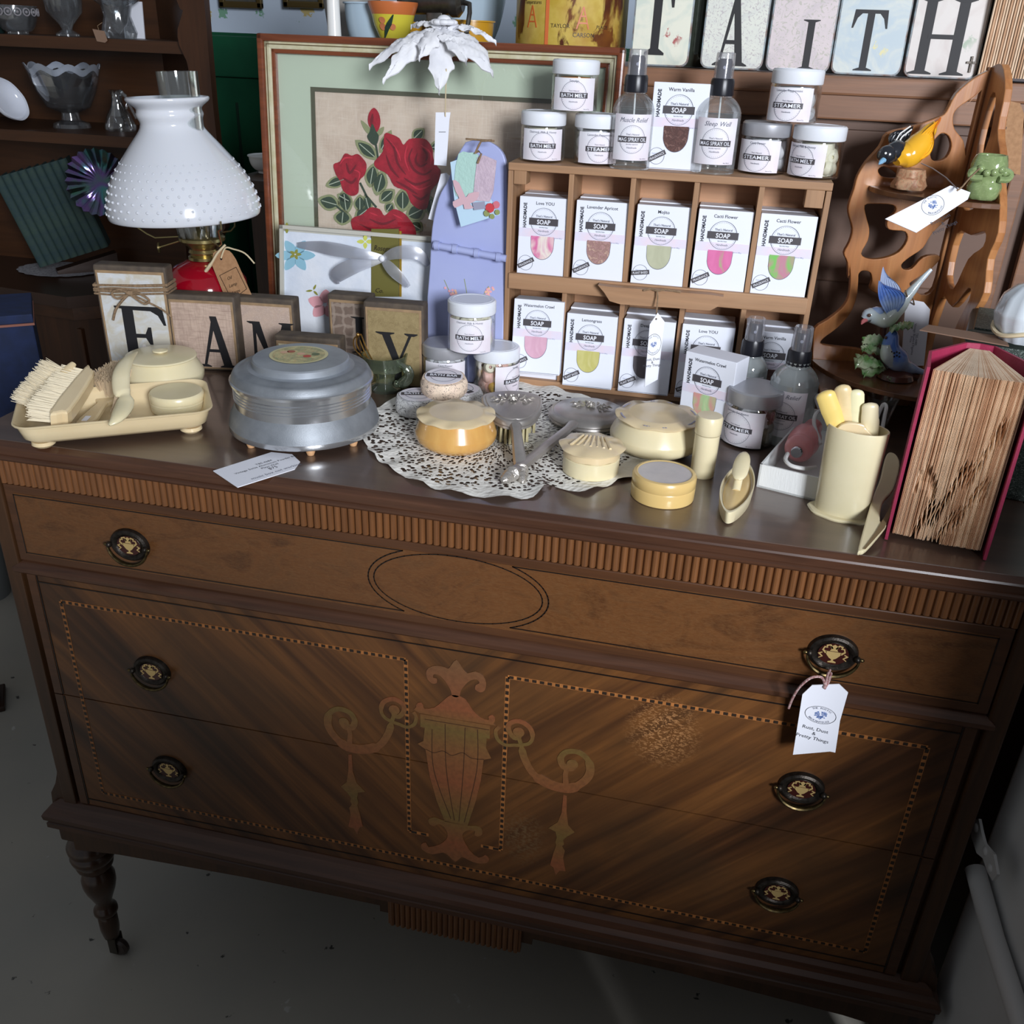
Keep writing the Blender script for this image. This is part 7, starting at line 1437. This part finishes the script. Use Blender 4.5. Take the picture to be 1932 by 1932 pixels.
# shoe horn / curved knife leaning beside the holder
A, B = T(1622, 1040, H+.003), T(1665, 880, H+.03); MK = mk(A, (B-A).normalized(), Vector((-(B-A).y, (B-A).x, 0))); Lk = (B-A).length
MKm = Matrix(((1, 0, 0, 0), (0, 0, 1, 0), (0, -1, 0, 0), (0, 0, 0, 1))); t = thing('shoe_horn', 'long curved cream celluloid shoe horn between the holder and the folded book', 'shoe horn', MK @ RM((0, 0, .003)))
MKw = t.matrix_world.copy(); gi = MKw.inverted()
def lay(px, py): 
    d = gi.to_3x3() @ ray(px, py); o = gi @ CAM; tt = -o.z/d.z; p = o+d*tt; return (p.x, p.y)
mb = MB(); L = [lay(a, b) for a, b in ((1619, 1035), (1622, 1043), (1635, 1038), (1665, 1003), (1672, 990), (1660, 985), (1665, 950), (1685, 925), (1697, 880), (1690, 860), (1676, 856), (1668, 870), (1660, 905), (1650, 930), (1640, 960))]; mb.shape([smoothloop(L, 3)], M_cel2, .005, -.002, MKm, bev=.0015); mb.build('blade', t)
mb = MB(); L = [lay(a, b) for a, b in ((1628, 1040), (1650, 1010), (1690, 940), (1692, 945), (1668, 1000), (1632, 1040))]; mb.shape([L], P('tool_seam', (120, 100, 70), .6), .0006, -.0030, MKm); mb.build('seam', t)
# ------------------------------------------------------------ folded heart book at right
M_cov = P('magenta_book_cloth', (158, 44, 78), .55, col2=(146, 36, 68), ns=60, bs=.2, bscale=600)
pL, pR = T(1680, 1018), T(1848, 1053); ax = pR-pL; ang = math.atan2(ax.y, ax.x); v = Vector((-math.sin(ang), math.cos(ang), 0)); hB = YP(1765, 694, pL.y).z-H; wB = ax.length; dB = .095; cB = (pL+pR)/2+v*(dB/2)
folded_book('folded_book', 'magenta book with folded art pages standing open at the right front', RM((cB.x, cB.y, H+.001), ang), wB, dB, hB, 78, M_cov, True)
# ------------------------------------------------------------ dark green tin, brown card and china knob behind
M_tg = patterned('green_floral_tin', (52, 66, 58), (46, 58, 52), (156, 166, 160), 60); A = T(1768, 700, H); ML = RM((.585, .215, H), R(-14)); t = thing('floral_tin', 'dark green tin with white floral pattern behind the magenta book', 'tin', ML)
zl = YP(1768, 615, .20).z-H; mb = MB(); mb.box((0, 0, zl/2), (.185, .105, zl), M_tg, b=.006); mb.build('body', t); mb = MB(); mb.box((0, 0, zl-.004), (.190, .110, .014), P('dark_green_enamel', (44, 52, 48), .35), b=.006); mb.box((0, 0, zl+.0035), (.176, .096, .002), M_tg); mb.build('lid', t)
mb = MB(); mb.shape([[(-.045, -.012), (-.040, .014), (.030, .012), (.036, -.020)]], P('brown_card', (128, 100, 82), .7), .001, 0); p = T(1830, 632, H+zl+.006); one('brown_card', mb, 'brown card lying on the dark green tin', 'card', RM((p.x, p.y, H+zl+.0065), R(-16), R(-90)))
p = T(1925, 640, H+zl+.006); mb = MB(); mb.lathe([(0, 0), (.020, .0), (.024, .006), (.029, .018), (.030, .024), (.0305, .026), (.030, .028), (.026, .042), (.016, .052), (.006, .056), (.006, .060), (0, .062)], P('white_porcelain', (206, 214, 220), .15, coat=.5), 48, mod=lambda a, r, z, j: (r*(1+.03*math.cos(12*a)), z)); mb.tube([(.028*math.cos(a), .028*math.sin(a), .010+.003*math.sin(3*a)) for a in [math.tau*k/30 for k in range(31)]], .0022, P('cotton_string', (206, 190, 156), .9), 6); one('china_ornament', mb, 'white ribbed china knob ornament tied with string, on the green tin', 'ornament', (p.x, p.y-.004, H+zl+.006))
# ------------------------------------------------------------ carved corner shelf
M_cs = wood('carved_maple', (204, 142, 88), (168, 104, 58), 2, 7, .25, coat=.4); M_csd = wood('carved_maple_shelf', (126, 84, 56), (98, 64, 42), 0, 7, .25, coat=.3)
cC = Vector((.498, .448, H)); th0 = R(10); MCS = RM(cC, th0); cs = thing('corner_shelf', 'carved fretwork maple corner shelf with two rounded shelves at the right', 'shelf', MCS)
def UA(L): return [(1400+a/3.6316, b/3.6316) for a, b in L]
def UB(L): return [(1432+a/3.864, 450+b/3.864) for a, b in L]
lp = lambda L: [TR(MCS, a, b) for a, b in L]
OUT = UA([(1865, 470), (1790, 465), (1700, 478), (1570, 535), (1450, 640), (1385, 760), (1330, 800), (1150, 862), (985, 905), (930, 1000), (840, 1100), (780, 1200), (755, 1290), (725, 1380), (718, 1450), (745, 1560), (725, 1650), (688, 1725), (712, 1790), (720, 1900)])+UB([(650, 200), (655, 300), (640, 420), (590, 500), (490, 580), (400, 640), (385, 750), (380, 870), (395, 1000), (430, 1090)])
oz = lp(OUT); oz = [(min(x, -.002), z) for x, z in oz]; oz += [(oz[-1][0]+.004, .0005), (-.002, .0005), (-.002, oz[0][1])]
H1 = UA([(1570, 660), (1640, 605), (1695, 615), (1705, 700), (1690, 820), (1610, 1020), (1535, 1060), (1500, 960), (1440, 880), (1430, 800), (1460, 740)]); H2 = UA([(1300, 960), (1350, 910), (1400, 930), (1418, 1000), (1385, 1075), (1320, 1100), (1280, 1080), (1278, 1010)])
H3 = UA([(920, 1160), (960, 1135), (1030, 1170), (1060, 1210), (1000, 1215), (940, 1200)])
H4 = UA([(830, 1400), (900, 1390), (1020, 1398), (1040, 1440), (985, 1500), (985, 1555), (1020, 1570), (1105, 1580), (1118, 1640), (1060, 1720), (960, 1760), (860, 1765), (805, 1730), (850, 1640), (860, 1560), (840, 1480)])
H5 = UB([(1250, -50), (1180, 60), (1080, 130), (1025, 180), (1040, 215), (1100, 210), (1180, 130), (1280, 110), (1300, 145), (1230, 220), (1120, 290), (1085, 330), (1170, 400), (1300, 350), (1380, 100), (1420, -60), (1380, -160)])
H6 = UB([(745, 225), (800, 240), (812, 300), (800, 360), (880, 400), (1000, 410), (1100, 450), (1200, 500), (1230, 850), (700, 790), (460, 762), (455, 720), (560, 640), (650, 540), (700, 420), (712, 300), (715, 250)])
def cl(L, m=-.006): return [(min(x, m), z) for x, z in L]
mb = MB(); loops = [smoothloop(oz[:-3], 3, False)+oz[-3:]]+[smoothloop(cl(lp(h)), 3) for h in (H1, H2, H3, H4, H5, H6)]; mb.shape(loops, M_cs, .0085, -.008, bev=.001); mb.build('fretted_panel', cs)
# right hand panel, at right angles, coming forward
MCR = MCS @ RM((0, 0, 0), R(-90)); hT = oz[0][1]
W_ = .135
ro = [(0.0, hT), (.03, hT+.004), (.055, hT-.02), (.062, hT-.06), (.085, hT-.085), (.088, hT-.10), (.110, hT-.125), (.128, hT-.16), (.120, hT-.19), (.132, hT-.225), (.118, hT-.255), (.120, hT-.285), (.135, hT-.32), (.138, .03), (.130, .0005), (0, .0005)]
rh = [[(.020, hT-.03), (.036, hT-.03), (.045, hT-.07), (.03, hT-.10), (.018, hT-.08)], [(.02, hT-.13), (.05, hT-.13), (.075, hT-.12), (.06, hT-.14), (.04, hT-.150), (.02, hT-.15)], [(.022, hT-.18), (.06, hT-.175), (.095, hT-.165), (.10, hT-.18), (.07, hT-.20), (.05, hT-.24), (.022, hT-.23)], [(.02, hT-.26), (.06, hT-.26), (.09, hT-.23), (.10, hT-.24), (.08, hT-.29), (.11, hT-.31), (.10, .05), (.02, .05)]]
mb = MB(); mb.shape([smoothloop(ro[:-2], 3, False)+ro[-2:]]+[smoothloop(h, 3) for h in rh], M_cs, .0085, 0, bev=.001); o = mb.build('fretted_panel', cs, RM((0, 0, 0), R(-90)))
for zz_, rr_2 in ((.270, .110), (.053, .140)):
    L = [(0, 0)]+[(-rr_2*math.cos(R(a)), -rr_2*math.sin(R(a))) for a in range(0, 91, 5)]; mb = MB(); mb.shape([[(x-.001, y-.009) for x, y in L]], M_csd, .006, 0, XY(zz_), bev=.0008); mb.build('shelf_board', cs)
csz = lambda z: H+z+.003
# ------------------------------------------------------------ bird figurines and little pot on the corner shelf
def ellipse_tube(mb, pts, rs, mat, seg=16, flat=1, up=(0, 0, 1)): 
    sp = smoothloop([tuple(p) for p in pts], 4, False); n = len(sp); k = len(rs)-1; R_ = []
    for i in range(n): t = i/(n-1)*k; j = min(int(t), k-1); f = t-j; f = f*f*(3-2*f); R_.append(rs[j]*(1-f)+rs[j+1]*f)
    mb.tube(sp, R_, mat, seg, flat=flat, up=up)
def wing(mb, root, tip, w, mat, up, nf=8, thick=.0012, mat2=None):
    root, tip, up = Vector(root), Vector(tip), Vector(up).normalized(); ax = tip-root; side = (up-ax.normalized()*up.dot(ax.normalized())).normalized(); nrm = ax.cross(side).normalized()
    vs = []; n = 14; m = nf*2
    for i in range(n+1):
        t = i/n; e = math.sin(math.pi*(t*.86+.10))**.8
        for j in range(m+1): s = j/m; ww = w*e*(1+.06*(j % 2)*(t > .4)); vs.append(root+ax*(t*(1-.25*s))+side*(s-.25)*ww+nrm*(thick*.9*(j % 2)+.25*w*s*(1-s)))
    k = len(vs); vs += [v-nrm*thick for v in vs]; fs = []
    for i in range(n):
        for j in range(m): a = i*(m+1)+j; fs.append((a, a+1, a+m+2, a+m+1)); fs.append((a+k, a+m+1+k, a+m+2+k, a+1+k))
    for i in range(n):
        for j in (0, m): a = i*(m+1)+j; fs.append((a, a+m+1, a+m+1+k, a+k))
    for j in range(m):
        for i in (0, n): a = i*(m+1)+j; fs.append((a, a+1, a+1+k, a+k))
    mb.add(vs, fs, mat, True)
gl = dict(coat=.7)
M_oy = P('oriole_yellow_glaze', (238, 178, 44), .15, **gl); M_obk = P('oriole_black_glaze', (34, 36, 42), .15, **gl); M_owh = P('white_glaze_mark', (236, 236, 232), .2)
yo = .400; zS = H+.273+.001
def W(px, py, y): return YP(px, py, y)
bs_ = W(1712, 352, yo); yo_b = .395; bx0 = bs_.x
orl = thing('oriole_figurine', 'yellow and black china oriole perched on a mossy stump, upper shelf', 'figurine', (bx0, yo_b, H+.2785)); O = Vector((bx0, yo_b, H+.2785)); r_ = lambda px, py, dy=0: tuple(W(px, py, yo_b+dy)-O)
mb = MB(); ts = r_(1712, 318)[2]; mb.lathe([(0, 0), (.0185, 0), (.0195, .004), (.016, .012), (.0165, ts*.6), (.0150, ts), (0, ts+.001)], patterned('mossy_stump_glaze', (196, 150, 116), (168, 110, 80), (70, 130, 96), 110), 28, mod=lambda a, r, z, j: (r*(1+.07*math.sin(5*a+z*200)), z)); mb.build('stump', orl)
mb = MB(); ellipse_tube(mb, [r_(1690, 305, -.012), r_(1700, 296, -.008), r_(1716, 290, -.004), r_(1735, 272, 0), r_(1752, 248, .003), r_(1765, 232, .006)], [.006, .0125, .0150, .0140, .0085, .0035], M_oy, 18); mb.build('body', orl)
mb = MB(); mb.ball(r_(1674, 292, -.014), (.0115, .0105, .0105), M_obk); ellipse_tube(mb, [r_(1674, 292, -.014), r_(1690, 285, -.008), r_(1705, 278, .002)], [.009, .0115, .008], M_obk, 14); mb.build('head', orl)
mb = MB(); ellipse_tube(mb, [r_(1669, 300, -.020), r_(1663, 305, -.024), r_(1658, 310, -.028)], [.0036, .0028, .0006], P('pale_blue_beak', (130, 176, 206), .2), 8); mb.build('beak', orl)
mb = MB(); wing(mb, r_(1712, 298, -.010), r_(1772, 228, -.006), .022, M_oy, (0.9, 0, .5)); mb.build('wing', orl); mb = MB(); wing(mb, r_(1690, 285, .006), r_(1722, 236, .012), .022, M_obk, (-.7, 0, .6)); mb.build('wing', orl)
mb = MB(); mb.tube([r_(1684, 276, -.001), r_(1698, 252, .006), r_(1718, 238, .009)], .0009, M_owh, 5); mb.tube([r_(1688, 280, -.001), r_(1702, 258, .005), r_(1720, 244, .008)], .0009, M_owh, 5); mb.ball(r_(1671, 289, -.0245), (.0014, .001, .0014), M_owh, seg=8, rings=5); mb.build('white_markings', orl)
mb = MB(); ellipse_tube(mb, [r_(1756, 245, .002), r_(1766, 232, .004), r_(1774, 222, .006)], [.006, .005, .002], P('oriole_orange_glaze', (206, 110, 40), .15, **gl), 10, .5); mb.build('tail', orl)
# its shop tag on thin cord
OT = RM((W(1755, 395, .285).x, .285, W(1755, 395, .285).z), R(6), R(-28)); g = lambda L: [TR(OT, a, b) for a, b in L]; L = g([(1670, 413), (1729, 439), (1826, 376), (1831, 363), (1810, 355), (1793, 350)])
a_, b_ = g([(1670, 413), (1793, 350)]); an = math.atan2(b_[1]-a_[1], b_[0]-a_[0]); c1 = g([(1760, 387)])[0]
mb = shoptag(0, 0, OT, c1, .0105, an, '', L, th=.0036, oval=(1.15, 1.0)); 
lw = [tuple(OT.inverted() @ W(a, b, y)) for a, b, y in ((1808, 358, .287), (1785, 335, .33), (1760, 318, .37), (1738, 308, .385))]; mb.tube(lw, .0007, P('grey_cord', (150, 140, 140), .8), 5); mb.tube([tuple(OT.inverted() @ W(a, b, y)) for a, b, y in ((1805, 360, .284), (1815, 353, .284), (1830, 335, .30), (1848, 318, .32))], .0010, M_jute, 5)
one('shop_tag', mb, 'white shop tag hanging tilted before the upper carved shelf', 'tag', OT, 'white shop tags with an oval blue flower emblem')
# green owl-shaped pot
yg = .345; gO = Vector((W(1850, 380, yg).x, yg, H+.2785)); M_gr = patterned('celadon_glaze', (136, 154, 104), (120, 140, 92), (150, 166, 118), 20); t = thing('green_china_pot', 'small glossy green china animal-shaped pot at the right of the upper shelf', 'pot', tuple(gO)); r_ = lambda px, py, dy=0: tuple(W(px, py, yg+dy)-gO)
M_gr.node_tree.nodes['Principled BSDF'].inputs['Roughness'].default_value = .12
hz = r_(1850, 290)[2]; mb = MB(); mb.lathe(smoothloop([(0, 0), (.014, 0), (.0175, .008), (.0180, hz*.30), (.0155, hz*.46), (.0185, hz*.62), (.0190, hz*.78), (.0165, hz*.95), (.0150, hz), (.0130, hz*.96), (.013, hz*.8), (0, hz*.7)], 3, False), M_gr, 36, mod=lambda a, r, z, j: (r*(1+.05*math.sin(4*a)+.02*math.sin(9*a+z*300)), z)); mb.build('body', t)
mb = MB()
for k in range(7): a = R(-150+k*22); mb.ball((.0185*math.cos(a), .0185*math.sin(a), hz*(.66+.05*math.sin(k*2))), (.004, .004, .004), M_gr)
for s in (-1, 1): mb.tube(smoothloop([(s*.012, -.012, hz*.7), (s*.020, -.012, hz*.62), (s*.018, -.015, hz*.5), (s*.008, -.018, hz*.5)], 3, False), .0035, M_gr, 8)
mb.build('moulded_face', t)
# blue birds on a leafy branch, lower shelf
yb = .372; zL = H+.0605; bO = Vector((W(1668, 660, yb).x, yb, zL)); M_bl1 = P('bluebird_glaze', (90, 128, 206), .12, col2=(196, 214, 224), ns=26, lo=.45, hi=.75, coat=.8); M_bw = P('bird_pale_glaze', (214, 222, 208), .12, col2=(196, 212, 226), ns=20, coat=.8); M_bg = P('leaf_green_glaze', (112, 166, 92), .15, col2=(206, 218, 180), ns=60, coat=.7, lo=.4, hi=.62); M_bb = P('branch_glaze', (92, 54, 44), .25, coat=.5)
bl = thing('bluebird_figurine', 'two blue and white china birds on a leafy branch, lower shelf', 'figurine', tuple(bO)); r_ = lambda px, py, dy=0: tuple(W(px, py, yb+dy)-bO)
mb = MB(); mb.tube(smoothloop([r_(1668, 600, .004), r_(1666, 640, .004), r_(1660, 672, .002), r_(1680, 700, -.006), r_(1700, 712, -.012)], 4, False), .0042, M_bb, 10); mb.tube([r_(1628, 668, 0), r_(1650, 672, .002), r_(1670, 680, 0)], .0035, M_bb, 8); mb.tube([r_(1680, 697, -.004), r_(1710, 705, 0), r_(1732, 712, .0)], .0045, M_bb, 8)
p_ = r_(1690, 715, -.012); mb.lathe([(0, 0), (.022, 0), (.020, .006), (.010, .012), (0, .013)], M_bb, 20, RM((p_[0], -.006, 0))); mb.build('branch', bl)
for (a, b, w, tw, dr) in (((1664, 660), (1628, 655), .015, .9, .004), ((1660, 630), (1632, 652), .014, .9, .004), ((1660, 680), (1614, 690), .014, .6, .008), ((1662, 685), (1630, 708), .012, .7, .006), ((1680, 615), (1724, 610), .017, .9, .004), ((1676, 700), (1695, 722), .014, .8, .004)): mb = MB(); leafmesh(mb, r_(*a, -.006), r_(*b, -.020), w*1.3, dr, M_bg, lobes=4, n=18, thick=.002, twist=tw); mb.build('leaf', bl)
mb = MB(); ellipse_tube(mb, [r_(1630, 602, -.012), r_(1640, 594, -.010), r_(1655, 600, -.006), r_(1672, 600, -.002), r_(1695, 578, .0), r_(1715, 555, .002), r_(1738, 528, .004), r_(1757, 508, .006)], [.0045, .0085, .0085, .0120, .0100, .0060, .0035, .0022], M_bw, 18); ellipse_tube(mb, [r_(1640, 592, -.011), r_(1652, 590, -.006), r_(1668, 588, 0)], [.006, .0075, .005], M_bl1, 12); ellipse_tube(mb, [r_(1634, 603, -.014), r_(1629, 606, -.017), r_(1625, 612, -.019)], [.003, .0026, .0008], P('pink_beak', (206, 120, 120), .2), 8); mb.ball(r_(1640, 595, -.0190), (.0022, .0016, .0022), P('brown_eye', (96, 70, 60), .2)); mb.build('flying_bird', bl)
mb = MB(); wing(mb, r_(1680, 592, -.010), r_(1660, 528, -.020), .028, M_bl1, (1, 0, .1)); mb.build('wing', bl); mb = MB(); wing(mb, r_(1672, 585, .006), r_(1668, 502, .014), .024, P('pale_wing_glaze', (190, 204, 232), .15, coat=.7), (1, 0, .2)); mb.build('wing', bl)
mb = MB(); ellipse_tube(mb, [r_(1676, 628, -.010), r_(1682, 636, -.012), r_(1680, 655, -.014), r_(1692, 678, -.012), r_(1712, 692, -.006), r_(1735, 700, 0), r_(1752, 706, .006)], [.006, .0085, .0105, .0140, .0080, .0038, .0026], M_bl1, 18); ellipse_tube(mb, [r_(1672, 650, -.020), r_(1674, 670, -.020), r_(1684, 688, -.018)], [.0055, .0085, .0055], M_bw, 12); mb.ball(r_(1671, 637, -.0185), (.0018, .0014, .0018), P('brown_eye', (96, 70, 60), .2))
for k in range(8): mb.ball(r_(1682+5*(k % 4), 664+7*(k//4)+k % 2*2, -.0255), (.0012, .0008, .0012), M_obk, seg=6, rings=4)
mb.build('perched_bird', bl)
BT = RM((W(1728, 630, .405).x, .405, W(1728, 630, .405).z), R(8)); g = lambda L: [TR(BT, a, b) for a, b in L]; mb = MB(); mb.shape([g([(1708, 578), (1722, 566), (1743, 570), (1755, 584), (1743, 690), (1700, 690)])], M_paper, .0009, 0)
for k, s in enumerate(('TBS-4480', 'Vintage Bluebird Figurine', 'Price')): q = g([(1729-5*k, 640)])[0]; mb.text(s, q[0], q[1], .0028, M_grey, rot=R(-84))
mb.tube([tuple(BT.inverted() @ W(a, b, y)) for a, b, y in ((1725, 575, .403), (1722, 562, .385), (1708, 548, .372), (1712, 560, .365))], .0009, M_jute, 5); one('price_tag', mb, 'white tag with small grey print behind the bluebird figurine', 'tag', BT)
# ------------------------------------------------------------ shop tag hanging from the top right drawer pull
DT = RM((W(1548, 1355, -.030).x, -.030, W(1548, 1355, -.030).z), R(-3), R(3)); g = lambda L: [TR(DT, a, b) for a, b in L]; L = g([(1514, 1310), (1532, 1293), (1583, 1291), (1600, 1307), (1585, 1360), (1576, 1420), (1566, 1418), (1496, 1424)])
mb = shoptag(0, 0, DT, g([(1548, 1349)])[0], .0128, R(-4), '', L, th=.0042, oval=(1.18, .86), hole=g([(1556, 1299)])[0]); iv = DT.inverted()
M_tw = P('candy_twine', (196, 172, 168), .9, col2=(140, 84, 84), ns=500)
mb.tube(smoothloop([tuple(iv @ W(a, b, y)) for a, b, y in ((1566, 1264, -.014), (1561, 1275, -.024), (1558, 1290, -.032), (1555, 1299, -.033), (1563, 1286, -.030), (1568, 1270, -.018))], 3, False), .0014, M_tw, 6)
mb.tube(smoothloop([tuple(iv @ W(a, b, y)) for a, b, y in ((1556, 1290, -.032), (1550, 1278, -.036), (1530, 1279, -.040), (1508, 1297, -.038), (1495, 1318, -.032), (1488, 1336, -.026))], 4, False), .0013, M_tw, 6)
one('shop_tag', mb, 'white shop tag hanging from the top right drawer pull of the dresser', 'tag', DT, 'white shop tags with an oval blue flower emblem')
